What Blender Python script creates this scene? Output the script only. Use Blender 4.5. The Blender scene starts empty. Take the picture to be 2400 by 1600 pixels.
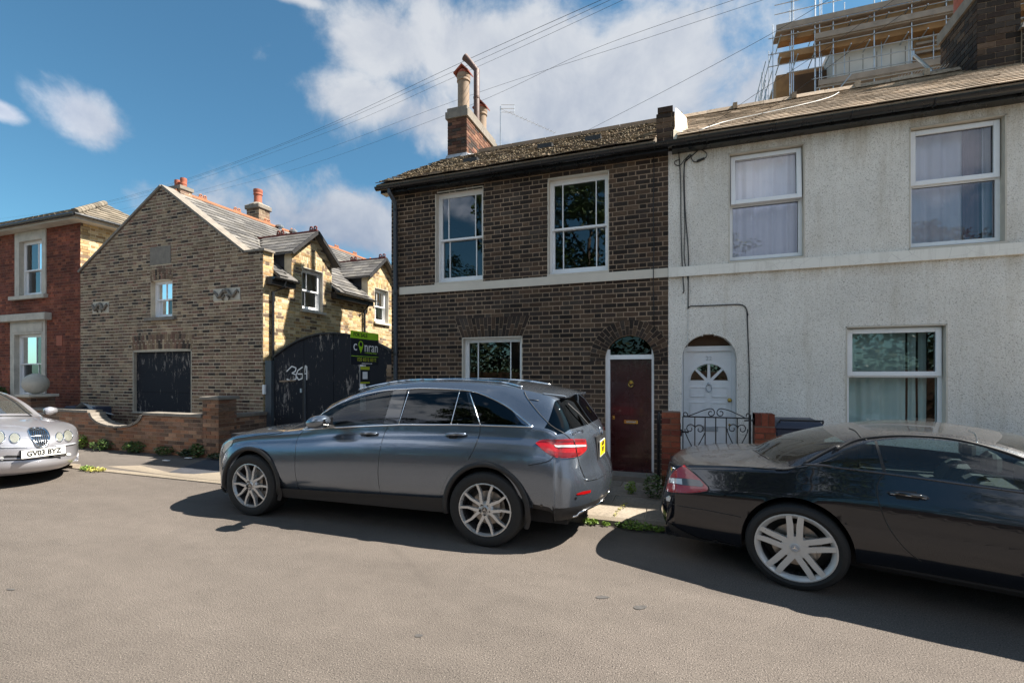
import bpy, bmesh, math, random
from mathutils import Vector, Matrix, geometry
from mathutils.bvhtree import BVHTree
random.seed(7)
S=bpy.context.scene; COL=S.collection
# ---------------------------------------------------------------- camera
F=1115.0; A=math.atan(F/3100.0); HZ=878.0; CH=1.57
CA,SA=math.cos(A),math.sin(A)
cam=bpy.data.objects.new('camera',bpy.data.cameras.new('camera')); COL.objects.link(cam); S.camera=cam
cam.location=(0,0,CH); cam.rotation_euler=(math.radians(90),0,A)
cam.data.sensor_width=36; cam.data.lens=36*F/2400; cam.data.shift_y=(HZ-800)/2400.0; cam.data.clip_end=2000; cam.data.clip_start=.05
S.view_settings.view_transform='Standard'; S.view_settings.look='None'; S.view_settings.gamma=1; S.view_settings.exposure=2.05
S.view_settings.use_curve_mapping=False
# ---------------------------------------------------------------- sun
sd=Vector((.80,.27,1)).normalized()
SUN_EL=math.asin(sd.z); SUN_AZ=math.atan2(sd.x,sd.y)
sun=bpy.data.objects.new('sun',bpy.data.lights.new('sun','SUN')); COL.objects.link(sun)
sun.data.energy=3.4; sun.data.angle=math.radians(.55); sun.data.color=(1,.93,.83)
sun.rotation_euler=sd.to_track_quat('Z','Y').to_euler()
# ---------------------------------------------------------------- world
def pdir(px,py):
    u=(px-1200)/F; v=-(py-HZ)/F
    return Vector((u*CA-SA, CA+u*SA, v)).normalized()
W=bpy.data.worlds.new('World'); S.world=W; W.use_nodes=True
nt=W.node_tree; N=nt.nodes; Lk=nt.links; N.clear()
def nd(t,**k):
    n=N.new(t)
    for a,b in k.items(): setattr(n,a,b)
    return n
def mth(op,a,b=None,c=None,clamp=False):
    n=nd('ShaderNodeMath',operation=op); n.use_clamp=clamp
    for i,x in enumerate((a,b,c)):
        if x is None: continue
        if isinstance(x,(int,float)): n.inputs[i].default_value=x
        else: Lk.new(x,n.inputs[i])
    return n.outputs[0]
sky=nd('ShaderNodeTexSky',sky_type='NISHITA'); sky.sun_disc=False; sky.sun_elevation=SUN_EL; sky.sun_rotation=SUN_AZ
sky.air_density=1.0; sky.dust_density=.6; sky.ozone_density=2.5
tc=nd('ShaderNodeTexCoord')
def noise(scale,detail,rough,src,dist=0):
    n=nd('ShaderNodeTexNoise'); n.inputs['Scale'].default_value=scale; n.inputs['Detail'].default_value=detail; n.inputs['Roughness'].default_value=rough
    n.inputs['Distortion'].default_value=dist
    Lk.new(src,n.inputs['Vector']); return n.outputs[0]
nA=noise(3.2,9,.62,tc.outputs['Generated'],.35); nB=noise(9,8,.6,tc.outputs['Generated'],.3)
blobs=[(1180,110,560,150,1.0),(900,100,230,120,1.0),(1520,130,300,180,1.0),(1330,240,480,150,1.0),(860,235,200,100,.7),(1030,280,240,110,.7),(205,268,140,95,1.0),(0,258,65,32,.9),(770,520,380,110,.75),(1820,220,260,200,.6),(690,-5,150,30,.7),(1450,330,420,90,.7)]
dens=None; lift=None
for (cx,cy,ra,rb,amp) in blobs:
    c=pdir(cx,cy); ax=(pdir(cx+ra,cy)-pdir(cx-ra,cy))/2; ay=(pdir(cx,cy-rb)-pdir(cx,cy+rb))/2
    ax=ax/ax.length_squared; ay=ay/ay.length_squared
    sub=nd('ShaderNodeVectorMath',operation='SUBTRACT'); Lk.new(tc.outputs['Generated'],sub.inputs[0]); sub.inputs[1].default_value=c
    def dt(v):
        n=nd('ShaderNodeVectorMath',operation='DOT_PRODUCT'); Lk.new(sub.outputs[0],n.inputs[0]); n.inputs[1].default_value=v; return n.outputs['Value']
    a=dt(ax); b=dt(ay)
    r2=mth('ADD',mth('MULTIPLY',a,a),mth('MULTIPLY',b,b))
    val=mth('MULTIPLY',mth('SUBTRACT',1.0,mth('SQRT',r2)),amp)
    front=nd('ShaderNodeVectorMath',operation='DOT_PRODUCT'); Lk.new(tc.outputs['Generated'],front.inputs[0]); front.inputs[1].default_value=c
    val=mth('SUBTRACT',val,mth('MULTIPLY',mth('LESS_THAN',front.outputs['Value'],0.2),5.0))
    dens=val if dens is None else mth('MAXIMUM',dens,val)
    lf=mth('MULTIPLY',b,mth('GREATER_THAN',val,-.1)); lift=lf if lift is None else mth('ADD',lift,lf)
# elsewhere in the sky: unseen scattered clouds, cover tuned for wall light and reflections
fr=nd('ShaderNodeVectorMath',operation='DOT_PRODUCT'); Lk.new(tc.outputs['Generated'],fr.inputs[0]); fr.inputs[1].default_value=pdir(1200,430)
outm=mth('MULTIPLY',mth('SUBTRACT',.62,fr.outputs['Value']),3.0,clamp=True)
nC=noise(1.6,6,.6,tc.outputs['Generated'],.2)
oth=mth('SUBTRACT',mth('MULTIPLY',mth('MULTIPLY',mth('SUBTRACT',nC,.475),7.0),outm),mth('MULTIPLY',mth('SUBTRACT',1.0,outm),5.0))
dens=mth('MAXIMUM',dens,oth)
d1=mth('ADD',dens,mth('MULTIPLY',mth('SUBTRACT',nA,.5),1.75)); d1=mth('ADD',d1,mth('MULTIPLY',mth('SUBTRACT',nB,.5),1.15))
cov=nd('ShaderNodeMapRange',interpolation_type='SMOOTHSTEP'); Lk.new(d1,cov.inputs['Value']); cov.inputs['From Min'].default_value=.0; cov.inputs['From Max'].default_value=.56
# thick parts grey below, white above
sxyz=nd('ShaderNodeSeparateXYZ'); Lk.new(tc.outputs['Generated'],sxyz.inputs[0])
sh=mth('ADD',mth('MULTIPLY',mth('SUBTRACT',sxyz.outputs[2],.40),1.7),mth('MULTIPLY',mth('SUBTRACT',nB,.5),1.6)); sh=mth('SUBTRACT',sh,mth('MULTIPLY',mth('SUBTRACT',d1,.5),.35)); sh=mth('ADD',sh,.62,clamp=True)
cr=nd('ShaderNodeValToRGB'); Lk.new(sh,cr.inputs[0])
cr.color_ramp.elements[0].position=.2; cr.color_ramp.elements[0].color=(.20,.235,.31,1)
cr.color_ramp.elements[1].position=.95; cr.color_ramp.elements[1].color=(.42,.435,.46,1)
tint=nd('ShaderNodeMix',data_type='RGBA',blend_type='MULTIPLY'); tint.inputs[0].default_value=1; Lk.new(sky.outputs[0],tint.inputs[6]); tint.inputs[7].default_value=(.42,.68,.69,1)
bg1=nd('ShaderNodeBackground'); bg1.inputs[1].default_value=.0515; Lk.new(tint.outputs[2],bg1.inputs[0])
bg2=nd('ShaderNodeBackground'); bg2.inputs[1].default_value=.50; Lk.new(cr.outputs[0],bg2.inputs[0])
# extra brightness added to clouds behind the camera, to light the shaded house fronts
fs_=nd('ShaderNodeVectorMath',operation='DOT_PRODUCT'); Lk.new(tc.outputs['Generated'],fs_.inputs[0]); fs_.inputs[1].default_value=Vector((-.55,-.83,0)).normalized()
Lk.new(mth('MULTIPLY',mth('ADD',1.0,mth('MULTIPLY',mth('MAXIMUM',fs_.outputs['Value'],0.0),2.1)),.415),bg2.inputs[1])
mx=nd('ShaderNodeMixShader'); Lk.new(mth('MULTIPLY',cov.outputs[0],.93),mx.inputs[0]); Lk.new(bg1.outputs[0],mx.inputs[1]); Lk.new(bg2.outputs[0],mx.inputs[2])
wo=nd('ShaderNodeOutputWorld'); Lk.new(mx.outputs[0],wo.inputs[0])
# ---------------------------------------------------------------- image -> place helpers (points on real planes)
def _uv(px,py): return (px-1200)/F
def at(px,py,y):
    u=(px-1200)/F; d=y/(CA+u*SA); return Vector((d*(u*CA-SA),y,CH-(py-HZ)*d/F))
def atX(px,py,x):
    u=(px-1200)/F; d=x/(u*CA-SA); return Vector((x,d*(CA+u*SA),CH-(py-HZ)*d/F))
def atD(px,py,d):
    u=(px-1200)/F; return Vector((d*(u*CA-SA),d*(CA+u*SA),CH-(py-HZ)*d/F))
def atZ(px,py,z):
    d=F*(CH-z)/(py-HZ); u=(px-1200)/F; return Vector((d*(u*CA-SA),d*(CA+u*SA),z))
CAMP=Vector((0,0,CH))
# ---------------------------------------------------------------- materials
MATS={}
def new_mat(name):
    m=bpy.data.materials.new(name); m.use_nodes=True; m.node_tree.nodes.clear(); return m
class G:
    def __init__(s,m): s.t=m.node_tree; s.n=s.t.nodes; s.l=s.t.links
    def a(s,t,**k):
        n=s.n.new(t)
        for x,y in k.items(): setattr(n,x,y)
        return n
    def lk(s,a,b): s.l.new(a,b)
    def noise(s,scale,detail=4,rough=.55,vec=None,dist=0):
        n=s.a('ShaderNodeTexNoise'); n.inputs['Scale'].default_value=scale; n.inputs['Detail'].default_value=detail; n.inputs['Roughness'].default_value=rough; n.inputs['Distortion'].default_value=dist
        if vec is None: vec=s.pos()
        s.lk(vec,n.inputs['Vector']); return n.outputs[0]
    def pos(s):
        if not hasattr(s,'_p'): s._p=s.a('ShaderNodeNewGeometry').outputs['Position']
        return s._p
    def scalev(s,v,sc):
        n=s.a('ShaderNodeVectorMath',operation='MULTIPLY'); s.lk(v,n.inputs[0]); n.inputs[1].default_value=sc; return n.outputs[0]
    def ramp(s,v,els,interp='LINEAR'):
        n=s.a('ShaderNodeValToRGB'); s.lk(v,n.inputs[0]); r=n.color_ramp; r.interpolation=interp
        while len(r.elements)<len(els): r.elements.new(.5)
        for e,(p,c) in zip(r.elements,els): e.position=p; e.color=(c,c,c,1) if isinstance(c,(int,float)) else (*c,1)
        return n.outputs[0]
    def mix(s,f,a,b,bt='MIX'):
        n=s.a('ShaderNodeMix',data_type='RGBA',blend_type=bt)
        for i,x in ((0,f),(6,a),(7,b)):
            if isinstance(x,(int,float)): n.inputs[i].default_value=x
            elif isinstance(x,tuple): n.inputs[i].default_value=(*x,1)
            else: s.lk(x,n.inputs[i])
        return n.outputs[2]
    def m(s,op,a,b=None,clamp=False):
        n=s.a('ShaderNodeMath',operation=op); n.use_clamp=clamp
        for i,x in enumerate((a,b)):
            if x is None: continue
            if isinstance(x,(int,float)): n.inputs[i].default_value=x
            else: s.lk(x,n.inputs[i])
        return n.outputs[0]
    def out(s,col,rough=.6,metal=0,bump=None,bs=.3,bd=.01,coat=0,spec=.5,trans=None):
        b=s.a('ShaderNodeBsdfPrincipled')
        def st(k,x):
            if x is None: return
            if isinstance(x,(int,float)): b.inputs[k].default_value=x
            elif isinstance(x,tuple): b.inputs[k].default_value=(*x,1)
            else: s.lk(x,b.inputs[k])
        st('Base Color',col); st('Roughness',rough); st('Metallic',metal); st('Coat Weight',coat); st('Specular IOR Level',spec); b.inputs['Coat Roughness'].default_value=.03
        if bump is not None:
            bn=s.a('ShaderNodeBump'); bn.inputs['Strength'].default_value=bs; bn.inputs['Distance'].default_value=bd; s.lk(bump,bn.inputs['Height']); s.lk(bn.outputs[0],b.inputs['Normal'])
        o=s.a('ShaderNodeOutputMaterial'); s.lk(b.outputs[0],o.inputs[0]); return b
def flat(name,c,rough=.6,metal=0,coat=0,var=.25,scale=8,bump=.0,spec=.5):
    if name in MATS: return MATS[name]
    m=new_mat(name); g=G(m)
    n=g.noise(scale,5,.6)
    col=g.mix(1.0,c,g.ramp(n,[(.25,1-var),(.75,1+var*.6)]),'MULTIPLY')
    n2=g.noise(scale*7,3,.6) if bump else None
    r=g.ramp(n,[(.3,max(0,rough-.08)),(.7,min(1,rough+.08))])
    g.out(col,r,metal,n2,bump,.01,coat,spec); MATS[name]=m; return m
def brickmat(name,cols,grime=.35,rough=.9,moss=None):
    m=new_mat(name); g=G(m)
    at_=g.a('ShaderNodeAttribute'); at_.attribute_name='rnd'
    oi=g.a('ShaderNodeObjectInfo')
    v=g.m('FRACT',g.m('ADD',at_.outputs['Fac'],oi.outputs['Random']))
    k=len(cols); els=[(i/k,c) for i,c in enumerate(cols)]
    col=g.ramp(v,els,'CONSTANT')
    v2=g.m('FRACT',g.m('MULTIPLY',v,17.3)); col=g.mix(1.0,col,g.ramp(v2,[(0,.72),(1,1.3)]),'MULTIPLY')
    n=g.noise(34,4,.7); col=g.mix(1.0,col,g.ramp(n,[(.3,.72),(.7,1.25)]),'MULTIPLY')
    n3=g.noise(.9,6,.65); col=g.mix(1.0,col,g.ramp(n3,[(.35,1-grime),(.65,1.12)]),'MULTIPLY')
    if moss:
        n4=g.noise(2.3,7,.7); n5=g.noise(14,5,.75)
        f=g.ramp(g.m('MULTIPLY',n4,n5),[(.27,0),(.33,.85)]); col=g.mix(f,col,moss)
    n2=g.noise(160,3,.7); g.out(col,rough,0,n2,.35,.006,spec=.25); MATS[name]=m; return m
def speck(name,base,dark,light,scale=260,bump=.5,big=.3,rough=.9,bd=.006,patch=None):
    m=new_mat(name); g=G(m)
    n=g.noise(scale,2,.5); col=g.ramp(n,[(.30,dark),(.45,base),(.60,base),(.72,light)])
    n2=g.noise(.9,7,.65,g.scalev(g.pos(),(.35,1.2,1)),.3); col=g.mix(1.0,col,g.ramp(n2,[(.3,1-big),(.7,1+big*.6)]),'MULTIPLY')
    n3=g.noise(6,4,.6); col=g.mix(1.0,col,g.ramp(n3,[(.3,.93),(.7,1.06)]),'MULTIPLY'); n5=g.noise(scale*2.7,2,.5); col=g.mix(1.0,col,g.ramp(n5,[(.35,.62),(.65,1.38)]),'MULTIPLY')
    if patch:
        n4=g.noise(patch[0],6,.7); col=g.mix(g.ramp(n4,[(patch[1],0),(patch[1]+.08,.8)]),col,patch[2])
    g.out(col,rough,0,n,bump,bd,spec=.3); MATS[name]=m; return m
def glassmat(name,tint=(.75,.8,.8),ior=1.5,boost=.03,rough=.0,dust=0,mul=1.6):
    m=new_mat(name); g=G(m)
    fr=g.a('ShaderNodeFresnel'); fr.inputs[0].default_value=ior
    f=g.m('ADD',g.m('MULTIPLY',fr.outputs[0],mul),boost,True)
    t=g.a('ShaderNodeBsdfTransparent'); t.inputs[0].default_value=(*tint,1)
    gl=g.a('ShaderNodeBsdfGlossy'); gl.inputs['Roughness'].default_value=rough; gl.inputs[0].default_value=(.95,.97,1,1)
    n=g.noise(1.2,2,.5); bn=g.a('ShaderNodeBump'); bn.inputs['Strength'].default_value=.05; bn.inputs['Distance'].default_value=.02; g.lk(n,bn.inputs['Height']); g.lk(bn.outputs[0],gl.inputs['Normal'])
    x=g.a('ShaderNodeMixShader'); g.lk(f,x.inputs[0]); g.lk(t.outputs[0],x.inputs[1]); g.lk(gl.outputs[0],x.inputs[2]); last=x.outputs[0]
    if dust:
        d=g.a('ShaderNodeBsdfDiffuse'); d.inputs[0].default_value=(.5,.5,.46,1)
        nn=g.noise(120,3,.7); x2=g.a('ShaderNodeMixShader'); g.lk(g.ramp(nn,[(.45,dust*.4),(.7,dust)]),x2.inputs[0]); g.lk(last,x2.inputs[1]); g.lk(d.outputs[0],x2.inputs[2]); last=x2.outputs[0]
    o=g.a('ShaderNodeOutputMaterial'); g.lk(last,o.inputs[0]); MATS[name]=m; return m
def paint(name,c,rough=.35,metal=.6,dust=0,flake=0):
    m=new_mat(name); g=G(m); col=c; r=rough
    n=g.noise(.8,3,.5); col=g.mix(1.0,c,g.ramp(n,[(.3,.93),(.7,1.06)]),'MULTIPLY')
    coat=1.0
    if dust:
        ge=g.a('ShaderNodeNewGeometry'); sx=g.a('ShaderNodeSeparateXYZ'); g.lk(ge.outputs['Normal'],sx.inputs[0])
        up=g.ramp(sx.outputs[2],[(.25,0),(.6,.14),(.85,.5),(.98,1)])
        n1=g.noise(150,3,.75); n2=g.noise(3,4,.6)
        f=g.m('MULTIPLY',g.m('MULTIPLY',up,g.ramp(n1,[(.42,.25),(.62,1)])),g.ramp(n2,[(.3,dust*.6),(.7,dust)]),True)
        col=g.mix(f,col,(.17,.155,.135)); r=g.m('ADD',g.m('MULTIPLY',f,.6),rough,True); metal_=g.m('SUBTRACT',metal,f,True); coat=g.m('SUBTRACT',1.0,g.m('MULTIPLY',f,1.4),True)
        g.out(col,r,metal_,coat=coat)
    else: g.out(col,r,metal,coat=coat)
    MATS[name]=m; return m
brickmat('brick_dark',[(.064,.045,.033),(.038,.029,.024),(.082,.052,.035),(.050,.037,.030),(.10,.066,.044),(.045,.031,.025),(.062,.049,.040),(.031,.024,.020)],.35)
brickmat('brick_stock',[(.25,.17,.11),(.18,.11,.078),(.28,.205,.135),(.22,.13,.095),(.17,.12,.088),(.29,.22,.15),(.20,.14,.098),(.065,.05,.042),(.24,.17,.115),(.15,.098,.074)],.25)
brickmat('brick_yellow',[(.48,.36,.19),(.40,.28,.14),(.53,.42,.25),(.36,.23,.11),(.50,.39,.235),(.17,.12,.08),(.46,.32,.15),(.51,.40,.235)],.2)
brickmat('brick_red',[(.21,.062,.036),(.17,.050,.032),(.25,.080,.044),(.19,.060,.040),(.15,.050,.036),(.22,.075,.046)],.4)
brickmat('brick_garden',[(.28,.15,.09),(.22,.11,.07),(.32,.19,.12),(.24,.145,.10),(.19,.125,.09),(.29,.14,.08),(.13,.085,.065)],.3)
brickmat('brick_pier',[(.20,.055,.032),(.15,.042,.028),(.23,.075,.042),(.12,.035,.025)],.4)
brickmat('brick_chimney',[(.15,.07,.048),(.105,.05,.037),(.17,.085,.055),(.08,.05,.038),(.19,.10,.065),(.05,.04,.035)],.3)
brickmat('slate_grey',[(.135,.128,.12),(.115,.11,.107),(.155,.146,.135),(.125,.12,.115),(.165,.155,.14)],.25,.9)
brickmat('slate_mossy',[(.27,.21,.15),(.20,.155,.115),(.32,.25,.18),(.23,.19,.15),(.35,.285,.21),(.13,.105,.085)],.3,.9,moss=(.17,.12,.06))
brickmat('tile_brown',[(.37,.285,.205),(.34,.26,.185),(.40,.31,.225),(.355,.275,.20)],.25,.9,moss=(.16,.12,.08))
brickmat('tile_grey',[(.19,.16,.12),(.165,.14,.105),(.22,.185,.14),(.18,.155,.12)],.3,.9)
brickmat('paving',[(.26,.22,.175),(.235,.20,.16),(.28,.24,.19),(.25,.215,.175)],.3,.9)
flat('mortar_dark',(.33,.24,.168),.95,scale=1.3,var=.5,bump=.5); flat('mortar_light',(.62,.53,.40),.95,var=.25,bump=.5); flat('mortar_cream',(.60,.52,.38),.95,var=.2,bump=.5)
flat('mortar_red',(.20,.12,.085),.95,var=.3,bump=.5)
flat('sash_white',(.80,.81,.82),.35,var=.05); flat('reveal_cream',(.56,.51,.43),.7,var=.12); flat('band_cream',(.60,.55,.47),.75,var=.10,scale=3)
flat('stone_white',(.50,.465,.40),.85,var=.25,scale=5,bump=.3); flat('stone_grey',(.21,.185,.155),.9,var=.35,bump=.4); flat('concrete',(.42,.38,.31),.9,var=.3,bump=.4)
flat('black_pipe',(.012,.013,.015),.3,var=.3,spec=.6); flat('grey_pipe',(.055,.065,.08),.4,var=.2); flat('dark_wood',(.02,.018,.018),.6,var=.4)
flat('lead',(.33,.35,.38),.5,var=.3,scale=12); flat('terracotta',(.34,.10,.055),.8,var=.25,bump=.2); flat('terracotta_ridge',(.36,.15,.075),.8,var=.2); flat('terracotta_dark',(.15,.032,.022),.7,var=.3)
flat('buff_clay',(.26,.185,.125),.8,var=.3,scale=10); flat('red_clay',(.36,.10,.06),.8,var=.3); flat('rust_metal',(.10,.055,.045),.6,var=.4,scale=14)
flat('rubber',(.012,.012,.012),.75,var=.3,scale=30); flat('alloy',(.60,.60,.59),.3,.55,var=.05); flat('alloy_white',(.50,.50,.49),.35,.3,var=.06); flat('steel_disc',(.30,.28,.26),.35,.9,var=.2); flat('chrome',(.75,.77,.80),.12,1,var=.03)
flat('alloy_dark',(.10,.10,.11),.3,.7,var=.1)
flat('black_plastic',(.016,.016,.017),.55,var=.15); flat('gloss_black',(.008,.008,.009),.08,var=.05,coat=1); flat('interior_black',(.015,.015,.017),.8,var=.2); flat('seat_dark',(.03,.03,.035),.7,var=.2)
flat('lens_red',(.33,.004,.005),.22,coat=1,var=.12,scale=25); flat('lens_dark_red',(.16,.006,.008),.12,coat=1,var=.12); flat('lens_clear',(.62,.64,.62),.12,.2,coat=1,var=.15,scale=30); flat('lens_smoke',(.06,.055,.05),.12,coat=1,var=.2,scale=30); flat('lens_cream',(.24,.245,.21),.2,.1,coat=1,var=.3,scale=30)
flat('plate_yellow',(.85,.60,.01),.35,var=.04); flat('plate_white',(.82,.82,.78),.35,var=.04); flat('ink_black',(.01,.01,.01),.5,var=.02)
flat('iron_black',(.012,.012,.014),.45,var=.2); flat('brass',(.62,.42,.10),.28,.9,var=.15); flat('galvanised',(.42,.46,.50),.4,.6,var=.2)
flat('door_maroon',(.045,.007,.008),.28,coat=.2,var=.2,scale=4); flat('door_white',(.66,.68,.70),.45,var=.06); flat('bin_blue',(.035,.042,.07),.45,var=.15)
flat('board_black',(.016,.018,.024),.75,var=.35,spec=.15); flat('sign_green',(.33,.60,.02),.5,var=.05); flat('sign_navy',(.012,.016,.026),.45,var=.1); flat('sign_white',(.8,.8,.8),.5,var=.03); flat('sign_yellowgreen',(.50,.55,.04),.5,var=.05)
flat('curtain_lilac',(.74,.72,.80),.9,var=.07,scale=2); flat('curtain_mauve',(.24,.16,.20),.9,var=.1); flat('curtain_teal',(.62,.74,.72),.9,var=.1,scale=2); flat('room_dark',(.10,.095,.09),.95,var=.2); flat('blind_green',(.52,.60,.53),.9,var=.05)
flat('timber_orange',(.33,.18,.075),.8,var=.35,scale=3); flat('timber_dark',(.10,.055,.03),.85,var=.4,scale=2); flat('plank_grey',(.30,.24,.19),.85,var=.3,scale=3); flat('panel_grey',(.62,.59,.55),.9,var=.15,scale=1.2)
flat('moss',(.12,.09,.05),.95,var=.5,scale=20); flat('leaf_bright',(.16,.26,.035),.5,var=.35,scale=15); flat('leaf_mid',(.055,.10,.02),.5,var=.4,scale=9); flat('leaf_dark',(.035,.06,.018),.5,var=.4,scale=3); flat('leaf_yellow',(.34,.32,.06),.6,var=.3,scale=15); flat('bark',(.10,.075,.055),.9,var=.3)
flat('cable_black',(.015,.015,.016),.5,var=.1); flat('cable_white',(.6,.6,.58),.5,var=.1); flat('plastic_sheet',(.55,.58,.6),.3,var=.2)
glassmat('pane',(.72,.78,.78),1.5,.03); glassmat('pane_clear',(.93,.95,.96),1.5,.03); glassmat('car_glass',(.80,.87,.87),1.45,0,mul=.9); glassmat('screen_glass',(.75,.85,.78),1.5,.16,0,.12); glassmat('car_glass_dark',(.015,.018,.02),1.5,0,mul=1.0); glassmat('car_glass_dusty',(.62,.74,.74),1.5,.0,0,.05,mul=1.0); glassmat('car_glass_green',(.62,.72,.66),1.5,.05)
paint('paint_grey',(.165,.195,.24),.24,.8); paint('paint_black',(.006,.008,.014),.2,.4,dust=.42); paint('paint_silver',(.52,.52,.56),.34,.65)
speck('asphalt',(.126,.107,.092),(.040,.034,.030),(.27,.235,.205),115,.9,.22,bd=.01)
speck('footway',(.115,.10,.088),(.06,.052,.045),(.19,.17,.145),180,.5,.25,patch=(1.3,.62,(.30,.26,.21)))
flat('tar',(.075,.07,.066),.9,var=.4,scale=40)
speck('patch_dark',(.055,.058,.068),(.03,.03,.035),(.09,.09,.1),180,.6,.2)
speck('kerb_concrete',(.25,.21,.16),(.14,.12,.095),(.34,.30,.24),90,.4,.3)
speck('ground_soil',(.12,.10,.07),(.06,.05,.035),(.18,.16,.12),40,.5,.4)
# roughcast render of the white house: granular relief, soot under the eaves line
m=new_mat('roughcast'); g=G(m)
n=g.noise(75,3,.65); nb=g.noise(1.1,6,.7); nv=g.noise(2.0,6,.7,g.scalev(g.pos(),(3.0,1,.35)))
col=g.ramp(n,[(.30,(.30,.27,.235)),(.44,(.78,.74,.67)),(.7,(.88,.85,.80))])
col=g.mix(1.0,col,g.ramp(nb,[(.3,.84),(.7,1.06)]),'MULTIPLY'); col=g.mix(g.ramp(nv,[(.52,0),(.75,.35)]),col,(.42,.35,.24))
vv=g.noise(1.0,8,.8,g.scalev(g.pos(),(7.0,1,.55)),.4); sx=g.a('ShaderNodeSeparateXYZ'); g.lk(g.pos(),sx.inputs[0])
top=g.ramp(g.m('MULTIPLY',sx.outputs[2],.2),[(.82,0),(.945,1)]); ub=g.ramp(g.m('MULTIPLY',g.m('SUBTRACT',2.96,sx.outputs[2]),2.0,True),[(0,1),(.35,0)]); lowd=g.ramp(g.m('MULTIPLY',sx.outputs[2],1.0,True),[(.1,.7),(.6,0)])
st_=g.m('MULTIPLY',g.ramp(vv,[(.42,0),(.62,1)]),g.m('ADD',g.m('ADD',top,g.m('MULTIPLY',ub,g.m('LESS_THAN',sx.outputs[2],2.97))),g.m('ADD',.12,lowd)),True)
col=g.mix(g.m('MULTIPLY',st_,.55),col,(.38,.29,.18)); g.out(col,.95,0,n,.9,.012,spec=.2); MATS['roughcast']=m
m=new_mat('band_white'); g=G(m)
nv=g.noise(3.0,7,.75,g.scalev(g.pos(),(4.0,1,.5))); w=g.a('ShaderNodeTexVoronoi',feature='DISTANCE_TO_EDGE'); w.inputs['Scale'].default_value=5; g.lk(g.pos(),w.inputs['Vector'])
col=g.mix(g.ramp(nv,[(.5,0),(.75,.5)]),(.80,.77,.70),(.42,.37,.31)); col=g.mix(g.ramp(w.outputs[0],[(0,.35),(.012,0)]),col,(.2,.18,.16)); g.out(col,.85); MATS['band_white']=m
# weathered gate boards: black paint flaked off to pale streaks
m=new_mat('gate_black'); g=G(m)
nv=g.noise(9,8,.75,g.scalev(g.pos(),(2.2,1,.55)),.6); nb=g.noise(1.7,4,.6)
col=g.mix(g.ramp(g.m('MULTIPLY',nv,g.ramp(nb,[(.3,.8),(.7,1.1)])),[(.555,0),(.61,.6)]),(.018,.020,.026),(.36,.32,.29)); g.out(col,.75,spec=.15); MATS['gate_black']=m
def mix_(n): return MATS[n]
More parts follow.
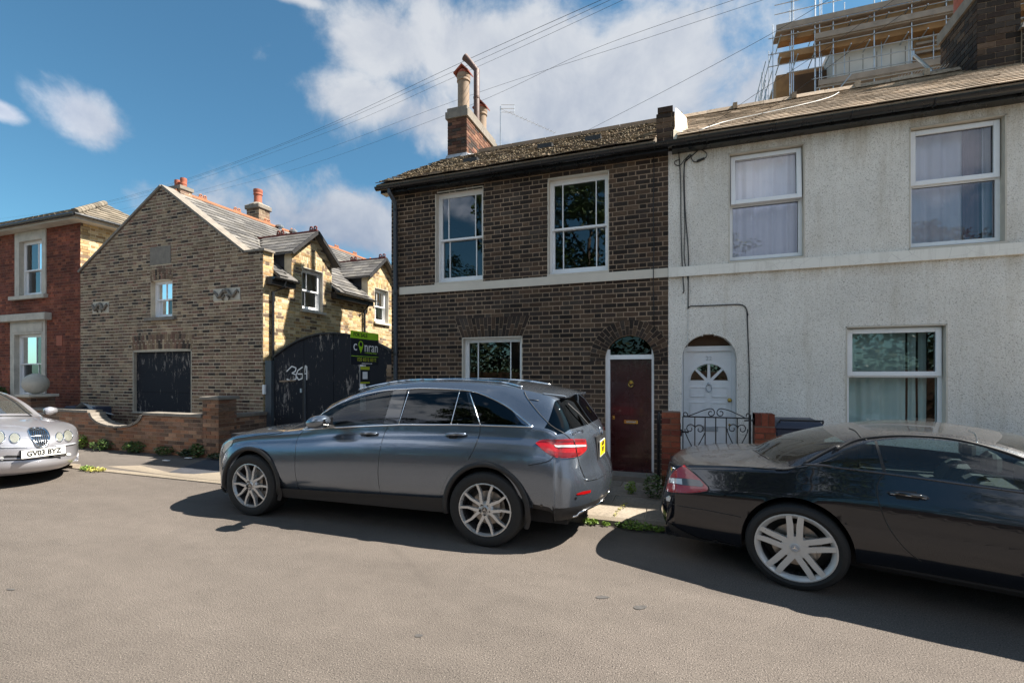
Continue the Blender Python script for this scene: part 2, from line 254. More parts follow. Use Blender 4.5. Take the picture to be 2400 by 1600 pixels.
# ---------------------------------------------------------------- object helpers
ORG={}
def link(o,parent=None,org=None):
    COL.objects.link(o)
    if parent is not None: o.parent=parent
    ORG[o.name]=org if org is not None else (ORG[parent.name] if parent is not None else Vector((0,0,0)))
    return o
def tag(o,label=None,cat=None,group=None,kind=None):
    if label: o['label']=label
    if cat: o['category']=cat
    if group: o['group']=group
    if kind: o['kind']=kind
    return o
def thing(name,loc,label,cat,group=None,rotz=0):
    o=bpy.data.objects.new(name,None); o.location=loc; o.rotation_euler=(0,0,rotz); o.empty_display_size=.2
    link(o,None,Vector(loc)); return tag(o,label,cat,group)
class MB:
    def __init__(s): s.v=[]; s.f=[]; s.r=[]
    def add(s,vs,fs,r=None):
        b=len(s.v); s.v+= [Vector(v) for v in vs]; s.f+=[tuple(b+i for i in f) for f in fs]; s.r+=[random.random() if r is None else r]*len(fs); return s
    def hexa(s,p,r=None):   # p: 4 bottom(front..)+4 : two quads joined
        return s.add(p,[(3,2,1,0),(4,5,6,7),(0,1,5,4),(1,2,6,5),(2,3,7,6),(3,0,4,7)],r)
    def box(s,x0,x1,y0,y1,z0,z1,r=None):
        return s.hexa([(x0,y0,z0),(x1,y0,z0),(x1,y1,z0),(x0,y1,z0),(x0,y0,z1),(x1,y0,z1),(x1,y1,z1),(x0,y1,z1)],r)
    def quad(s,a,b,c,d): return s.add([a,b,c,d],[(0,1,2,3)])
    def prism(s,poly,off):   # poly list of Vectors, extruded by vector off
        n=len(poly); off=Vector(off); vs=[Vector(p) for p in poly]+[Vector(p)+off for p in poly]
        return s.add(vs,[tuple(range(n))[::-1],tuple(range(n,2*n))]+[(i,(i+1)%n,(i+1)%n+n,i+n) for i in range(n)])
    def tube(s,pts,r,seg=6,closed=False,caps=True):
        pts=[Vector(p) for p in pts]; n=len(pts); vs=[]; up0=Vector((0,0,1))
        for i,p in enumerate(pts):
            a=pts[(i-1)%n] if (i>0 or closed) else p; b=pts[(i+1)%n] if (i<n-1 or closed) else p
            t=(b-a); t=t.normalized() if t.length>1e-9 else Vector((0,0,1))
            u=up0 if abs(t.z)<.95 else Vector((1,0,0))
            x=t.cross(u).normalized(); y=t.cross(x).normalized(); rr=r[i] if isinstance(r,(list,tuple)) else r
            for k in range(seg):
                an=2*math.pi*k/seg; vs.append(p+x*math.cos(an)*rr+y*math.sin(an)*rr)
        fs=[]
        for i in range(n if closed else n-1):
            j=(i+1)%n
            for k in range(seg):
                k2=(k+1)%seg; fs.append((i*seg+k,i*seg+k2,j*seg+k2,j*seg+k))
        if caps and not closed: fs+=[tuple(range(seg))[::-1],tuple(range((n-1)*seg,n*seg))]
        return s.add(vs,fs)
    def bar(s,a,b,w,h,up=(0,0,1)):
        a=Vector(a);b=Vector(b);t=(b-a).normalized();u=Vector(up)
        if abs(t.dot(u))>.98: u=Vector((0,1,0))
        x=t.cross(u).normalized()*w/2; y=x.cross(t).normalized()*h/2
        return s.hexa([a-x-y,a+x-y,a+x+y,a-x+y,b-x-y,b+x-y,b+x+y,b-x+y])
    def lathe(s,prof,center,seg=24,axis='z',sz=(1,1,1),cap=True):   # prof: (r,h)
        c=Vector(center); n=len(prof); vs=[]
        for k in range(seg):
            an=2*math.pi*k/seg; ca,sa=math.cos(an),math.sin(an)
            for r,h in prof:
                if axis=='z': v=Vector((r*ca,r*sa,h))
                elif axis=='y': v=Vector((r*ca,h,r*sa))
                else: v=Vector((h,r*ca,r*sa))
                vs.append(c+Vector((v.x*sz[0],v.y*sz[1],v.z*sz[2])))
        fs=[]
        for k in range(seg):
            k2=(k+1)%seg
            for i in range(n-1): fs.append((k*n+i,k2*n+i,k2*n+i+1,k*n+i+1))
        if cap and prof[0][0]>1e-5: fs.append(tuple(k*n for k in range(seg)))
        if cap and prof[-1][0]>1e-5: fs.append(tuple(k*n+n-1 for k in range(seg))[::-1])
        return s.add(vs,fs)
    def build(s,name,mat,parent=None,smooth=False,local=False,fix=True,angle=None,bevel=0):
        me=bpy.data.meshes.new(name); org=Vector((0,0,0)) if (local or parent is None) else ORG[parent.name]
        me.from_pydata([tuple(v-org) for v in s.v],[],s.f); me.materials.append(MATS[mat] if isinstance(mat,str) else mat)
        a=me.attributes.new('rnd','FLOAT','FACE'); a.data.foreach_set('value',s.r)
        if fix:
            bm=bmesh.new(); bm.from_mesh(me); bmesh.ops.remove_doubles(bm,verts=bm.verts,dist=1e-5) if smooth else None
            bmesh.ops.recalc_face_normals(bm,faces=bm.faces)
            if bevel:
                try: bmesh.ops.bevel(bm,geom=bm.edges[:],offset=bevel,segments=1,affect='EDGES')
                except Exception: pass
            bm.to_mesh(me); bm.free()
        if smooth: me.shade_smooth() if angle is None else None
        if smooth and angle is not None:
            me.shade_smooth(); me.set_sharp_from_angle(angle=math.radians(angle))
        o=bpy.data.objects.new(name,me); return link(o,parent)
MESHC={}
def unit_mesh(name,dims,mat):
    k=(name,dims,mat)
    if k in MESHC: return MESHC[k]
    w,d,h=dims; mb=MB().box(-w/2,w/2,-d/2,d/2,-h/2,h/2,0.0)
    me=bpy.data.meshes.new(name); me.from_pydata([tuple(v) for v in mb.v],[],mb.f); me.materials.append(MATS[mat]); me.update()
    MESHC[k]=me; return me
def pieces(parent,name,items,mat,cap=300,restname=None):
    """items: list of 8-point hexahedra (world). The ones nearest the camera are objects, the rest one 'stuff' part."""
    items=sorted(items,key=lambda p:(sum((Vector(q) for q in p),Vector())/8-CAMP).length)
    for p in items[:cap]:
        p=[Vector(q) for q in p]; c=sum(p,Vector())/8
        mb=MB().hexa([q-c for q in p],0.0); me=bpy.data.meshes.new(name); me.from_pydata([tuple(v) for v in mb.v],[],mb.f); me.materials.append(MATS[mat])
        bm=bmesh.new(); bm.from_mesh(me); bmesh.ops.recalc_face_normals(bm,faces=bm.faces); bm.to_mesh(me); bm.free()
        o=bpy.data.objects.new(name,me); o.location=c-ORG[parent.name]; link(o,parent,c)
    if items[cap:]:
        mb=MB()
        for p in items[cap:]: mb.hexa([Vector(q) for q in p],random.random())
        o=mb.build(restname or name,mat,parent); o['kind']='stuff'
def joined(parent,name,items,mat):
    mb=MB()
    for p in items: mb.hexa([Vector(q) for q in p],random.random())
    return mb.build(name,mat,parent)
# wall made of courses. frame: O origin, U along, Nn outward normal; iv(z)->[(u0,u1)]
def clip_iv(ivs,holes):
    for (a,b) in holes:
        out=[]
        for (x,y) in ivs:
            if b<=x or a>=y: out.append((x,y)); continue
            if a>x: out.append((x,a))
            if b<y: out.append((b,y))
        ivs=out
    return [i for i in ivs if i[1]-i[0]>.012]
def wall(parent,O,U,Nn,z0,z1,iv,brick,mortar,course=.0709,stretch=.205,head=.097,j=.0115,proud=.004,thick=.2,cap=300,jit=.002,bond='flemish',bname='brick',wallname='front_wall',bricks=True,ivb=None,bparent=None,back=True,backmb=None):
    ivb_=ivb
    O=Vector(O);U=Vector(U).normalized();Nn=Vector(Nn).normalized(); Zv=Vector((0,0,1)); items=[]; mb=MB()
    def P(u,n,z): return O+U*u+Nn*n+Zv*(z-O.z)
    z=z0; row=0; prev=None
    while z<z1-.01:
        zt=min(z+course,z1)
        b=iv(z+.001); t=iv(zt-.001)
        if len(b)!=len(t): zm=(z+zt)/2; b=t=iv(zm)
        for (b0,b1),(t0,t1) in zip(b,t):
            if back: mb.hexa([P(b0,0,z),P(b1,0,z),P(b1,-thick,z),P(b0,-thick,z),P(t0,0,zt),P(t1,0,zt),P(t1,-thick,zt),P(t0,-thick,zt)])
        if not bricks: z+=course; row+=1; continue
        if ivb_:
            b=ivb_(z+.001); t=ivb_(zt-.001)
            if len(b)!=len(t): zm=(z+zt)/2; b=t=ivb_(zm)
        for (b0,b1),(t0,t1) in zip(b,t):
            # bricks in this run, aligned to a global bond
            per=(stretch+head+2*j) if bond=='flemish' else (stretch+j)
            lo,hi=min(b0,t0),max(b1,t1)
            off=(row%2)*(per/2) + ((row*7)%3-1)*.004
            u=math.floor((lo-off)/per)*per+off
            while u<hi:
                for (w) in ((stretch,head) if bond=='flemish' else (stretch,)):
                    a0,a1=u,u+w; u+=w+j
                    zb,zz=z+j/2,zt-j/2
                    fb=lambda fz,x0,x1:(x0+(x1-x0)*fz)
                    f0=j/2/course; f1=1-f0
                    L0,L1=fb(f0,b0,t0),fb(f1,b0,t0); R0,R1=fb(f0,b1,t1),fb(f1,b1,t1)
                    x00,x01=max(a0,L0),max(a0,L1); x10,x11=min(a1,R0),min(a1,R1)
                    if x10-x00<.012 and x11-x01<.012: continue
                    x10=max(x10,x00+.002); x11=max(x11,x01+.002)
                    pr=proud+random.uniform(-jit,jit); dz=random.uniform(-.0012,.0012); dx=random.uniform(-.0015,.0015)
                    items.append([P(x00+dx,pr,zb+dz),P(x10+dx,pr,zb+dz),P(x10+dx,-.02,zb+dz),P(x00+dx,-.02,zb+dz),P(x01+dx,pr,zz+dz),P(x11+dx,pr,zz+dz),P(x11+dx,-.02,zz+dz),P(x01+dx,-.02,zz+dz)])
        z+=course; row+=1
    w=mb.build(wallname,mortar,parent) if back else parent
    if bricks: pieces(w if bparent is None else bparent,bname,items,brick,cap)
    return w
def arch_ring(parent,O,U,Nn,cx,cz,r0,r1,a0,a1,n,mat,cap=60,proud=.006,name='arch_brick',split=True,lim=None):
    O=Vector(O);U=Vector(U).normalized();Nn=Vector(Nn).normalized(); items=[]
    def P(u,n_,z): return O+U*u+Nn*n_+Vector((0,0,z-O.z))
    for i in range(n):
        t0=a0+(a1-a0)*(i+.06)/n; t1=a0+(a1-a0)*(i+.94)/n
        m=r0+(r1-r0)*(.38 if i%2 else .62); segs=[(r0,m-.005),(m+.005,r1)] if split else [(r0,r1)]
        for (ra,rb) in segs:
            pts=[]
            for (t,r) in ((t0,ra),(t1,ra),(t1,rb),(t0,rb)):
                u=cx+r*math.cos(t); 
                if lim is not None: u=min(u,lim)
                pts.append((u,cz+r*math.sin(t)))
            if abs(pts[0][0]-pts[2][0])+abs(pts[1][0]-pts[3][0])<.004: continue
            items.append([P(u,proud,z) for u,z in pts]+[P(u,-.03,z) for u,z in pts])
    pieces(parent,name,items,mat,cap)
def lintel(parent,O,U,Nn,x0,x1,z0,z1,splay,n,mat,rise=0,name='arch_brick',proud=.006):
    O=Vector(O);U=Vector(U).normalized();Nn=Vector(Nn).normalized(); items=[]
    def P(u,n_,z): return O+U*u+Nn*n_+Vector((0,0,z-O.z))
    for i in range(n):
        def X(f,s): return (x0+x1)/2+(f-.5)*((x1-x0)+2*s)
        f0,f1=(i+.07)/n,(i+.93)/n
        zz=lambda f,z:z+rise*(1-(2*f-1)**2)
        m=.38 if i%2 else .62
        for (ta,tb) in ((0,m-.02),(m+.02,1)):
            pts=[]
            for (f,t) in ((f0,ta),(f1,ta),(f1,tb),(f0,tb)):
                pts.append((X(f,splay*t),zz(f,z0+(z1-z0)*t)))
            items.append([P(u,proud,z) for u,z in pts]+[P(u,-.03,z) for u,z in pts])
    pieces(parent,name,items,mat,n*2)
def tiles(parent,name,O,U,V,nu,nv,w,gauge,mat,cap=300,th=.012,lap=.05,jit=.004,gap=.006,clip=None,droop=0.018):
    """O lower-left corner, U along eaves, V up the slope (unit vectors)"""
    O=Vector(O);U=Vector(U).normalized();V=Vector(V).normalized();Nn=U.cross(V).normalized()
    if Nn.z<0: Nn=-Nn
    items=[]
    for r in range(nv):
        off=(r%2)*w/2
        for c in range(nu+1):
            u0=c*w-off+gap/2; u1=u0+w-gap; u0=max(u0,0); u1=min(u1,nu*w)
            if u1-u0<.03: continue
            v0=r*gauge+random.uniform(-jit,jit); v1=v0+gauge+lap
            if clip and not clip((u0+u1)/2,v0+gauge/2): continue
            n0=droop+random.uniform(0,jit*1.2); tw=random.uniform(-jit,jit)*.5
            a=O+U*u0+V*v0+Nn*(n0+tw); b=O+U*u1+V*v0+Nn*(n0-tw); c_=O+U*u1+V*v1+Nn*(-.004); d=O+U*u0+V*v1+Nn*(-.004)
            items.append([a,b,c_,d,a+Nn*th,b+Nn*th,c_+Nn*th,d+Nn*th])
    pieces(parent,name,items,mat,cap)
def text_mesh(name,txt,size,mat,parent,origin,xdir,updir,ext=.002,align='CENTER',xs=1.0,bold=0,spacing=1.0):
    c=bpy.data.curves.new(name,'FONT'); c.body=txt; c.size=size; c.extrude=ext; c.align_x=align; c.align_y='CENTER'; c.offset=bold; c.space_character=spacing; c.resolution_u=3
    t=bpy.data.objects.new(name,c); COL.objects.link(t); bpy.context.view_layer.update()
    me=bpy.data.meshes.new_from_object(t.evaluated_get(bpy.context.evaluated_depsgraph_get())); bpy.data.objects.remove(t)
    x=Vector(xdir).normalized(); y=Vector(updir).normalized(); z=x.cross(y); o=Vector(origin)-ORG[parent.name]
    M=Matrix(((x.x*xs,y.x,z.x,o.x),(x.y*xs,y.y,z.y,o.y),(x.z*xs,y.z,z.z,o.z),(0,0,0,1)))
    me.transform(M); me.materials.clear(); me.materials.append(MATS[mat]); me.name=name
    ob=bpy.data.objects.new(name,me); return link(ob,parent)
def leaves(mb,c,rad,n,size,flatn=.5,down=0):
    c=Vector(c)
    for _ in range(n):
        while True:
            p=Vector((random.uniform(-1,1),random.uniform(-1,1),random.uniform(-1,1)))
            if p.length<=1: break
        p=c+Vector((p.x*rad[0],p.y*rad[1],p.z*rad[2])); s=size*random.uniform(.6,1.3)
        a=Vector((random.uniform(-1,1),random.uniform(-1,1),random.uniform(-1,1)*flatn)).normalized(); b=a.cross(Vector((random.uniform(-1,1),random.uniform(-1,1),random.uniform(-1,1)))).normalized()
        mb.add([p-a*s,p+b*s*.45,p+a*s,p-b*s*.45],[(0,1,2,3)])
# ================================================================ SETTING
def sheet(name,pts,mat,kind='structure'):
    mb=MB(); mb.add(pts,[tuple(range(len(pts)))]); o=mb.build(name,mat); o['kind']=kind; return o
sheet('ground',[(-150,-120,-.02),(150,-120,-.02),(150,160,-.02),(-150,160,-.02)],'ground_soil')
sheet('road',[(-60,-3.2,0),(60,-3.2,0),(60,5.0,0),(-60,5.0,0)],'asphalt')
mb=MB(); mb.hexa([(-60,5.13,-.01),(-3.9,5.13,-.01),(-3.9,7.42,-.01),(-60,7.42,-.01),(-60,5.13,.018),(-3.9,5.13,.018),(-3.9,7.42,.09),(-60,7.42,.09)]); pv=mb.build('pavement','footway'); pv['kind']='structure'
mb=MB(); mb.hexa([(-3.9,5.13,-.01),(14,5.13,-.01),(14,7.4,-.01),(-3.9,7.4,-.01),(-3.9,5.13,.03),(14,5.13,.03),(14,7.4,.075),(-3.9,7.4,.075)]); pv2=mb.build('paved_footway','mortar_light'); pv2['kind']='structure'
ORG['paved_footway']=Vector((0,0,0))
it=[]; x=-3.9; 
for r,(y0,y1) in enumerate([(5.14,5.60),(5.61,6.05),(6.06,6.50),(6.51,6.80)]):
    x=-3.9-(r%2)*.4
    while x<5:
        w=.88; zz=lambda y:.034+(y-5.13)*.0198; dz=random.uniform(0,.006); x0=max(x,-3.89); 
        if x+w-x0>.05: it.append([(x0,y0,.02),(x+w-.012,y0,.02),(x+w-.012,y1,.02),(x0,y1,.02),(x0,y0,zz(y0)+dz+.012),(x+w-.012,y0,zz(y0)+dz+.012+random.uniform(-.003,.003)),(x+w-.012,y1,zz(y1)+dz+.012),(x0,y1,zz(y1)+dz+.012)])
        x+=w
pieces(pv2,'paving_slab',it,'paving')
# kerb stones (dropped where the gateway crosses)
ks=bpy.data.objects.new('kerb',None); link(ks,None,Vector((0,5,0))); ks.location=(0,5,0); ks['kind']='structure'
it=[]; x=-16.0
while x<6:
    def kh(q): return .012 if -8.9<q<-4.3 else (.055 if q>-4 else .05)
    w=.91; h0=.05 if x<-9.7 else (.055 if x>-3.9 else .014); dy=random.uniform(-.008,.008)
    it.append([(x,5.0+dy,-.02),(x+w-.008,5.0+dy,-.02),(x+w-.008,5.13,-.02),(x,5.13,-.02),(x,5.008+dy,h0),(x+w-.008,5.008+dy,h0),(x+w-.008,5.13,h0+.003),(x,5.13,h0+.003)]); x+=w
pieces(ks,'kerb_stone',it,'kerb_concrete')
# dropped crossing strip and dark repair patch
def onpv(px,py,dz=.004):
    z=.06
    for _ in range(4):
        p=atZ(px,py,z); z=.018+(p.y-5.13)*.0314+dz
    return atZ(px,py,z)
pp=[onpv(*p) for p in [(395,1106),(505,1068),(560,1072),(560,1102),(455,1110),(430,1109)]]
sheet('dark_repair_patch',pp,'patch_dark')
pp=[onpv(*p,.003) for p in [(250,1092),(330,1090),(400,1107),(520,1103),(560,1110),(540,1128),(430,1118),(330,1104)]]
sheet('concrete_crossing',pp,'kerb_concrete')
for (px,py,a,b) in [(1411,1398,18,4),(1500,1422,18,5),(982,1488,11,4),(25,1380,11,2)]:
    pts=[]; 
    for k in range(12):
        t=k/12*2*math.pi; r=random.uniform(.8,1.1); pts.append(atZ(px+a*r*math.cos(t),py+b*r*math.sin(t),.004))
    sheet('tar_spot',pts[::-1],'tar')
# ================================================================ DARK BRICK HOUSE
FY=7.15
H1=thing('brick_house',(-2.5,FY,0),'dark brown brick terraced house with white sash windows and maroon front door','house')
O1=(0,FY,0); U1=(1,0,0); N1=(0,-1,0); DC=(-.745,1.80); 
holes1=lambda z:([(-3.95,-3.07)] if 3.10<z<4.65 else [])+([(-1.98,-1.04)] if 3.10<z<4.61 else [])+([(-3.45,-2.40)] if .9<z<2.18 else [])
def door_hole(z,r,c=DC):
    if z<.14: return []
    if z<c[1]: return [(c[0]-r,c[0]+r)]
    if z<c[1]+r: w=math.sqrt(r*r-(z-c[1])**2); return [(c[0]-w,c[0]+w)]
    return []
def iv1(z): return clip_iv([(-4.82,-.2)],holes1(z)+door_hole(z,.35))
def iv1b(z):
    h=holes1(z)+door_hole(z,.35)
    if z>DC[1]-.02 and z<DC[1]+.58: w=math.sqrt(max(0,.58**2-(z-DC[1])**2)); h.append((DC[0]-w,DC[0]+w))
    if 2.18<z<2.51: w=.13*(z-2.18)/.33; h.append((-3.46-w,-2.39+w))
    if 2.955<z<3.09: h.append((-5,0))
    return clip_iv([(-4.82,-.2)],h)
fw=wall(H1,O1,U1,N1,.08,4.76,iv1,None,'mortar_dark',bricks=False,course=.0177)
wall(fw,O1,U1,N1,.08,4.76,iv1,'brick_dark','mortar_dark',back=False,ivb=iv1b,cap=300,proud=.005,j=.0145,stretch=.202,head=.094)
lintel(fw,O1,U1,N1,-3.45,-2.40,2.185,2.50,.13,18,'brick_dark')
arch_ring(fw,O1,U1,N1,DC[0],DC[1],.352,.575,math.pi*1.02,-.02*math.pi,26,'brick_dark',lim=-.205)
MB().box(-4.64,-.203,FY-.035,FY,2.96,3.087).build('string_course','band_cream',H1)
def shell(H,x0,x1,z,yb=12.2):
    mb=MB(); mb.box(x0,x0+.2,FY+.2,yb,0,z); mb.box(x1-.2,x1,FY+.2,yb,0,z); mb.box(x0+.2,x1-.2,yb-.2,yb,0,z); mb.build('rear_walls','room_dark',H)
    MB().box(x0+.2,x1-.2,FY+.2,yb-.2,2.55,2.75).build('floor_slab','room_dark',H)
    MB().box(x0+.2,x1-.2,FY+.2,yb-.2,4.9-.2,4.9-.1).build('ceiling','room_dark',H)
shell(H1,-4.82,-.2,4.9); 
def gable_tri(H,x,mat,w=.2):
    MB().prism([(x,6.98,4.78),(x,9.4,6.24),(x,12.2,4.78)],(w,0,0)).build('gable_end',mat,H)
gable_tri(H1,-4.82,'mortar_dark'); gable_tri(H1,-.4,'mortar_dark')
RS=Vector((0,2.53,1.50)); RL=RS.length; RV=RS.normalized()
def roof_pt(x,t,n=0): # t metres up the front slope
    return Vector((x,6.87,4.82))+RV*t+Vector((0,-RV.z,RV.y))*n
def front_roof(H,x0,x1,mat,tw,gauge,tn,jit,sag=0,dr=.018):
    mb=MB(); mb.hexa([roof_pt(x0,0,-.05),roof_pt(x1,0,-.05),roof_pt(x1,RL,-.05),roof_pt(x0,RL,-.05),roof_pt(x0,0,-.01),roof_pt(x1,0,-.01),roof_pt(x1,RL,-.01),roof_pt(x0,RL,-.01)])
    mb.hexa([(x0,9.4,6.26),(x1,9.4,6.26),(x1,12.4,4.7),(x0,12.4,4.7),(x0,9.4,6.32),(x1,9.4,6.32),(x1,12.4,4.76),(x0,12.4,4.76)])
    r=mb.build('roof',mat,H)
    nu=round((x1-x0)/tw); tiles(r,tn,roof_pt(x0,0),(1,0,0),RV,nu,int(RL/gauge),(x1-x0)/nu,gauge,mat,300,.012,.05,jit,droop=dr)
    return r
r1=front_roof(H1,-4.95,-.36,'slate_mossy',.255,.19,'roof_tile',.012)
mb=MB()
for k in range(1500):   # moss cushions
    x=random.uniform(-4.9,-.45); t=random.uniform(.0,RL)**1.0; p=roof_pt(x,t,.025); s=random.uniform(.010,.030)
    if random.random()<.35 and t>1.2: continue
    mb.lathe([(s,0),(s*.75,s*.5),(0.0,s*.75)],p,5)
o=mb.build('moss','moss',r1); o['kind']='stuff'
mb=MB()
for k in range(5): mb.box(-4.1+k*.74,-4.1+k*.74+.73,9.30,9.50,6.30+random.uniform(-.004,.004),6.375)
mb.build('ridge_tiles','buff_clay',r1)
def roof_hit(px,py):
    # ray with the front slope plane
    d=pdir(px,py); n=Vector((0,-RV.z,RV.y)); p0=Vector((0,6.87,4.82)); t=(p0-CAMP).dot(n)/d.dot(n); return CAMP+d*t
for (a,b) in [((1100,388),(1152,372)),]: pass
for (x,t) in [(-3.55,.95),(-2.28,1.35),(-1.42,1.25)]:
    p=roof_pt(x,t,.03); mb=MB(); mb.hexa([p+Vector((-.13,0,0)),p+Vector((.13,0,0)),p+Vector((.13,.12,.07)),p+Vector((-.13,.12,.07)),p+Vector((-.13,0,.08)),p+Vector((.13,0,.08)),p+Vector((.13,.12,.09)),p+Vector((-.13,.12,.09))]); mb.build('roof_vent','black_plastic',r1)
# gutters, fascia, brackets, downpipe
def gutter(H,x0,x1,name='gutter',r=.056):
    mb=MB(); n=8; prof=[(math.cos(math.pi+math.pi*k/n)*r,math.sin(math.pi+math.pi*k/n)*r) for k in range(n+1)]
    cy,cz=6.925,4.785
    vs=[];
    for x in (x0,x1):
        for (a,b) in prof: vs.append((x,cy+a,cz+b))
        for (a,b) in reversed(prof): vs.append((x,cy+a*.88,cz+b*.88))
    m=len(vs)//2; fs=[(i,(i+1)%m,(i+1)%m+m,i+m) for i in range(m)]+[tuple(range(m)),tuple(range(m,2*m))[::-1]]
    mb.add(vs,fs); g_=mb.build(name,'black_pipe',H,smooth=True,angle=40)
    x=x0+.5; mb=MB()
    while x<x1:
        mb.tube([(x,cy+math.cos(math.pi+math.pi*k/8)*(r+.006),cz+math.sin(math.pi+math.pi*k/8)*(r+.006)) for k in range(9)],.008,5); x+=.82
    mb.build('gutter_bracket','black_pipe',g_)
    MB().box(x0+.05,x1,6.985,7.148,4.70,4.79).build('fascia','black_pipe',H)
gutter(H1,-4.98,-.2); 
mb=MB(); mb.tube([(-4.72,6.93,4.76),(-4.72,6.93,4.68),(-4.70,7.07,4.55),(-4.70,7.09,4.45),(-4.70,7.09,.1)],.036,10); mb.build('downpipe','grey_pipe',H1,smooth=True,angle=50)
mb=MB(); [mb.tube([(-4.70,7.09,z),(-4.70,7.09,z+.05)],.042,10) for z in (4.4,2.95,1.9)]; mb.build('pipe_collar','black_pipe',H1)
# sash windows
def rect_frame(mb,x0,x1,z0,z1,y,w,dp,wt=None,wb=None):
    wt=w if wt is None else wt; wb=w if wb is None else wb
    mb.box(x0,x0+w,y,y+dp,z0,z1); mb.box(x1-w,x1,y,y+dp,z0,z1); mb.box(x0+w,x1-w,y,y+dp,z1-wt,z1); mb.box(x0+w,x1-w,y,y+dp,z0,z0+wb)
def sash(H,x0,x1,z0,z1,y,cols,rows=1,zm=None,jamb=.035,stile=.03,rail=.032,botrail=.065,pane='pane',T=None,name='sash_window',bar=.014,frame='sash_white'):
    zm=(z0+z1)/2 if zm is None else zm
    mb=MB(); rect_frame(mb,x0,x1,z0,z1,y,jamb,.11,.035,.035)
    if T: tr(mb,T)
    w=mb.build(name,frame,H)
    a0,a1=x0+jamb,x1-jamb
    for k,(b0,b1,yy,bt,bb) in enumerate(((zm-.012,z1-.035,y+.012,rail,.03),(z0+.035,zm+.018,y+.055,.03,botrail))):
        mb=MB(); rect_frame(mb,a0,a1,b0,b1,yy,stile,.038,bt,bb)
        if T: tr(mb,T)
        s_=mb.build('upper_sash' if k==0 else 'lower_sash',frame,w) if False else None
        fr=mb
        g0,g1=a0+stile,a1-stile; c0,c1=b0+bb,b1-bt
        fx=[0]+list(cols)+[1]; fz=[0]+[i/rows for i in range(1,rows)]+[1]
        for f in cols: q=MB().box(g0+(g1-g0)*f-bar/2,g0+(g1-g0)*f+bar/2,yy+.004,yy+.034,c0,c1); (tr(q,T) if T else None); fr.v+=[]; fr.add(q.v,q.f)
        for f in fz[1:-1]: q=MB().box(g0,g1,yy+.005,yy+.033,c0+(c1-c0)*f-bar/2,c0+(c1-c0)*f+bar/2); (tr(q,T) if T else None); fr.add(q.v,q.f)
        fr.build('sash_frame',frame,w)
        for i in range(len(fx)-1):
            for jn in range(len(fz)-1):
                p0=g0+(g1-g0)*fx[i]; p1=g0+(g1-g0)*fx[i+1]; q0=c0+(c1-c0)*fz[jn]; q1=c0+(c1-c0)*fz[jn+1]
                tw=random.uniform(-.0012,.0012)
                q=MB().add([(p0,yy+.019+tw,q0),(p1,yy+.019-tw,q0),(p1,yy+.019-tw*2,q1),(p0,yy+.019+tw,q1)],[(0,1,2,3)])
                if T: tr(q,T)
                q.build('pane',pane,w)
    return w
def tr(mb,T): mb.v=[T@v for v in mb.v]
w=sash(H1,-3.94,-3.08,3.13,4.64,FY+.10,(.16,.84),1,3.86); w['label']='first floor sash window at the left reflecting open sky'
0 and MB().hexa([(-3.952,FY-.012,3.09),(-3.87,FY+.10,3.09),(-3.87,FY+.13,3.09),(-3.96,FY+.13,3.09),(-3.952,FY-.012,4.655),(-3.87,FY+.10,4.60),(-3.87,FY+.13,4.6),(-3.96,FY+.13,4.655)]).build('window_reveal','reveal_cream',H1)
def reveal(H,x0,x1,z0,z1,y0,y1,mat,t=.012,name='window_reveal',bottom=True):
    mb=MB(); mb.box(x0-.004,x0+t,y0,y1,z0,z1); mb.box(x1-t,x1+.004,y0,y1,z0,z1); mb.box(x0-.004,x1+.004,y0,y1,z1-t,z1+.004)
    if bottom: mb.box(x0-.004,x1+.004,y0-.02,y1,z0-.03,z0)
    return mb.build(name,mat,H)
reveal(H1,-3.95,-3.07,3.12,4.65,FY-.006,FY+.12,'reveal_cream')
w=sash(H1,-1.97,-1.05,3.13,4.60,FY+.10,(.17,.83),1,3.84); w['label']='first floor sash window at the right reflecting a tree'
reveal(H1,-1.98,-1.04,3.12,4.61,FY-.006,FY+.12,'reveal_cream')
w=sash(H1,-3.44,-2.41,.95,2.17,FY+.10,(.18,.82),1,1.42); w['label']='ground floor sash window above the parked estate car'
reveal(H1,-3.45,-2.40,.92,2.18,FY-.006,FY+.12,'reveal_cream')
for (x0,x1,z0,z1) in [(-3.95,-3.0,2.9,4.8),(-2.05,-1.0,2.9,4.8),(-3.5,-2.35,.8,2.3)]: pass
# curtain seen low in the ground floor window
# door
mb=MB(); mb.box(-1.095,-1.03,FY+.04,FY+.13,.14,1.95); mb.box(-.43,-.395,FY+.04,FY+.13,.14,1.95); mb.box(-1.03,-.43,FY+.04,FY+.13,1.80,1.865); mb.build('door_frame','sash_white',H1)
DY=FY+.11
mb=MB(); mb.box(-1.03,-.43,DY,DY+.045,.15,1.80); dr=mb.build('front_door','door_maroon',H1)
for (x0,x1,z0,z1) in [(-.955,-.765,1.52,1.735),(-.695,-.505,1.52,1.735),(-.955,-.765,.98,1.43),(-.695,-.505,.98,1.43),(-.955,-.765,.27,.74),(-.695,-.505,.27,.74)]:
    mb=MB(); mb.box(x0,x1,DY-.003,DY,z0,z1)
    mb.hexa([(x0+.02,DY-.004,z0+.02),(x1-.02,DY-.004,z0+.02),(x1-.02,DY,z0+.02),(x0+.02,DY,z0+.02),(x0+.02,DY-.004,z1-.02),(x1-.02,DY-.004,z1-.02),(x1-.02,DY,z1-.02),(x0+.02,DY,z1-.02)])
    rect_frame(mb,x0-.012,x1+.012,z0-.012,z1+.012,DY-.012,.016,.012); mb.build('door_panel','door_maroon',dr)
mb=MB(); mb.box(-.83,-.63,DY-.012,DY,.845,.895); mb.build('letter_plate','brass',dr); MB().box(-.80,-.66,DY-.015,DY-.011,.862,.88).build('letter_flap','lead',dr)
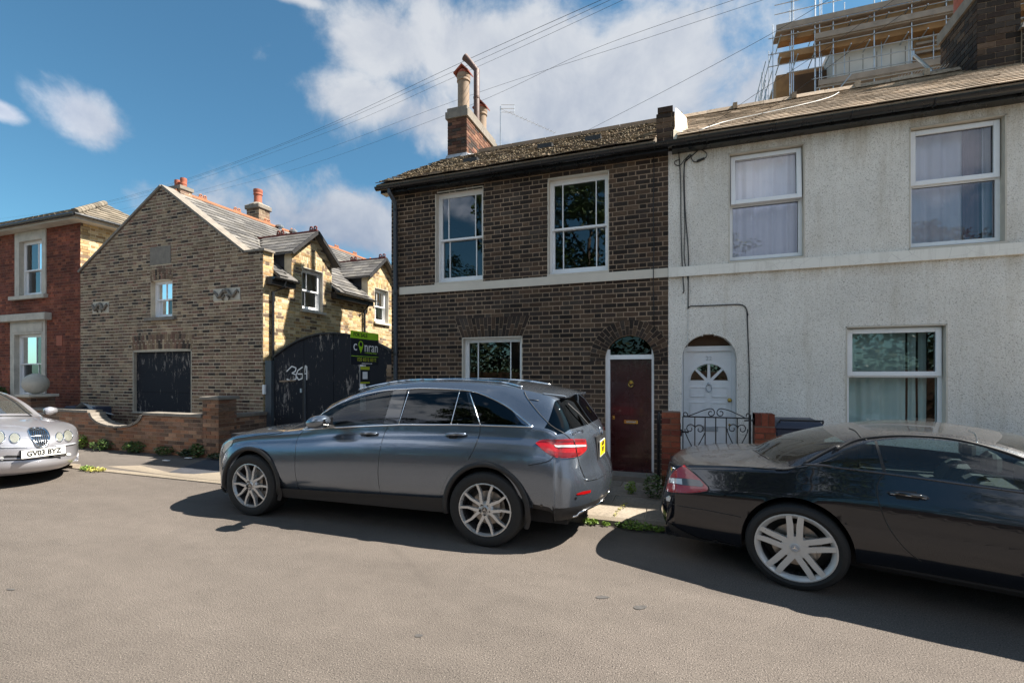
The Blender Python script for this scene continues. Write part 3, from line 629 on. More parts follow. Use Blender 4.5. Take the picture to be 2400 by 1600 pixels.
mb=MB(); mb.lathe([(0,-.012),(.028,-.01),(.03,0)],(-.73,DY,1.46),12,'y'); mb.tube([(-.73+.035*math.cos(t*.5),DY-.02,1.435+.045*math.sin(t*.5)) for t in range(13)],.006,5); mb.build('door_knocker','brass',dr)
mb=MB(); mb.lathe([(0,-.01),(.018,-.008),(.018,0)],(-.985,DY,.93),10,'y'); mb.box(-1.0,-.97,DY-.006,DY,.90,.96); mb.build('door_lock','brass',dr)
# fanlight
pts=[(DC[0]+.35*math.cos(t),FY+.10,max(1.865,DC[1]+.35*math.sin(t))) for t in [math.pi*k/20 for k in range(21)]]
pts=[p for p in pts if p[2]>=1.865]; MB().add(pts,[tuple(range(len(pts)))]).build('fanlight','car_glass_dark',H1)
MB().box(-1.15,-.35,FY-.36,FY+.13,.04,.15).build('doorstep','stone_grey',H1); MB().box(-1.04,-.42,FY+.0,FY+.12,.15,.165).build('threshold','door_maroon',H1)
# chimney
cz0,cz1=5.9,7.30
ch=MB().box(-4.785,-4.345,9.215,10.835,cz0,cz1-.03).build('chimney','mortar_red',H1)
def chim_bricks(par,x0,x1,y0,y1,z0,z1,mat,faces='fr',cap=70,course=.0709):
    items=[]
    z=z0;row=0
    def run(a,b,fn):
        u=a+(row%2)*(-.108); 
        while u<b:
            p,q=max(u,a),min(u+.205,b); u+=.2165
            if q-p>.02: items.append(fn(p,q))
    while z<z1-.03:
        za,zb=z+.006,z+course-.006; pr=.005+random.uniform(-.002,.003)
        if 'f' in faces: run(x0,x1,lambda p,q:[(p,y0-pr,za),(q,y0-pr,za),(q,y0+.02,za),(p,y0+.02,za),(p,y0-pr,zb),(q,y0-pr,zb),(q,y0+.02,zb),(p,y0+.02,zb)])
        if 'r' in faces: run(y0,y1,lambda p,q:[(x1+pr,p,za),(x1+pr,q,za),(x1-.02,q,za),(x1-.02,p,za),(x1+pr,p,zb),(x1+pr,q,zb),(x1-.02,q,zb),(x1-.02,p,zb)])
        if 'l' in faces: run(y0,y1,lambda p,q:[(x0-pr,p,za),(x0-pr,q,za),(x0+.02,q,za),(x0+.02,p,za),(x0-pr,p,zb),(x0-pr,q,zb),(x0+.02,q,zb),(x0+.02,p,zb)])
        z+=course; row+=1
    pieces(par,'chimney_brick',items,mat,cap)
chim_bricks(ch,-4.79,-4.34,9.21,10.84,6.15,7.08,'brick_chimney','fr',170)
mb=MB(); mb.box(-4.83,-4.30,9.17,10.88,7.08,7.22); mb.box(-4.80,-4.33,9.20,10.85,7.22,7.31); mb.build('chimney_cap','stone_grey',ch)
mb=MB(); mb.hexa([(-4.86,9.12,6.13),(-4.30,9.12,6.13),(-4.30,9.22,6.18),(-4.86,9.22,6.18),(-4.80,9.19,6.30),(-4.33,9.19,6.30),(-4.33,9.22,6.3),(-4.80,9.22,6.3)]); mb.hexa([(-4.34,9.19,6.10),(-4.18,9.19,6.18),(-4.18,9.55,6.36),(-4.34,9.55,6.3),(-4.34,9.19,6.28),(-4.33,9.19,6.28),(-4.33,9.75,6.50),(-4.34,9.75,6.50)]); mb.build('lead_flashing','lead',ch)
def pot(par,x,y,z0,h,r,mat='buff_clay',cowl=True,seg=18):
    mb=MB(); mb.lathe([(r*1.0,0),(r*1.02,.03),(r*.92,.08),(r*.92,h-.16),(r*1.06,h-.15),(r*1.06,h-.12),(r*.98,h-.10),(r*1.1,h-.06),(r*1.05,h),(r*.8,h),(r*.8,h-.1),(0,h-.1)],(x,y,z0),seg); p=mb.build('chimney_pot',mat,par,smooth=True,angle=40)
    if cowl:
        mb=MB(); mb.lathe([(r*.9,0),(r*.95,.05),(r*.6,.11),(0,.13)],(x,y,z0+h),seg); mb.hexa([(x-r*1.3,y-r,z0+h),(x+r*.1,y-r,z0+h+.16),(x+r*.1,y+r,z0+h+.16),(x-r*1.3,y+r,z0+h),(x-r*1.35,y-r,z0+h+.02),(x+r*.1,y-r,z0+h+.19),(x+r*.1,y+r,z0+h+.19),(x-r*1.35,y+r,z0+h+.02)])
        mb.hexa([(x+r*1.2,y-r,z0+h),(x+r*.1,y-r,z0+h+.16),(x+r*.1,y+r,z0+h+.16),(x+r*1.2,y+r,z0+h),(x+r*1.25,y-r,z0+h+.02),(x+r*.1,y-r,z0+h+.19),(x+r*.1,y+r,z0+h+.19),(x+r*1.25,y+r,z0+h+.02)]); mb.build('pot_cowl','red_clay',par)
    return p
pot(ch,-4.56,9.52,7.31,.86,.14); pot(ch,-4.56,10.5,7.31,.62,.135)
mb=MB(); mb.tube([(-4.46,10.0,7.3),(-4.46,10.0,8.55),(-4.66,9.93,8.80),(-4.72,9.91,8.86)],[.068,.068,.075,.085],12); mb.tube([(-4.46,10,7.9),(-4.46,10,7.94)],.076,12); mb.build('flue_pipe','rust_metal',ch,smooth=True,angle=50)
an=thing('tv_aerial',(-4.22,10.9,6.3),'thin television aerial on a mast behind the dark brick house chimney','aerial')
MB().tube([(-4.22,10.9,6.2),(-4.22,10.9,8.16)],.014,6).build('mast','galvanised',an)
mb=MB(); p0=Vector((-4.22,10.9,8.10)); p1=Vector((-3.2,12.3,8.0)); mb.tube([p0,p1],.006,4)
for k in range(13):
    q=p0.lerp(p1,.15+k*.07); mb.tube([q-Vector((.06,-.04,0)),q+Vector((.06,-.04,0))],.003,4)
for dz in (-.09,.0,.09): mb.tube([p0+Vector((.02,.0,dz)),p0+Vector((.3,.18,dz+.04))],.007,4)
mb.tube([p0+Vector((.3,.18,-.1)),p0+Vector((.3,.18,.14))],.007,4); mb.build('yagi_array','galvanised',an)
# party parapet
pw=thing('party_parapet',(-.25,7.3,4.8),'rendered brick party wall parapet rising between the two terraced roofs','parapet')
eb=MB().box(-.365,-.125,7.275,7.615,4.86,5.38).build('end_block','mortar_dark',pw); chim_bricks(eb,-.37,-.12,7.27,7.62,4.88,5.38,'brick_dark','fr',40); MB().box(-.35,-.14,7.25,7.55,5.38,5.46).build('coping_brick','brick_dark',pw)
mb=MB(); a,b=Vector((-.36,7.5,5.15)),Vector((-.36,9.45,6.32)); 
mb.hexa([a+Vector((0,0,-.2)),a+Vector((.24,0,-.2)),b+Vector((.24,0,-.2)),b+Vector((0,0,-.2)),a+Vector((0,0,.10)),a+Vector((.24,0,.10)),b+Vector((.24,0,.10)),b+Vector((0,0,.10))]); mb.build('sloping_wall','brick_pier',pw)
mb=MB(); mb.hexa([(-.13,7.05,4.86),(.10,7.05,4.90),(.06,9.3,6.28),(-.13,9.3,6.26),(-.13,7.22,5.08),(-.11,7.22,5.08),(-.10,9.3,6.48),(-.13,9.3,6.5)]); mb.build('cement_fillet','mortar_light',pw)
# ================================================================ WHITE HOUSE
H2=thing('rendered_house',(3,FY,0),'white pebble dashed terraced house with plastic framed windows and arched white door','house')
DC2=(.335,1.775)
def hole2(z):
    if z<.14: return []
    if z<1.76: return [(-.02,.69)]
    if z<2.13: w=.355*max(0,1-((z-1.76)/.37)**2.15)**.465; return [(.335-w,.335+w)]
    return []
def iv2(z): return clip_iv([(-.2,7.2)],([(.59,1.495)] if 3.10<z<4.60 else [])+([(2.615,3.535)] if 3.10<z<4.60 else [])+([(1.955,2.985)] if .88<z<2.18 else [])+hole2(z))
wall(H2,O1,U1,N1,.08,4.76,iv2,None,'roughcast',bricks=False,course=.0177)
MB().box(-.198,7.2,FY-.038,FY,2.955,3.09).build('string_course','band_white',H2)
shell(H2,-.2,7.2,4.9); gable_tri(H2,7.0,'roughcast')
r2=front_roof(H2,-.08,7.3,'tile_brown',.28,.195,'roof_tile',.003,0,.009)
for k in range(16):
    x=-.05+k*.46; mb=MB(); rz=6.32+random.uniform(-.004,.004)
    mb.hexa([(x,9.30,rz-.02),(x+.455,9.30,rz-.02),(x+.455,9.52,rz-.02),(x,9.52,rz-.02),(x,9.36,rz+.065),(x+.455,9.36,rz+.065),(x+.455,9.46,rz+.065),(x,9.46,rz+.065)]); 
    if k%2==0: mb.box(x-.035,x+.035,9.29,9.53,rz-.02,rz+.085)
    mb.build('ridge_tile','tile_brown',r2)
gutter(H2,-.199,7.3,r=.064)
def upvc(H,x0,x1,z0,z1,y,split,curt,openv=0,pane='pane_clear',f=.045,f2=.04,lab=None):
    mb=MB(); rect_frame(mb,x0,x1,z0,z1,y,f,.07); mb.box(x0+f,x1-f,y,y+.07,split-.02,split+.02); w=mb.build('window','sash_white',H); 
    if lab: w['label']=lab
    for (a,b,up) in ((z0+f,split-.02,0),(split+.02,z1-f,1)):
        q0,q1=x0+f,x1-f; yy=y-.02 if up else y+.008
        if up:
            mb=MB(); rect_frame(mb,q0-.028,q1+.028,a-.022,b+.026,yy-.012,.058,.05)
            if openv: mb.v=[Vector((v.x,v.y-openv*(b-v.z)/(b-a),v.z)) for v in mb.v]
            mb.build('casement','sash_white',w,bevel=.004)
            q0+=.03;q1-=.03;a_,b_=a+.034,b-.03
        else: a_,b_=a,b
        gq=MB().add([(q0,yy+.02-(openv if up else 0)*.9,a_),(q1,yy+.0205-(openv if up else 0)*.9,a_),(q1,yy+.0198,b_),(q0,yy+.0202,b_)],[(0,1,2,3)]); gq.build('pane',pane,w)
        mb=MB(); rect_frame(mb,q0-.004,q1+.004,a_-.004,b_+.004,yy+.012-(openv if up else 0)*.4,.008,.006); mb.build('pane_seal','rubber',w)
    for (c0,c1,mat,amp,fr) in curt:
        mb=MB(); n=max(24,int((c1-c0)*140)); vs=[]
        ph=random.uniform(0,6)
        for i in range(n+1):
            x=c0+(c1-c0)*i/n; yv=y+.16+amp*(math.sin(x*fr+ph)+.6*math.sin(x*fr*1.73+ph*2)+.35*math.sin(x*fr*3.1))
            vs+=[(x,yv,z0-.02),(x+.004*math.sin(x*31),yv+amp*.3*math.sin(x*fr*.8),(z0+z1)/2),(x,yv,z1+.02)]
        mb.add(vs,[(3*i+k,3*i+3+k,3*i+4+k,3*i+1+k) for i in range(n) for k in (0,1)]); mb.build('curtain',mat,w,smooth=True)
    return w
upvc(H2,.60,1.485,3.15,4.592,FY+.09,3.90,[(.55,1.55,'curtain_lilac',.018,24)],.05,lab='first floor window nearest the party wall with its top light ajar')
upvc(H2,2.625,3.525,3.15,4.592,FY+.09,3.90,[(2.55,3.24,'curtain_lilac',.018,22),(3.42,3.6,'curtain_lilac',.015,30),(3.23,3.43,'curtain_mauve',.02,40)],lab='first floor window at the right with a mauve curtain')
upvc(H2,1.965,2.975,.90,2.17,FY+.09,1.555,[(1.9,2.66,'curtain_teal',.022,21),(2.69,2.77,'curtain_teal',.01,40),(2.80,2.88,'curtain_teal',.01,40)],pane='pane',lab='ground floor window with pale curtains behind the black car')
for (x0,x1,z0,z1) in [(.59,1.495,3.12,4.60),(2.615,3.535,3.12,4.60),(1.955,2.985,.9,2.18)]: reveal(H2,x0,x1,z0,z1,FY-.004,FY+.10,'reveal_cream')
# arched porch and white door
mb=MB(); mb.box(-.02,.0,FY+.1,FY+.2,.14,1.95); mb.box(.005,.045,FY+.12,FY+.2,.14,1.96); mb.box(.640,.688,FY+.12,FY+.2,.14,1.96); mb.box(.045,.640,FY+.12,FY+.2,1.905,1.975); mb.build('door_frame','door_white',H2)
WY=FY+.15
wd=MB().box(.045,.640,WY,WY+.04,.15,1.905).build('front_door','door_white',H2)
for (x0,x1,z0,z1) in [(.095,.295,1.255,1.40),(.385,.585,1.255,1.40),(.095,.295,.84,1.18),(.385,.585,.84,1.18),(.095,.295,.30,.62),(.385,.585,.30,.62)]:
    mb=MB(); mb.box(x0+.012,x1-.012,WY-.004,WY,z0+.012,z1-.012); rect_frame(mb,x0,x1,z0,z1,WY-.012,.012,.012); mb.build('door_panel','door_white',wd)
cx,cz,R=.343,1.475,.245
for k in range(4):
    a0=math.pi*(1-k/4)-.07; a1=math.pi*(1-(k+1)/4)+.07
    pts=[(cx+.06*math.cos((a0+a1)/2),WY-.004,cz+.05*math.sin((a0+a1)/2))]+[(cx+R*math.cos(a0+(a1-a0)*i/8),WY-.004,cz+R*math.sin(a0+(a1-a0)*i/8)) for i in range(9)]
    MB().prism([Vector(p) for p in pts],(0,.003,0)).build('fan_pane','pane',wd); MB().prism([Vector(p)+Vector((0,.0035,0)) for p in pts],(0,.0004,0)).build('fan_backing','interior_black',wd)
mb=MB(); mb.tube([(cx+(R+.012)*math.cos(math.pi*i/20),WY-.004,cz+(R+.012)*math.sin(math.pi*i/20)) for i in range(21)],.008,5); mb.build('fan_moulding','door_white',wd)
mb=MB(); mb.tube([(cx+.035*math.cos(t*.52),WY-.018,1.385+.055*math.sin(t*.52)) for t in range(12)],.006,5,closed=True); mb.lathe([(0,-.014),(.022,-.01),(.024,0)],(cx,WY,1.445),10,'y'); mb.build('door_knocker','galvanised',wd)
mb=MB(); mb.lathe([(0,-.05),(.022,-.045),(.026,-.03),(.014,-.012),(.03,-.006),(.03,0)],(.612,WY,1.215),12,'y'); mb.build('door_knob','brass',wd,smooth=True)
mb=MB(); mb.lathe([(0,-.008),(.016,-.006),(.016,0)],(.612,WY,.87),10,'y'); mb.build('door_lock','brass',wd)
mb=MB(); mb.box(.25,.46,WY-.012,WY,.775,.835); mb.build('letter_plate','galvanised',wd)
text_mesh('house_number','22',.085,'galvanised',wd,(.343,WY-.004,1.80),(1,0,0),(0,0,1),.002)
MB().box(-.03,.70,FY-.25,FY+.2,.05,.15).build('doorstep','stone_grey',H2)
MB().box(-.05,.72,FY+.185,FY+.20,1.9,2.2).build('porch_head','timber_dark',H2)
# big chimney, stands on the ridge
ch2=MB().box(4.075,4.555,8.905,9.945,6.0,7.12).build('chimney','mortar_dark',H2)
chim_bricks(ch2,4.07,4.56,8.90,9.95,6.0,7.10,'brick_dark','fl',160,.085)
c3=MB().box(4.56,5.6,8.85,9.9,6.0,6.55).build('chimney_base','mortar_dark',H2); chim_bricks(c3,4.56,5.6,8.845,9.9,6.0,6.50,'brick_dark','f',80,.085)
mb=MB(); mb.hexa([(4.52,8.80,6.50),(5.65,8.80,6.50),(5.65,9.95,6.50),(4.52,9.95,6.50),(4.57,8.84,6.60),(5.65,8.84,6.60),(5.65,9.9,6.60),(4.57,9.9,6.60)]); mb.build('chimney_shoulder','stone_grey',c3)
MB().box(4.03,4.6,8.86,9.99,7.10,7.28).build('chimney_cap','stone_grey',ch2)
pot(ch2,4.28,9.72,7.28,.9,.14,'red_clay',False); pot(ch2,4.32,9.2,7.28,.6,.13,'buff_clay',False)
br=thing('aerial_bracket',(3.3,9.5,6.4),'bent grey metal arm fixed to the ridge beside the big chimney','bracket')
MB().tube([at(2184,190,9.5),at(2182,165,9.5),at(2142,130,9.5),at(2141,120,9.5)],[.03,.025,.022,.018],8).build('arm','galvanised',br)
mb=MB(); a=at(2100,188,9.6); b=at(2215,160,9.6); mb.tube([a,b],.012,6)
for k in range(16):
    q=a.lerp(b,k/15); mb.tube([q-Vector((0,.12,.0)),q+Vector((0,.12,.0))],.006,4)
mb.build('aerial_boom','galvanised',br)
# ================================================================ COACH HOUSE
CY=7.4
H3=thing('coach_house',(-11,CY,0),'gabled yellow stock brick coach house with a boarded doorway and two side dormers','building')
O3=(0,CY,0)
def gab(z):
    if z<4.09: return (-13.91,-8.05)
    l=-13.88+(z-4.09)*(13.88-11.03)/(5.77-4.09); r=-8.57-(z-4.12)*(11.03-8.57)/(5.77-4.12)*-1 if False else -8.57-(z-4.09)*(11.03-8.57)/(5.77-4.09)
    return (l,r) if r-l>.02 else (-11.04,-11.02)
def wtop(x): return 3.655+.055*(1-((x+11.035)/.355)**2)
def iv3(z): return clip_iv([gab(z)],([(-11.39,-10.68)] if 2.86<z<3.70 else [])+([(-12.0,-10.08)] if .70<z<2.12 else []))
def iv3b(z):
    h=[]
    if 2.86<z<3.92: w=.035*max(0,(z-3.68))/.24; h.append((-11.39-w,-10.68+w))
    if .70<z<2.12: h.append((-12.0,-10.08))
    if 2.12<=z<2.47: w=.09*(z-2.12)/.35; h.append((-12.01-w,-10.07+w))
    if 4.05<z<4.45: h.append((-11.40,-10.73))
    if 3.055<z<3.29 : h.append((-13.43,-12.83)) if 2<3 else None
    if 3.13<z<3.39: h.append((-9.42,-8.66))
    return clip_iv([gab(z)],h)
w3=wall(H3,O3,U1,N1,.06,5.77,iv3,None,'mortar_light',bricks=False,course=.0355)
wall(w3,O3,U1,N1,.06,5.77,iv3,'brick_stock','mortar_light',back=False,ivb=iv3b,cap=290,proud=.0055,jit=.003,j=.0145,stretch=.202,head=.094)
lintel(w3,O3,U1,N1,-12.0,-10.08,2.13,2.46,.09,31,'brick_stock',rise=.02); lintel(w3,O3,U1,N1,-11.39,-10.68,3.67,3.91,.04,13,'brick_stock',rise=.05)
p0=at(347,743-0,CY)
MB().box(-11.40,-10.73,CY-.012,CY,4.05,4.45).build('date_stone','stone_grey',H3)
def relief(x0,x1,z0,z1):
    o=MB().box(x0,x1,CY-.015,CY,z0,z1).build('relief_panel','stone_white',H3)
    mb=MB(); cx=(x0+x1)/2; cz=(z0+z1)/2; w=(x1-x0)/2
    for s in (-1,1):
        pts=[(cx+s*w*.15,CY-.04,cz+.09),(cx+s*w*.35,CY-.05,cz-.02),(cx+s*w*.55,CY-.045,cz-.06),(cx+s*w*.72,CY-.04,cz+.02),(cx+s*w*.85,CY-.04,cz+.07),(cx+s*w*.93,CY-.03,cz+.02)]
        mb.tube(pts,[.03,.035,.03,.028,.024,.015],7)
        mb.tube([(cx+s*w*.1,CY-.04,cz-.02),(cx+s*w*.3,CY-.04,cz-.09),(cx+s*w*.2,CY-.03,cz-.12)],[.022,.02,.012],6)
    mb.lathe([(0,-.075),(.035,-.06),(.05,-.03),(.05,0)],(cx,CY-.01,cz+.07),12,'y'); mb.build('carved_beasts','stone_grey',o,smooth=True)
relief(-13.43,-12.83,3.06,3.29); relief(-9.42,-8.66,3.135,3.385)
MB().box(-11.52,-10.55,CY-.07,CY,2.79,2.86).build('window_sill','stone_grey',H3)
w=sash(H3,-11.38,-10.69,2.86,3.695,CY+.09,(.5,),1,3.27,stile=.03,botrail=.05); w['label']='small arched sash window above the boarded doorway'
MB().box(-11.40,-11.27,CY+.0,CY+.12,2.86,3.70).build('window_reveal','stone_grey',H3) if False else reveal(H3,-11.39,-10.68,2.86,3.70,CY-.003,CY+.12,'mortar_light')
bd=MB().box(-11.98,-10.09,CY+.08,CY+.12,.70,2.115).build('boarding','gate_black',H3)
for k in range(3): MB().box(-11.975+.002,-10.095,CY+.066,CY+.08,.705+k*.47,.705+k*.47+.462).build('board','gate_black',bd)
reveal(H3,-12.0,-10.08,.72,2.12,CY-.004,CY+.12,'concrete',.03,'door_surround')
# copings
mb=MB()
def cop(mb,x0,z0,x1,z1,y0,y1,t=.05):
    d=Vector((x1-x0,0,z1-z0)).normalized(); n=Vector((-d.z,0,d.x)); n=n if n.z>0 else -n
    a=Vector((x0,0,z0));b=Vector((x1,0,z1))
    mb.hexa([Vector((a.x,y0,a.z)),Vector((b.x,y0,b.z)),Vector((b.x,y1,b.z)),Vector((a.x,y1,a.z)),Vector((a.x,y0,a.z))+n*t,Vector((b.x,y0,b.z))+n*t,Vector((b.x,y1,b.z))+n*t,Vector((a.x,y1,a.z))+n*t])
cop(mb,-13.95,4.07,-11.03,5.79,CY-.035,CY+.27); cop(mb,-8.55,4.09,-11.03,5.79,CY-.035,CY+.27); mb.box(-8.57,-7.98,CY-.035,CY+.24,4.09,4.135); mb.build('gable_coping','stone_grey',H3)
# side wall facing the gateway
OS=(-8.05,CY,0); US=(0,1,0); NS=(1,0,0); DOR=[8.78,11.45]
def side_iv(z,holes=True):
    out=[]
    if z<3.60: out=[(0.201,6.2)]
    else:
        if z<4.09: out.append((.201,.26))
        for c in DOR:
            h=.63 if z<4.22 else .63*(4.84-z)/(4.84-4.22)
            if z<4.84 and h>.01: out.append((c-h-CY,c+h-CY))
    if holes:
        hs=[]
        for c in DOR:
            if 3.04<z<4.0: hs.append((c-.335-CY,c+.335-CY))
        out=clip_iv(out,hs)
    return out
def side_ivb(z):
    o=side_iv(z); hs=[]
    o=[((0.0,b) if abs(a-.201)<1e-6 else (a,b)) for a,b in o]
    for c in DOR:
        if 3.99<z<4.24: w=.335+.05*(z-3.99)/.25; hs.append((c-w-CY,c+w-CY))
    return clip_iv(o,hs)
ws=wall(H3,OS,US,NS,.06,4.84,side_iv,'brick_yellow','mortar_cream',ivb=side_ivb,cap=1,proud=.005,jit=.003,wallname='side_wall',bname='side_brick') if False else wall(H3,OS,US,NS,.06,4.84,side_iv,'brick_yellow','mortar_cream',ivb=side_ivb,cap=280,proud=.005,jit=.003,wallname='side_wall')
for c in DOR:
    lintel(ws,OS,US,NS,c-.335-CY,c+.335-CY,4.0,4.24,.05,13,'brick_yellow')
    T=Matrix.Translation((-8.05,c,0))@Matrix.Rotation(math.radians(90),4,'Z')
    w=sash(H3,-.325,.325,3.05,3.97,.09,(.35,),1,3.5,stile=.03,botrail=.06,pane='pane',T=T)
    w['label']='sash window in the '+('nearer' if c<9 else 'farther')+' dormer'
    MB().box(-8.05,-7.98,c-.38,c+.38,2.985,3.04).build('window_sill','stone_white',H3)
    mb=MB(); mb.box(-8.17,-8.045,c-.337,c-.322,3.04,4.0); mb.box(-8.17,-8.045,c+.322,c+.337,3.04,4.0); mb.box(-8.17,-8.045,c-.335,c+.335,3.985,4.002); mb.build('window_reveal','stone_white',H3)
    MB().box(-8.42,-8.40,c-.45,c+.45,2.95,4.05).build('blind','blind_green',w)
# rest of the shell
MB().prism([(-13.9,13.4,3.9),(-8.2,13.4,3.9),(-11.05,13.4,5.72)],(0,.2,0)).build('rear_gable','mortar_dark',H3)
MB().box(-13.7,-8.26,CY+.21,13.39,3.82,3.90).build('ceiling','room_dark',H3) if False else None
MB().box(-13.7,-8.9,9.6,9.7,.1,5.0).build('partition_wall','room_dark',H3)
mb=MB(); mb.box(-13.91,-13.71,CY+.2,13.6,0,4.0); mb.box(-13.71,-8.25,13.4,13.6,0,4.2); mb.build('rear_walls','mortar_dark',H3)
RVc=Vector((-3.13,0,2.18)).normalized(); RLc=Vector((-3.13,0,2.18)).length
mb=MB()
def slab(mb,x0,z0,x1,z1,y0,y1,t=.04): mb.hexa([(x0,y0,z0-t),(x0,y1,z0-t),(x1,y1,z1-t),(x1,y0,z1-t),(x0,y0,z0),(x0,y1,z0),(x1,y1,z1),(x1,y0,z1)])
zx=lambda x:5.80-.6965*(11.0+x)
for (y0,y1,xs) in [(7.66,8.15,-7.87),(8.15,9.41,-8.45),(9.41,10.82,-7.87),(10.82,12.08,-8.45),(12.08,16.5,-7.87)]: slab(mb,xs,zx(xs)-.012,-11.0,5.79,y0,y1)
slab(mb,-14.0,3.70,-11.0,5.79,7.66,16.5); rc=mb.build('roof','slate_grey',H3)
def dz_(y,c): return 4.86-.857*abs(y-c)
def clipc(u,v):
    y=7.66+u; x=-7.87+RVc.x*v; z=3.62+RVc.z*v
    for c in DOR:
        if abs(y-c)<.76 and z<dz_(y,c)+.02: return False
    return True
tiles(rc,'slate',(-7.87,7.66,3.62),(0,1,0),RVc,26,18,.25,.205,'slate_grey',300,.008,.06,.003,.005,clipc,.012)
for c in DOR:
    d_=Vector((-.0,0,0)); ys=c-.75; mb=MB()
    mb.add([(-7.90,c,4.86),(-9.70,c,4.86),(-8.74,ys,4.217),(-7.90,ys,4.217),(-7.90,c,4.83),(-9.70,c,4.83),(-8.74,ys,4.187),(-7.90,ys,4.187)],[(0,1,2,3),(7,6,5,4),(0,3,7,4),(3,2,6,7)])
    yr=c+.75; mb.add([(-7.90,c,4.86),(-9.70,c,4.86),(-8.74,yr,4.217),(-7.90,yr,4.217),(-7.90,c,4.83),(-9.70,c,4.83),(-8.74,yr,4.187),(-7.90,yr,4.187)],[(3,2,1,0),(4,5,6,7),(4,7,3,0),(7,6,2,3)])
    dr_=mb.build('dormer_roof','slate_grey',H3)
    V=Vector((0,.75,.643)).normalized(); items=[]
    for r in range(6):
        v0=r*.165; 
        for k in range(8):
            x1=-7.89-k*.25-(r%2)*.12; x0=x1-.247; lim=-8.74-(9.70-8.74)*(v0+.08)/.988
            if x0<lim-.1: break
            x0=max(x0,lim)
            if k==0: x1=-7.89
            y0=ys+V.y*v0; z0=4.217+V.z*v0; y1=ys+V.y*(v0+.2); z1=4.217+V.z*(v0+.2)
            n=Vector((0,-V.z,V.y)); j=random.uniform(0,.003)
            a=[Vector((x0,y0,z0))+n*(.012+j),Vector((x1,y0,z0))+n*(.012+j),Vector((x1,y1,z1))+n*.002,Vector((x0,y1,z1))+n*.002]
            items.append(a+[q+n*.010 for q in a])
    pieces(dr_,'slate',items,'slate_grey',60)
    MB().prism([(-8.07,c-.60,3.76),(-8.07,c-.60,4.26),(-8.78,c-.60,4.26)],(0,.03,0)).build('dormer_cheek','patch_dark',H3)
    MB().prism([(-8.07,c+.57,3.76),(-8.07,c+.57,4.26),(-8.78,c+.57,4.26)],(0,.03,0)).build('dormer_cheek','patch_dark',H3)
    mb=MB()
    for s in (-1,1): mb.bar((-7.885,c,4.845),(-7.885,c+s*.77,4.19),.03,.07)
    mb.build('barge_board','dark_wood',H3)
    rd=MB().box(-9.7,-7.9,c-.035,c+.035,4.85,4.89).build('dormer_ridge','terracotta_dark',H3)
    for xx in (-7.97,-8.95):
        mb=MB()
        for q in (0,.12): 
            mb.tube([(xx-q+.038*math.cos(t*math.pi/6),c,4.945+.038*math.sin(t*math.pi/6)) for t in range(12)],.018,6,closed=True)
        mb.box(xx-.17,xx+.05,c-.015,c+.015,4.88,4.915); mb.build('ridge_crest','terracotta_dark',rd)
# eaves gutters and downpipes of the side
for (y0,y1) in [(7.45,8.12),(9.35,10.86)]:
    mb=MB(); n=8; vs=[]; r=.05
    for y in (y0,y1):
        for k in range(n+1): a=math.pi+math.pi*k/n; vs.append((-7.83+math.cos(a)*r,y,3.565+math.sin(a)*r))
    m_=n+1; mb.add(vs,[(i,i+1,i+1+m_,i+m_) for i in range(n)]+[tuple(range(m_)),tuple(range(m_,2*m_))[::-1]]); mb.build('gutter','black_pipe',H3)
    MB().box(-8.03,-7.88,y0+.02,y1-.02,3.42,3.58).build('eaves_box','dark_wood',H3)
for y in (7.75,10.55):
    mb=MB(); mb.tube([(-7.83,y,3.52),(-7.83,y,3.40),(-7.99,y-.16 if y<9 else y+.05,3.28),(-7.99,y-.16 if y<9 else y+.05,.1)],.032,9); mb.build('downpipe','black_pipe',H3,smooth=True,angle=50)
mb=MB(); mb.tube([(-7.90,8.0+.05,2.02),(-7.90,8.05,2.25)],.05,10); mb.build('wall_lamp','stone_white',H3)
rdm=MB().box(-11.05,-10.95,7.66,16.5,5.78,5.835).build('ridge','terracotta_ridge',H3)
y=8.35
while y<16:
    mb=MB(); mb.box(-11.01,-10.99,y-.11,y+.11,5.83,5.87)
    for q in (-.055,.055): mb.tube([(-11.0,y+q+.032*math.cos(t*math.pi/5),5.90+.032*math.sin(t*math.pi/5)) for t in range(10)],.018,6,closed=True)
    mb.build('ridge_crest','terracotta_ridge',rdm); y+=.95
c1=MB().box(-11.25,-10.9,7.73,8.0,5.4,5.93).build('chimney','mortar_light',H3); chim_bricks(c1,-11.25,-10.9,7.73,8.0,5.5,5.86,'brick_stock','fr',40)
MB().box(-11.28,-10.87,7.70,8.03,5.86,5.94).build('chimney_cap','stone_grey',c1); pot(c1,-11.17,7.86,5.94,.19,.065,'terracotta',False); pot(c1,-10.98,7.86,5.94,.21,.065,'terracotta',False)
c2=MB().box(-11.7,-11.25,10.2,10.57,5.3,6.42).build('chimney','mortar_light',H3); chim_bricks(c2,-11.7,-11.25,10.2,10.57,5.5,6.32,'brick_stock','fr',60)
MB().box(-11.75,-11.2,10.15,10.62,6.27,6.40).build('chimney_cap','stone_grey',c2,bevel=.02); MB().lathe([(.24,0),(.12,.09),(0,.09)],(-11.48,10.38,6.40),10).build('chimney_flaunching','stone_grey',c2); pot(c2,-11.48,10.38,6.45,.42,.115,'terracotta',False)
for (px,py) in [(656,533),(688,544)]:
    p=atX(px,py,-10.9); mb=MB(); mb.lathe([(.05,-.3),(.05,0),(.10,.0),(.11,.05),(0,.09)],p,12); mb.build('flue_vent','galvanised',H3)
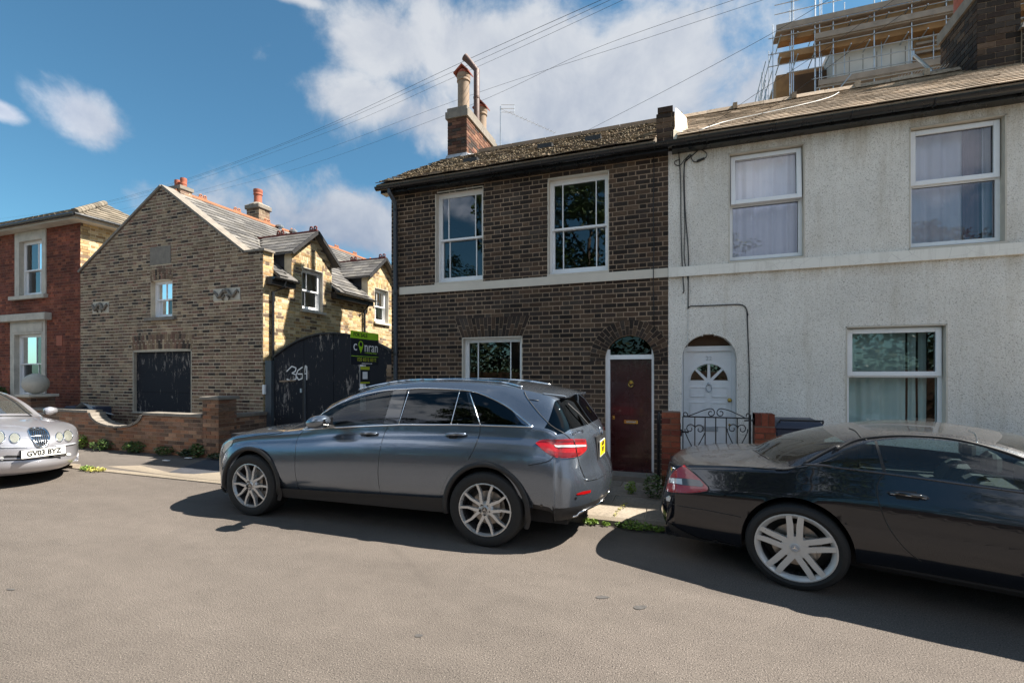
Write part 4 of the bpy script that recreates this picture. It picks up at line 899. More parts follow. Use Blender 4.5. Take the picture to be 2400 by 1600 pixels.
# ================================================================ RED BRICK HOUSE
H4=thing('red_house',(-16,CY,0),'red brick house with white stone window surrounds and low hipped roof','house')
def iv4(z): return clip_iv([(-19.5,-13.915)],([(-16.43,-15.39)] if 3.60<z<5.08 else [])+([(-16.63,-15.39)] if 1.0<z<2.66 else []))
w4=wall(H4,O3,U1,N1,.06,5.34,iv4,'brick_red','mortar_red',cap=300,proud=.004,j=.008,stretch=.21,head=.10)
def iv4s(z): return [(.2,3.2)] if z>3.6 else [(.2,3.2)]
wall(H4,(-13.915,CY,0),US,NS,3.6,5.34,iv4s,'brick_yellow','mortar_cream',cap=0,proud=.004,ivb=lambda z:[(0,3.2)],wallname='flank_wall',bname='flank_brick')
mb=MB(); mb.box(-19.7,-19.5,CY,CY+3.0,0,5.3); mb.box(-19.5,-14.1,CY+.2,CY+3.0,5.2,5.28); mb.box(-19.5,-14.1,CY+.2,CY+3.0,2.75,2.85); mb.box(-19.5,-13.915,CY+3.0,CY+3.2,0,5.3); mb.box(-14.1,-13.92,CY+.2,CY+3.0,0,3.6); mb.build('rear_walls','room_dark',H4)
mb=MB(); mb.box(-16.60,-16.40,CY-.03,CY+.2,3.60,5.29); mb.box(-15.42,-15.26,CY-.03,CY+.2,3.60,5.29); mb.box(-16.40,-15.42,CY-.03,CY+.2,5.05,5.29); mb.build('window_surround','stone_white',H4)
MB().box(-16.74,-15.20,CY-.10,CY+.2,3.53,3.62).build('window_sill','stone_white',H4)
sash(H4,-16.40,-15.42,3.62,5.05,CY+.07,(.62,),1,4.30,stile=.035,botrail=.07)['label']='upper sash window of the red house'
mb=MB(); mb.box(-16.78,-16.60,CY-.04,CY+.2,1.0,2.96); mb.box(-15.42,-15.26,CY-.04,CY+.2,1.0,2.96); mb.box(-16.60,-15.42,CY-.04,CY+.2,2.62,2.96); mb.box(-16.66,-15.36,CY-.055,CY-.04,2.68,2.90); mb.build('window_surround','stone_white',H4)
MB().box(-17.17,-15.05,CY-.16,CY,2.96,3.14).build('lintel_slab','stone_white',H4,bevel=.01)
sash(H4,-16.60,-15.42,1.0,2.62,CY+.07,(.62,),1,1.85,stile=.035,botrail=.07)['label']='lower sash window of the red house behind the stone ball'
MB().box(-14.85,-14.62,CY-.012,CY,2.30,2.55).build('air_brick','terracotta',H4)
ex,ey,ez=-13.60,7.12,5.42
mb=MB(); rz=6.27; rx=ex-1.42; ry=ey+1.42
mb.add([(ex,ey,ez),(-20,ey,ez),(-20,ry,rz),(rx,ry,rz),(ex,ey+2.84,ez),(-20,ey+2.84,ez)],[(0,1,2,3),(0,3,4),(3,2,5,4),(0,4,5,1)]); rr=mb.build('roof','tile_grey',H4)
Vr=Vector((0,1.42,.85)).normalized(); L_=Vector((0,1.42,.85)).length
tiles(rr,'roof_tile',(-20,ey,ez),(1,0,0),Vr,27,8,.237,.2,'tile_grey',150,.016,.04,.005,.012,lambda u,v:(-20+u)<ex-(v/L_)*1.42-.05,.02)
Vh=Vector((-1.42,0,.85)).normalized()
tiles(rr,'roof_tile',(ex,ey,ez),(0,1,0),Vh,12,8,.237,.2,'tile_grey',120,.012,.04,.004,.006,lambda u,v:(v/L_)*1.42+.08<u<2.84-(v/L_)*1.42,.015)
mb=MB()
for k in range(9): a=Vector((ex,ey,ez+.02)).lerp(Vector((rx,ry,rz+.02)),k/9); b=Vector((ex,ey,ez+.02)).lerp(Vector((rx,ry,rz+.02)),(k+1.1)/9); mb.tube([a,b],[.085,.075],8)
mb.build('hip_tiles','tile_grey',rr)
mb=MB(); mb.box(-20,ex-.02,ey+.02,CY-.001,ez-.12,ez-.01); mb.box(-13.914,ex-.02,CY,CY+2.7,ez-.12,ez-.01); mb.build('soffit','stone_white',H4)
mb=MB(); mb.tube([(-20,ey-.03,ez-.03),(ex+.03,ey-.03,ez-.03)],.05,8); mb.tube([(ex+.03,ey-.03,ez-.03),(ex+.03,ey+2.8,ez-.03)],.04,8); mb.build('gutter','black_pipe',H4)
# ================================================================ CARS
def pchip(xs,ys,x):
    n=len(xs)
    if x<=xs[0]: return ys[0]
    if x>=xs[-1]: return ys[-1]
    d=[(ys[i+1]-ys[i])/(xs[i+1]-xs[i]) for i in range(n-1)]
    for i in range(n-1):
        if xs[i]<=x<=xs[i+1]: break
    def m(k):
        if k==0: return d[0]
        if k==n-1: return d[-1]
        if d[k-1]*d[k]<=0: return 0
        h0,h1=xs[k]-xs[k-1],xs[k+1]-xs[k]; w1,w2=2*h1+h0,h1+2*h0
        return (w1+w2)/(w1/d[k-1]+w2/d[k])
    h=xs[i+1]-xs[i]; t=(x-xs[i])/h
    return ((1+2*t)*(1-t)**2)*ys[i]+(t*(1-t)**2*h)*m(i)+(t*t*(3-2*t))*ys[i+1]+(t*t*(t-1)*h)*m(i+1)
# key columns: s, zsill, yw, zb, yb, zup, yup, zre, yre, ztc, be, bw
def car_shell(keys,arches,side,topw,sub=5,maxstep=.09):
    """returns stations (list of 12-value rows) resampled, incl. columns clustered on the wheel arches"""
    n=len(keys); us=list(range(n)); cols=[[k[i] for k in keys] for i in range(12)]
    def ev(u): return [pchip(us,c,u) for c in cols]
    U=set()
    for i in range(n-1):
        m=max(2,int(abs(keys[i+1][0]-keys[i][0])/maxstep)+1)
        for j in range(m): U.add(round(i+j/m,5))
    U.add(float(n-1))
    ss=[]
    for (s0,zc,r) in arches:
        for k in range(25):
            ss.append(s0+r*math.cos(math.pi*k/24))
        ss+= [s0-r-.004,s0+r+.004]
    for t in ss:   # invert s(u) on the monotone middle
        lo,hi=None,None
        for i in range(n-1):
            a,b=keys[i][0],keys[i+1][0]
            if a<=t<=b and b-a>.02:
                lo,hi=i,i+1
                for _ in range(40):
                    mid=(lo+hi)/2
                    if pchip(us,cols[0],mid)<t: lo=mid
                    else: hi=mid
                U.add(round(lo,6)); break
    U=sorted(U); out=[]
    for u in U:
        if out and u-out[-1][0]<2e-4: continue
        out.append((u,ev(u)))
    return [o[1] for o in out]
LEV=[0,.06,.13,.22,.32,.42,.52,.62,.70,.76,.80,.835,.88,.94,1.0]
YF=[.93,.84,.72,.56,.38,.19,0.0]
def build_shell(keys,arches,table,zref,crown=2.2,fascia=(),rnd=True):
    st=car_shell(keys,arches,None,None)
    rows=[]; 
    def ysd(z,yw,yb,zs,zb):
        f=max(0,min(1,(z-zs)/max(1e-4,zb-zs))); tx=[t[0] for t in table]; ty=[t[1] for t in table]
        a=pchip(tx,ty,f)
        return yw+a+(yb-yw)*max(0,(f-.62)/.38)**1.4
    verts=[];meta=[]
    nl=len(LEV); ng=4; nt=len(YF)
    for (s,zs,yw,zb,yb,zup,yup,zre,yre,ztc,be,bw) in st:
        za=zs
        for (s0,zc,r) in arches:
            if abs(s-s0)<=r+1e-6: za=max(za,zc+math.sqrt(max(0,r*r-(s-s0)**2)))
        W_=yw; col=[]
        def px(y):
            if not rnd: return s+be*min(1,(y/W_))**2.2
            if y>=yb-.012: return s+be
            q=min(1,y/yb); return s+be*(1-(1-q**2.5)**.6)
        for f in LEV:
            z=zs+(zb-zs)*f; z=max(z,min(za,zb)); y=ysd(z,yw,yb,zs,zb); col.append((px(99 if rnd else y),y,z))
        for i in range(1,ng+1):
            t=i/ng; z=zb+(zup-zb)*t; y=yb+(yup-yb)*t+.012*math.sin(math.pi*t)*(1 if zup-zb>.05 else 0); col.append((px(99 if rnd else y),y,z))
        for t in (.22,.55): yy_=yup+(yre-yup)*t; col.append((px(yy_ if rnd else yy_),yy_,zup+(zre-zup)*t))
        col.append((px(yre),yre,zre))
        for f in YF:
            y=yre*f; z=zre+(ztc-zre)*(1-f**crown); col.append((px(y)+bw*(1-f**2),y,z))
        rows.append(col)
    return st,rows
def make_body(root,rows,st,classify,names):
    """rows -> meshes split by classify(i,j)->name ; both sides. returns BVH with normals (local)"""
    nC=len(rows); nR=len(rows[0]); V=[];F_=[];C_=[]
    idx={}
    def vid(i,j,sg):
        if j==nR-1: sg=1
        k=(i,j,sg)
        if k not in idx:
            x,y,z=rows[i][j]; V.append((x,-y if sg>0 else y,z)); idx[k]=len(V)-1
        return idx[k]
    for i in range(nC-1):
        for j in range(nR-1):
            for sg in (1,-1):
                q=[vid(i,j,sg),vid(i+1,j,sg),vid(i+1,j+1,sg),vid(i,j+1,sg)]
                F_.append(q if sg>0 else q[::-1]); C_.append(classify(i,j,st,sg))
    bm=bmesh.new(); vs=[bm.verts.new(v) for v in V]; lay=bm.faces.layers.int.new('c')
    cl=sorted(set(C_))
    for q,c in zip(F_,C_):
        try: f=bm.faces.new([vs[k] for k in q]); f[lay]=cl.index(c)
        except ValueError: pass
    bmesh.ops.remove_doubles(bm,verts=bm.verts,dist=4e-4)
    bmesh.ops.dissolve_degenerate(bm,edges=bm.edges,dist=1e-4)
    bmesh.ops.triangulate(bm,faces=[f for f in bm.faces if len(f.verts)>4])
    bm.normal_update(); bm.verts.ensure_lookup_table(); bm.faces.ensure_lookup_table()
    VN=[v.normal.copy() for v in bm.verts]; VC=[v.co.copy() for v in bm.verts]
    out={}
    for ci,c in enumerate(cl):
        fs=[[v.index for v in f.verts] for f in bm.faces if f[lay]==ci]
        used=sorted({k for f in fs for k in f}); mp={k:i for i,k in enumerate(used)}
        me=bpy.data.meshes.new(c); me.from_pydata([VC[k] for k in used],[],[[mp[k] for k in f] for f in fs]); me.materials.append(MATS[names[c][1]])
        me.shade_smooth(); me.normals_split_custom_set_from_vertices([VN[k] for k in used])
        o=bpy.data.objects.new(names[c][0],me); link(o,root); out[c]=o
    tris=[];
    for f in bm.faces:
        k=[v.index for v in f.verts]
        for a in range(1,len(k)-1): tris.append((k[0],k[a],k[a+1]))
    bvh=BVHTree.FromPolygons(VC,tris,all_triangles=True); bm.free()
    return out,(bvh,VC,VN,tris)
def hit(root,bv,px,py):
    """where the sight line through this point of the photograph meets the bodywork"""
    bvh,VC,VN,tris=bv; Mi=root.matrix_basis.inverted(); o=Mi@CAMP; d=(Mi.to_3x3()@pdir(px,py)).normalized()
    loc,nrm,i,dist=bvh.ray_cast(o,d)
    if loc is None:
        loc,nrm,i,dist=bvh.find_nearest(o+d*((-o).length if False else (Vector((0,0,.7))-o).dot(d)))
        # nearest approach along the ray
        best=None
        for k in range(60):
            p=o+d*(2.2+k*.12); l,nn,ii,ds=bvh.find_nearest(p)
            if l is not None and (best is None or ds<best[0]): best=(ds,l,ii)
        loc,i=best[1],best[2]
    a,b,c=tris[i]; A_,B_,C_=VC[a],VC[b],VC[c]
    v0,v1,v2=B_-A_,C_-A_,loc-A_; d00,d01,d11,d20,d21=v0.dot(v0),v0.dot(v1),v1.dot(v1),v2.dot(v0),v2.dot(v1); den=d00*d11-d01*d01
    if abs(den)<1e-14: return loc,VN[a]
    v=(d11*d20-d01*d21)/den; w=(d00*d21-d01*d20)/den
    n=(VN[a]*(1-v-w)+VN[b]*v+VN[c]*w).normalized()
    if n.dot(d)>.25: n=-n
    return loc,n
def patch(root,bv,poly,name,mat,off=.004,step=7,parent=None,mirror=False,thick=0,invn=False):
    pts=[Vector((p[0],p[1])) for p in poly]; n=len(pts); P2=[];E2=[]
    for i in range(n):
        a,b=pts[i],pts[(i+1)%n]; m=max(1,int((b-a).length/step))
        for k in range(m): P2.append(a.lerp(b,k/m))
    nb=len(P2); E2=[(i,(i+1)%nb) for i in range(nb)]
    x0=min(p.x for p in pts);x1=max(p.x for p in pts);y0=min(p.y for p in pts);y1=max(p.y for p in pts)
    def inside(q):
        c=False
        for i in range(n):
            a,b=pts[i],pts[(i+1)%n]
            if (a.y>q.y)!=(b.y>q.y) and q.x<(b.x-a.x)*(q.y-a.y)/(b.y-a.y)+a.x: c=not c
        return c
    def dmin(q):
        return min((q-p).length for p in P2[:nb])
    y=y0+step/2
    while y<y1:
        x=x0+step/2
        while x<x1:
            q=Vector((x,y))
            if inside(q) and dmin(q)>step*.45: P2.append(q)
            x+=step
        y+=step
    r=geometry.delaunay_2d_cdt(P2,E2,[],1,1e-4); vs,fs=r[0],r[2]
    L=[];NN=[]
    for v in vs:
        l,nn=hit(root,bv,v.x,v.y); L.append(l+nn*off); NN.append(nn)
    objs=[]
    for sg in ((1,-1) if mirror else (1,)):
        me=bpy.data.meshes.new(name); VV=[Vector((p.x,p.y*sg,p.z)) for p in L]; N2=[Vector((p.x,p.y*sg,p.z)) for p in NN]
        FF=[tuple(f) if sg>0 else tuple(f)[::-1] for f in fs]
        # orient to normals
        g=[]
        for f in FF:
            a,b,c=VV[f[0]],VV[f[1]],VV[f[2]]
            g.append(f if (b-a).cross(c-a).dot(N2[f[0]])>0 else f[::-1])
        if thick:
            k=len(VV); V2=VV+[p-nn*(off+thick) for p,nn in zip(VV,N2)]
            bl=[i for i in range(k)]
            ec={}
            for f in g:
                for q in range(len(f)):
                    e=(f[q],f[(q+1)%len(f)]); ec[e]=1
            side=[(a,b,b+k,a+k)[::-1] for (a,b) in ec if (b,a) not in ec]
            me.from_pydata(V2,[],[tuple(f) for f in g]+side); me.shade_smooth(); me.materials.append(MATS[mat]); me.set_sharp_from_angle(angle=math.radians(50))
        else:
            me.from_pydata(VV,[],g); me.materials.append(MATS[mat]); me.shade_smooth(); me.normals_split_custom_set_from_vertices(N2)
        o=bpy.data.objects.new(name,me); link(o,parent or root,ORG[root.name]); objs.append(o)
    return objs[0]
def strip(root,bv,line,name,mat,r=.005,off=.002,parent=None,step=9,mirror=False,seg=6,closed=False):
    P=[Vector(p) for p in line]; pts=[]
    for i in range(len(P)-1):
        m=max(1,int((P[i+1]-P[i]).length/step))
        for k in range(m): pts.append(P[i].lerp(P[i+1],k/m))
    pts.append(P[-1]); L=[]
    for q in pts:
        l,nn=hit(root,bv,q.x,q.y); L.append(l+nn*off)
    o=None
    for sg in ((1,-1) if mirror else (1,)):
        q=MB().tube([Vector((p.x,p.y*sg,p.z)) for p in L],r,seg,closed=closed).build(name,mat,parent or root,smooth=True,local=True); o=o or q
    return o
def smooth_line(pts,n=6):
    out=[]; P=[Vector(p) for p in pts]
    for i in range(len(P)-1):
        p0=P[max(0,i-1)];p1=P[i];p2=P[i+1];p3=P[min(len(P)-1,i+2)]
        for k in range(n):
            t=k/n; out.append(.5*((2*p1)+(-p0+p2)*t+(2*p0-5*p1+4*p2-p3)*t*t+(-p0+3*p1-3*p2+p3)*t**3))
    out.append(P[-1]); return [tuple(q) for q in out]
def wheel(root,x,y,z,r,rimr,sx,sz,side,style,steer=0,w=.23):
    """side -1: outer face towards -y"""
    Wc=Vector((x,y,z)); sg=side
    def L(prof,seg=48): return MB().lathe([(a,b*sg) for a,b in prof],(0,0,0),seg,'y',cap=False)
    def fin(mb,name,mat,par,smooth=True,ang=35):
        R=Matrix.Rotation(steer,4,'Z'); mb.v=[R@Vector((v.x*sx,v.y,v.z*sz))+Wc for v in mb.v]; return mb.build(name,mat,par,smooth=smooth,angle=ang,local=True)
    h=0
    we=bpy.data.objects.new('wheel',None); link(we,root)
    t=L([(rimr,.0),(rimr+.008,.012),(rimr+.02,.018),(r-.045,.022),(r-.015,.012),(r-.003,-.006),(r,-.02),(r,-.07),(r-.006,-.075),(r,-.08),(r,-w/2),(r,-w+.05),(r-.006,-w+.045),(r,-w+.04),(r,-w+.02),(r-.03,-w-.005),(rimr,-w)]); fin(t,'tyre','rubber',we)
    bar_=L([(rimr-.022,-.012),(rimr-.035,-.06),(rimr-.04,-w+.01)]); fin(bar_,'rim_barrel','alloy_dark',we)
    lipw=.03 if style=='sl' else .014
    rim=L([(rimr+.004,.006),(rimr+.004,.014),(rimr-.006,.016),(rimr-lipw*.6,.008),(rimr-lipw,-.004),(rimr-lipw-.006,-.02)]); al='alloy' if style=='suv' else 'alloy_white'
    ro=fin(rim,'rim',al if style!='suv' else 'alloy',we)
    d=L([(0,-.10),(.165,-.10),(.165,-.085),(.06,-.085),(.05,-.06),(0,-.06)],32); fin(d,'brake_disc','steel_disc',we)
    b=L([(0,-.15),(rimr-.02,-.15)],32); fin(b,'inner_barrel','black_plastic',we)
    for k in range(5):
        a=math.pi/2+k*2*math.pi/5
        for s2 in (-1,1):
            mb=MB()
            if style=='suv': inr,ino,ouo,w0,w1=.05,.028,.080,.016,.012
            elif style=='sl': inr,ino,ouo,w0,w1=.045,.027,.036,.0215,.0195
            else: inr,ino,ouo,w0,w1=.05,.02,.03,.015,.012
            ro_=rimr-.006
            def pt(rad,o,y_): return Vector((rad*math.cos(a)-o*math.sin(a),y_*sg,rad*math.sin(a)+o*math.cos(a)))
            if style=='suv': sec=[(inr,ino*s2,w0,.012,.05),(.10,ino*s2*1.35,w0*.9,.010,.045),(.16,.045*s2,.012,.008,.04),(ro_,ouo*s2,w1,.010,.03)]
            else: sec=[(inr,ino*s2,w0,.004,.05),(.11,ino*s2*1.08,w0,.006,.045),(.18,(ino+ouo)/2*s2,w0,.010,.04),(ro_,ouo*s2*1.1,w1,.014,.03)]
            vs=[]
            for (rad,o_,ww,yo,dp) in sec: vs+=[pt(rad,o_-ww,yo),pt(rad,o_+ww,yo),pt(rad,o_+ww*.8,yo-dp),pt(rad,o_-ww*.8,yo-dp)]
            fs=[]
            for q in range(len(sec)-1):
                for e in range(4): e2=(e+1)%4; fs.append((4*q+e,4*q+e2,4*q+4+e2,4*q+4+e))
            mb.add(vs,fs); fin(mb,'spoke',al,we,True,30)
    hub=L([(0,.008),(.03,.010),(.034,.006),(.04,-.0),(.062,-.004),(.075,-.02),(.075,-.06)],30); fin(hub,'hub',al,we)
    if style=='sl': hb=L([(.03,.006),(.088,.002),(.094,-.02),(.094,-.05)],30); fin(hb,'hub','alloy_white',we)
    cp=L([(0,.013),(.027,.012),(.028,.006)],24); fin(cp,'hub_cap','lens_smoke' if style!='sl' else 'lead',we)
    if style in('suv','sl'):
        mb=MB()
        for k in range(3):
            a=math.pi/2+k*2*math.pi/3; mb.add([(0.004*math.cos(a+1.57),.0135*sg,.004*math.sin(a+1.57)),(.022*math.cos(a),.0135*sg,.022*math.sin(a)),(.004*math.cos(a-1.57),.0135*sg,.004*math.sin(a-1.57))],[(0,1,2)])
        fin(mb,'hub_emblem','chrome',we,False,None)
    mb=MB()
    for k in range(5):
        a=-math.pi/2+k*2*math.pi/5; mb.lathe([(0,.001*sg),(.009,.001*sg),(.009,-.01*sg)],(.052*math.cos(a),0,.052*math.sin(a)),8,'y')
    fin(mb,'wheel_bolts','ink_black',we,False,None)
    mb=MB().box(.06,.13,-.10*sg,-.04*sg,-.07,.09); fin(mb,'brake_caliper','steel_disc',we,False,None)
    return we
def liner(root,x,z,r,y0,y1):
    mb=MB()
    for sg in (-1,1):
        n=20; vs=[]
        for k in range(n+1):
            a=math.pi*1.08*k/n-.12; vs+=[(x+r*math.cos(a),sg*y1,z+r*math.sin(a)),(x+r*math.cos(a),sg*y0,z+r*math.sin(a))]
        mb.add(vs,[(2*k,2*k+1,2*k+3,2*k+2) for k in range(n)])
        mb.add([(x+r*math.cos(math.pi*1.08*k/n-.12),sg*y0,z+r*math.sin(math.pi*1.08*k/n-.12)) for k in range(n+1)]+[(x,sg*y0,z)],[(k,k+1,n+1) for k in range(n)])
    mb.build('wheel_arch_liner','black_plastic',root,local=True)
def star(root,c,r,n,up,mat='chrome',name='star_emblem'):
    c=Vector(c); n=Vector(n).normalized(); u=Vector(up); x=u.cross(n).normalized(); u=n.cross(x).normalized(); mb=MB()
    mb.tube([c+(x*math.cos(t*math.pi/10)+u*math.sin(t*math.pi/10))*r for t in range(20)],r*.1,5,closed=True)
    for k in range(3):
        a=math.pi/2+k*2*math.pi/3; d=x*math.cos(a)+u*math.sin(a); e=x*math.cos(a+1.57)+u*math.sin(a+1.57)
        mb.add([c+e*r*.16,c+d*r,c-e*r*.16,c+n*r*.12],[(0,1,3),(1,2,3),(2,0,3)])
    return mb.build(name,mat,root,local=True)
# ---------------------------------------------------------------- grey estate / SUV
XF=-5.45; CYL=4.93
suv=thing('parked_car',(XF,CYL,0),'dark grey metallic five door sport utility car parked facing left outside the brick house','car','cars parked along the kerb')
bpy.context.view_layer.update()
K=[ # s, zsill, yw, zb, yb, zup, yup, zre, yre, ztc, be, bw
(.17,.18,.76,.19,.74,.19,.74,.19,.66,.19,.30,0),
(.05,.18,.82,.27,.80,.27,.80,.27,.70,.27,.34,0),
(.005,.18,.84,.40,.82,.40,.82,.405,.72,.41,.36,0),
(.0,.18,.85,.55,.83,.55,.83,.56,.74,.58,.37,0),
(.02,.18,.86,.66,.83,.66,.83,.68,.74,.705,.36,0),
(.09,.19,.88,.735,.83,.735,.83,.755,.74,.79,.31,0),
(.28,.24,.905,.805,.84,.805,.84,.825,.74,.87,.20,0),
(.55,.30,.925,.865,.85,.865,.85,.885,.75,.925,.07,0),
(.95,.33,.93,.91,.85,.91,.85,.93,.75,.965,0,-.02),
(1.35,.335,.93,.945,.845,.945,.845,.965,.75,.995,0,-.10),
(1.60,.34,.93,.972,.84,.975,.838,1.01,.755,1.05,0,-.28),
(1.80,.342,.93,1.00,.835,1.165,.775,1.21,.715,1.245,0,-.32),
(2.00,.345,.93,1.025,.832,1.262,.745,1.315,.675,1.355,0,-.28),
(2.30,.35,.93,1.055,.83,1.355,.71,1.412,.635,1.455,0,-.18),
(2.60,.355,.93,1.075,.83,1.408,.69,1.468,.61,1.505,0,-.06),
(3.04,.37,.93,1.088,.83,1.432,.68,1.497,.60,1.528,0,0),
(3.45,.39,.93,1.097,.825,1.418,.68,1.490,.60,1.52,0,0),
(3.72,.40,.93,1.100,.82,1.355,.70,1.468,.605,1.50,-.0,.03),
(3.92,.40,.93,1.10,.815,1.262,.725,1.440,.61,1.475,-.015,.05),
(4.12,.39,.925,1.10,.81,1.115,.79,1.402,.615,1.44,-.04,.05),
(4.26,.38,.92,1.095,.80,1.10,.79,1.372,.62,1.415,-.07,.05),
(4.36,.37,.91,1.085,.80,1.09,.79,1.325,.63,1.37,-.09,.04),
(4.47,.36,.905,1.065,.80,1.07,.79,1.205,.66,1.225,-.13,.02),
(4.58,.30,.90,1.03,.80,1.035,.79,1.075,.69,1.09,-.19,0),
(4.64,.28,.895,.97,.805,.975,.80,.985,.70,1.00,-.25,0),
(4.665,.27,.893,.86,.845,.86,.845,.865,.80,.87,-.285,0),
(4.68,.27,.892,.73,.878,.73,.878,.73,.84,.73,-.30,0),
(4.735,.27,.892,.60,.885,.60,.885,.60,.855,.60,-.355,0),
(4.745,.27,.89,.46,.882,.46,.882,.46,.852,.46,-.365,0),
(4.715,.27,.885,.35,.868,.35,.868,.35,.84,.35,-.335,0),
(4.62,.27,.86,.28,.84,.28,.84,.28,.80,.28,-.24,0)]
AR=[(.914,.341,.388),(3.747,.341,.392)]
TB=[(0,-.055),(.10,-.02),(.22,-.004),(.40,0),(.62,-.014),(.80,-.018),(.84,-.034),(1,0)]
st,rows=build_shell(K,AR,TB,.3)
nL=len(LEV)
def cls(i,j,st,sg):
    a,b=st[i],st[i+1]; s=(a[0]+b[0])/2
    if nL-1<=j<nL+3 and min(a[5]-a[3],b[5]-b[3])>-.001 and max(a[5]-a[3],b[5]-b[3])>.012 and 1.5<s<4.2:
        return ('gf' if s<2.56 else 'gr')+('n' if sg>0 else 'f')
    if j>=nL+6 and 1.66<s<2.28 : return 'ws'
    if j>=nL+3 and 4.345<s<4.578: return 'rw'
    z_=(LEV[min(j,nL-1)]*(a[3]-a[1])+a[1]); 
    if s>4.14 and (j<nL-1 and z_<.385 or j>=nL-1 and b[3]<.40): return 'val'
    return 'body'
meshes,BV=make_body(suv,rows,st,cls,{'gfn':('front_side_window','car_glass'),'grn':('rear_side_window','car_glass_dark'),'gff':('front_side_window','car_glass'),'grf':('rear_side_window','car_glass_dark'),'ws':('windscreen','car_glass'),'rw':('rear_window','car_glass_dark'),'body':('body','paint_grey'),'val':('bumper_valance','black_plastic')})
H=lambda *a:hit(suv,BV,*a)
zA=lambda x,y:(480+x/3.5635,860+y/3.5635); zB=lambda x,y:(1000+x/3.4087,860+y/3.4087)
# doors, with gaps
fd=smooth_line([zA(835,520),zA(775,600),zA(757,720),zA(755,860),zA(770,960),zA(795,1032)],5)
bdl=smooth_line([zA(1540,482),zA(1500,560),zA(1465,690),zA(1448,850),zA(1455,980),zA(1478,1088)],5)
rdl=smooth_line([zB(430,462),zB(420,540),zB(385,640),zB(335,735)],5)
belt=[zA(850,517),zA(1000,508),zA(1250,495),zA(1540,482)]
sill=[zA(1478,1088),zA(1200,1068),zA(960,1047),zA(795,1032)]
d1=patch(suv,BV,fd[::-1]+[tuple(p) for p in belt[0:]]+bdl[1:]+sill[1:-1],'front_door','paint_grey',.0025,8) if False else patch(suv,BV,belt+bdl[1:]+sill[1:]+fd[::-1][1:-1],'front_door','paint_grey',.0025,8)
belt2=[zA(1545,482),zA(1853,484),zB(200,461),zB(425,463)]
arch=smooth_line([zB(335,735),zB(250,770),zB(180,850),zB(130,950),zB(104,1045)],5)
sill2=[zB(104,1048),zB(0,1044),zA(1700,1102),zA(1482,1088)]
d2=patch(suv,BV,belt2+rdl[1:]+arch[1:]+sill2[1:]+bdl[::-1][1:-1],'rear_door','paint_grey',.0025,8)
for ln in (fd,bdl,rdl,sill,[zB(104,1048),zB(0,1044),zA(1700,1102),zA(1482,1088)],smooth_line([zA(830,468),zA(740,500),zA(660,540),zA(560,560),zA(420,575),zA(250,605)],4),smooth_line([zB(775,170),zB(800,240),zB(900,370),zB(1000,470),zB(1100,530),zB(1150,575)],4),smooth_line([zB(1010,718),zB(960,755),zB(810,785)],4),smooth_line([zB(1205,712),zB(1225,790),zB(1262,880)],3),[zB(820,258),zB(895,268)]):
    strip(suv,BV,ln,'panel_gap','ink_black',.0042,.0,mirror=False)
# chrome window line
lo=[zA(822,526),zA(960,512),zA(1250,497),zA(1640,480),zA(1853,481),zB(200,460),zB(430,464),zB(700,472),zB(845,478)]
up=smooth_line([zA(822,526),zA(900,455),zA(985,388),zA(1100,318),zA(1200,270),zA(1300,235),zA(1500,196),zA(1700,183),zB(0,170),zB(330,188),zB(500,240),zB(650,320),zB(750,400),zB(845,478)],4)
strip(suv,BV,lo,'chrome_trim','chrome',.009,.001,mirror=True); strip(suv,BV,up,'chrome_trim','chrome',.0085,.001,mirror=True)
# pillars
patch(suv,BV,[zA(1615,478),zA(1690,190),zA(1580,192),zA(1490,484)],'door_pillar','gloss_black',.004,10,mirror=True)
strip(suv,BV,[zA(1622,475),zA(1710,192)],'pillar_trim','chrome',.004,.005)
strip(suv,BV,[zB(195,457),zB(265,190)],'pillar_trim','chrome',.004,.003)
patch(suv,BV,[zB(372,456),zB(430,458),zB(350,200),zB(318,196)],'door_pillar','gloss_black',.004,10); strip(suv,BV,[zB(430,460),zB(345,205)],'pillar_trim','chrome',.005,.006)
# roof rails
strip(suv,BV,smooth_line([zA(1290,185),zA(1420,145),zA(1600,121),zA(1800,113),zB(0,108),zB(300,112),zB(600,130),zB(760,168)],4),'roof_rail','chrome',.011,.012,mirror=True)
# handles
def handle(par,bv,root,a,b,c,d,mat='paint_grey'):
    l0,n0=hit(root,bv,*a); l1,n1=hit(root,bv,*b); n=(n0+n1).normalized(); mid=(l0+l1)/2
    mb=MB(); mb.tube([l0+n0*.0,l0.lerp(l1,.08)+n*.022,l0.lerp(l1,.3)+n*.036,l0.lerp(l1,.7)+n*.036,l0.lerp(l1,.93)+n*.022,l1+n1*.0],[.008,.013,.016,.016,.013,.008],8); h=mb.build('door_handle',mat,par,smooth=True,local=True)
    ORG.setdefault(h.name,ORG[root.name]); t=(l1-l0).normalized(); mb=MB(); mb.tube([l0.lerp(l1,.05)+n*.032+Vector((0,0,-.010)),l0.lerp(l1,.5)+n*.05+Vector((0,0,-.008)),l0.lerp(l1,.95)+n*.032+Vector((0,0,-.010))],.004,6); mb.build('handle_trim','chrome',h if False else par,smooth=True,local=True)
    pt=patch(root,bv,[c[0],c[1],c[2],c[3]],'handle_recess','ink_black' if mat!='paint_grey' else 'black_plastic',.0035,6,parent=par)
handle(d1,BV,suv,zA(1290,556),zA(1450,556),[zA(1330,545),zA(1400,545),zA(1385,582),zA(1325,580)],None)
handle(d2,BV,suv,zB(148,545),zB(322,541),[zB(185,535),zB(260,532),zB(240,575),zB(178,572)],None)
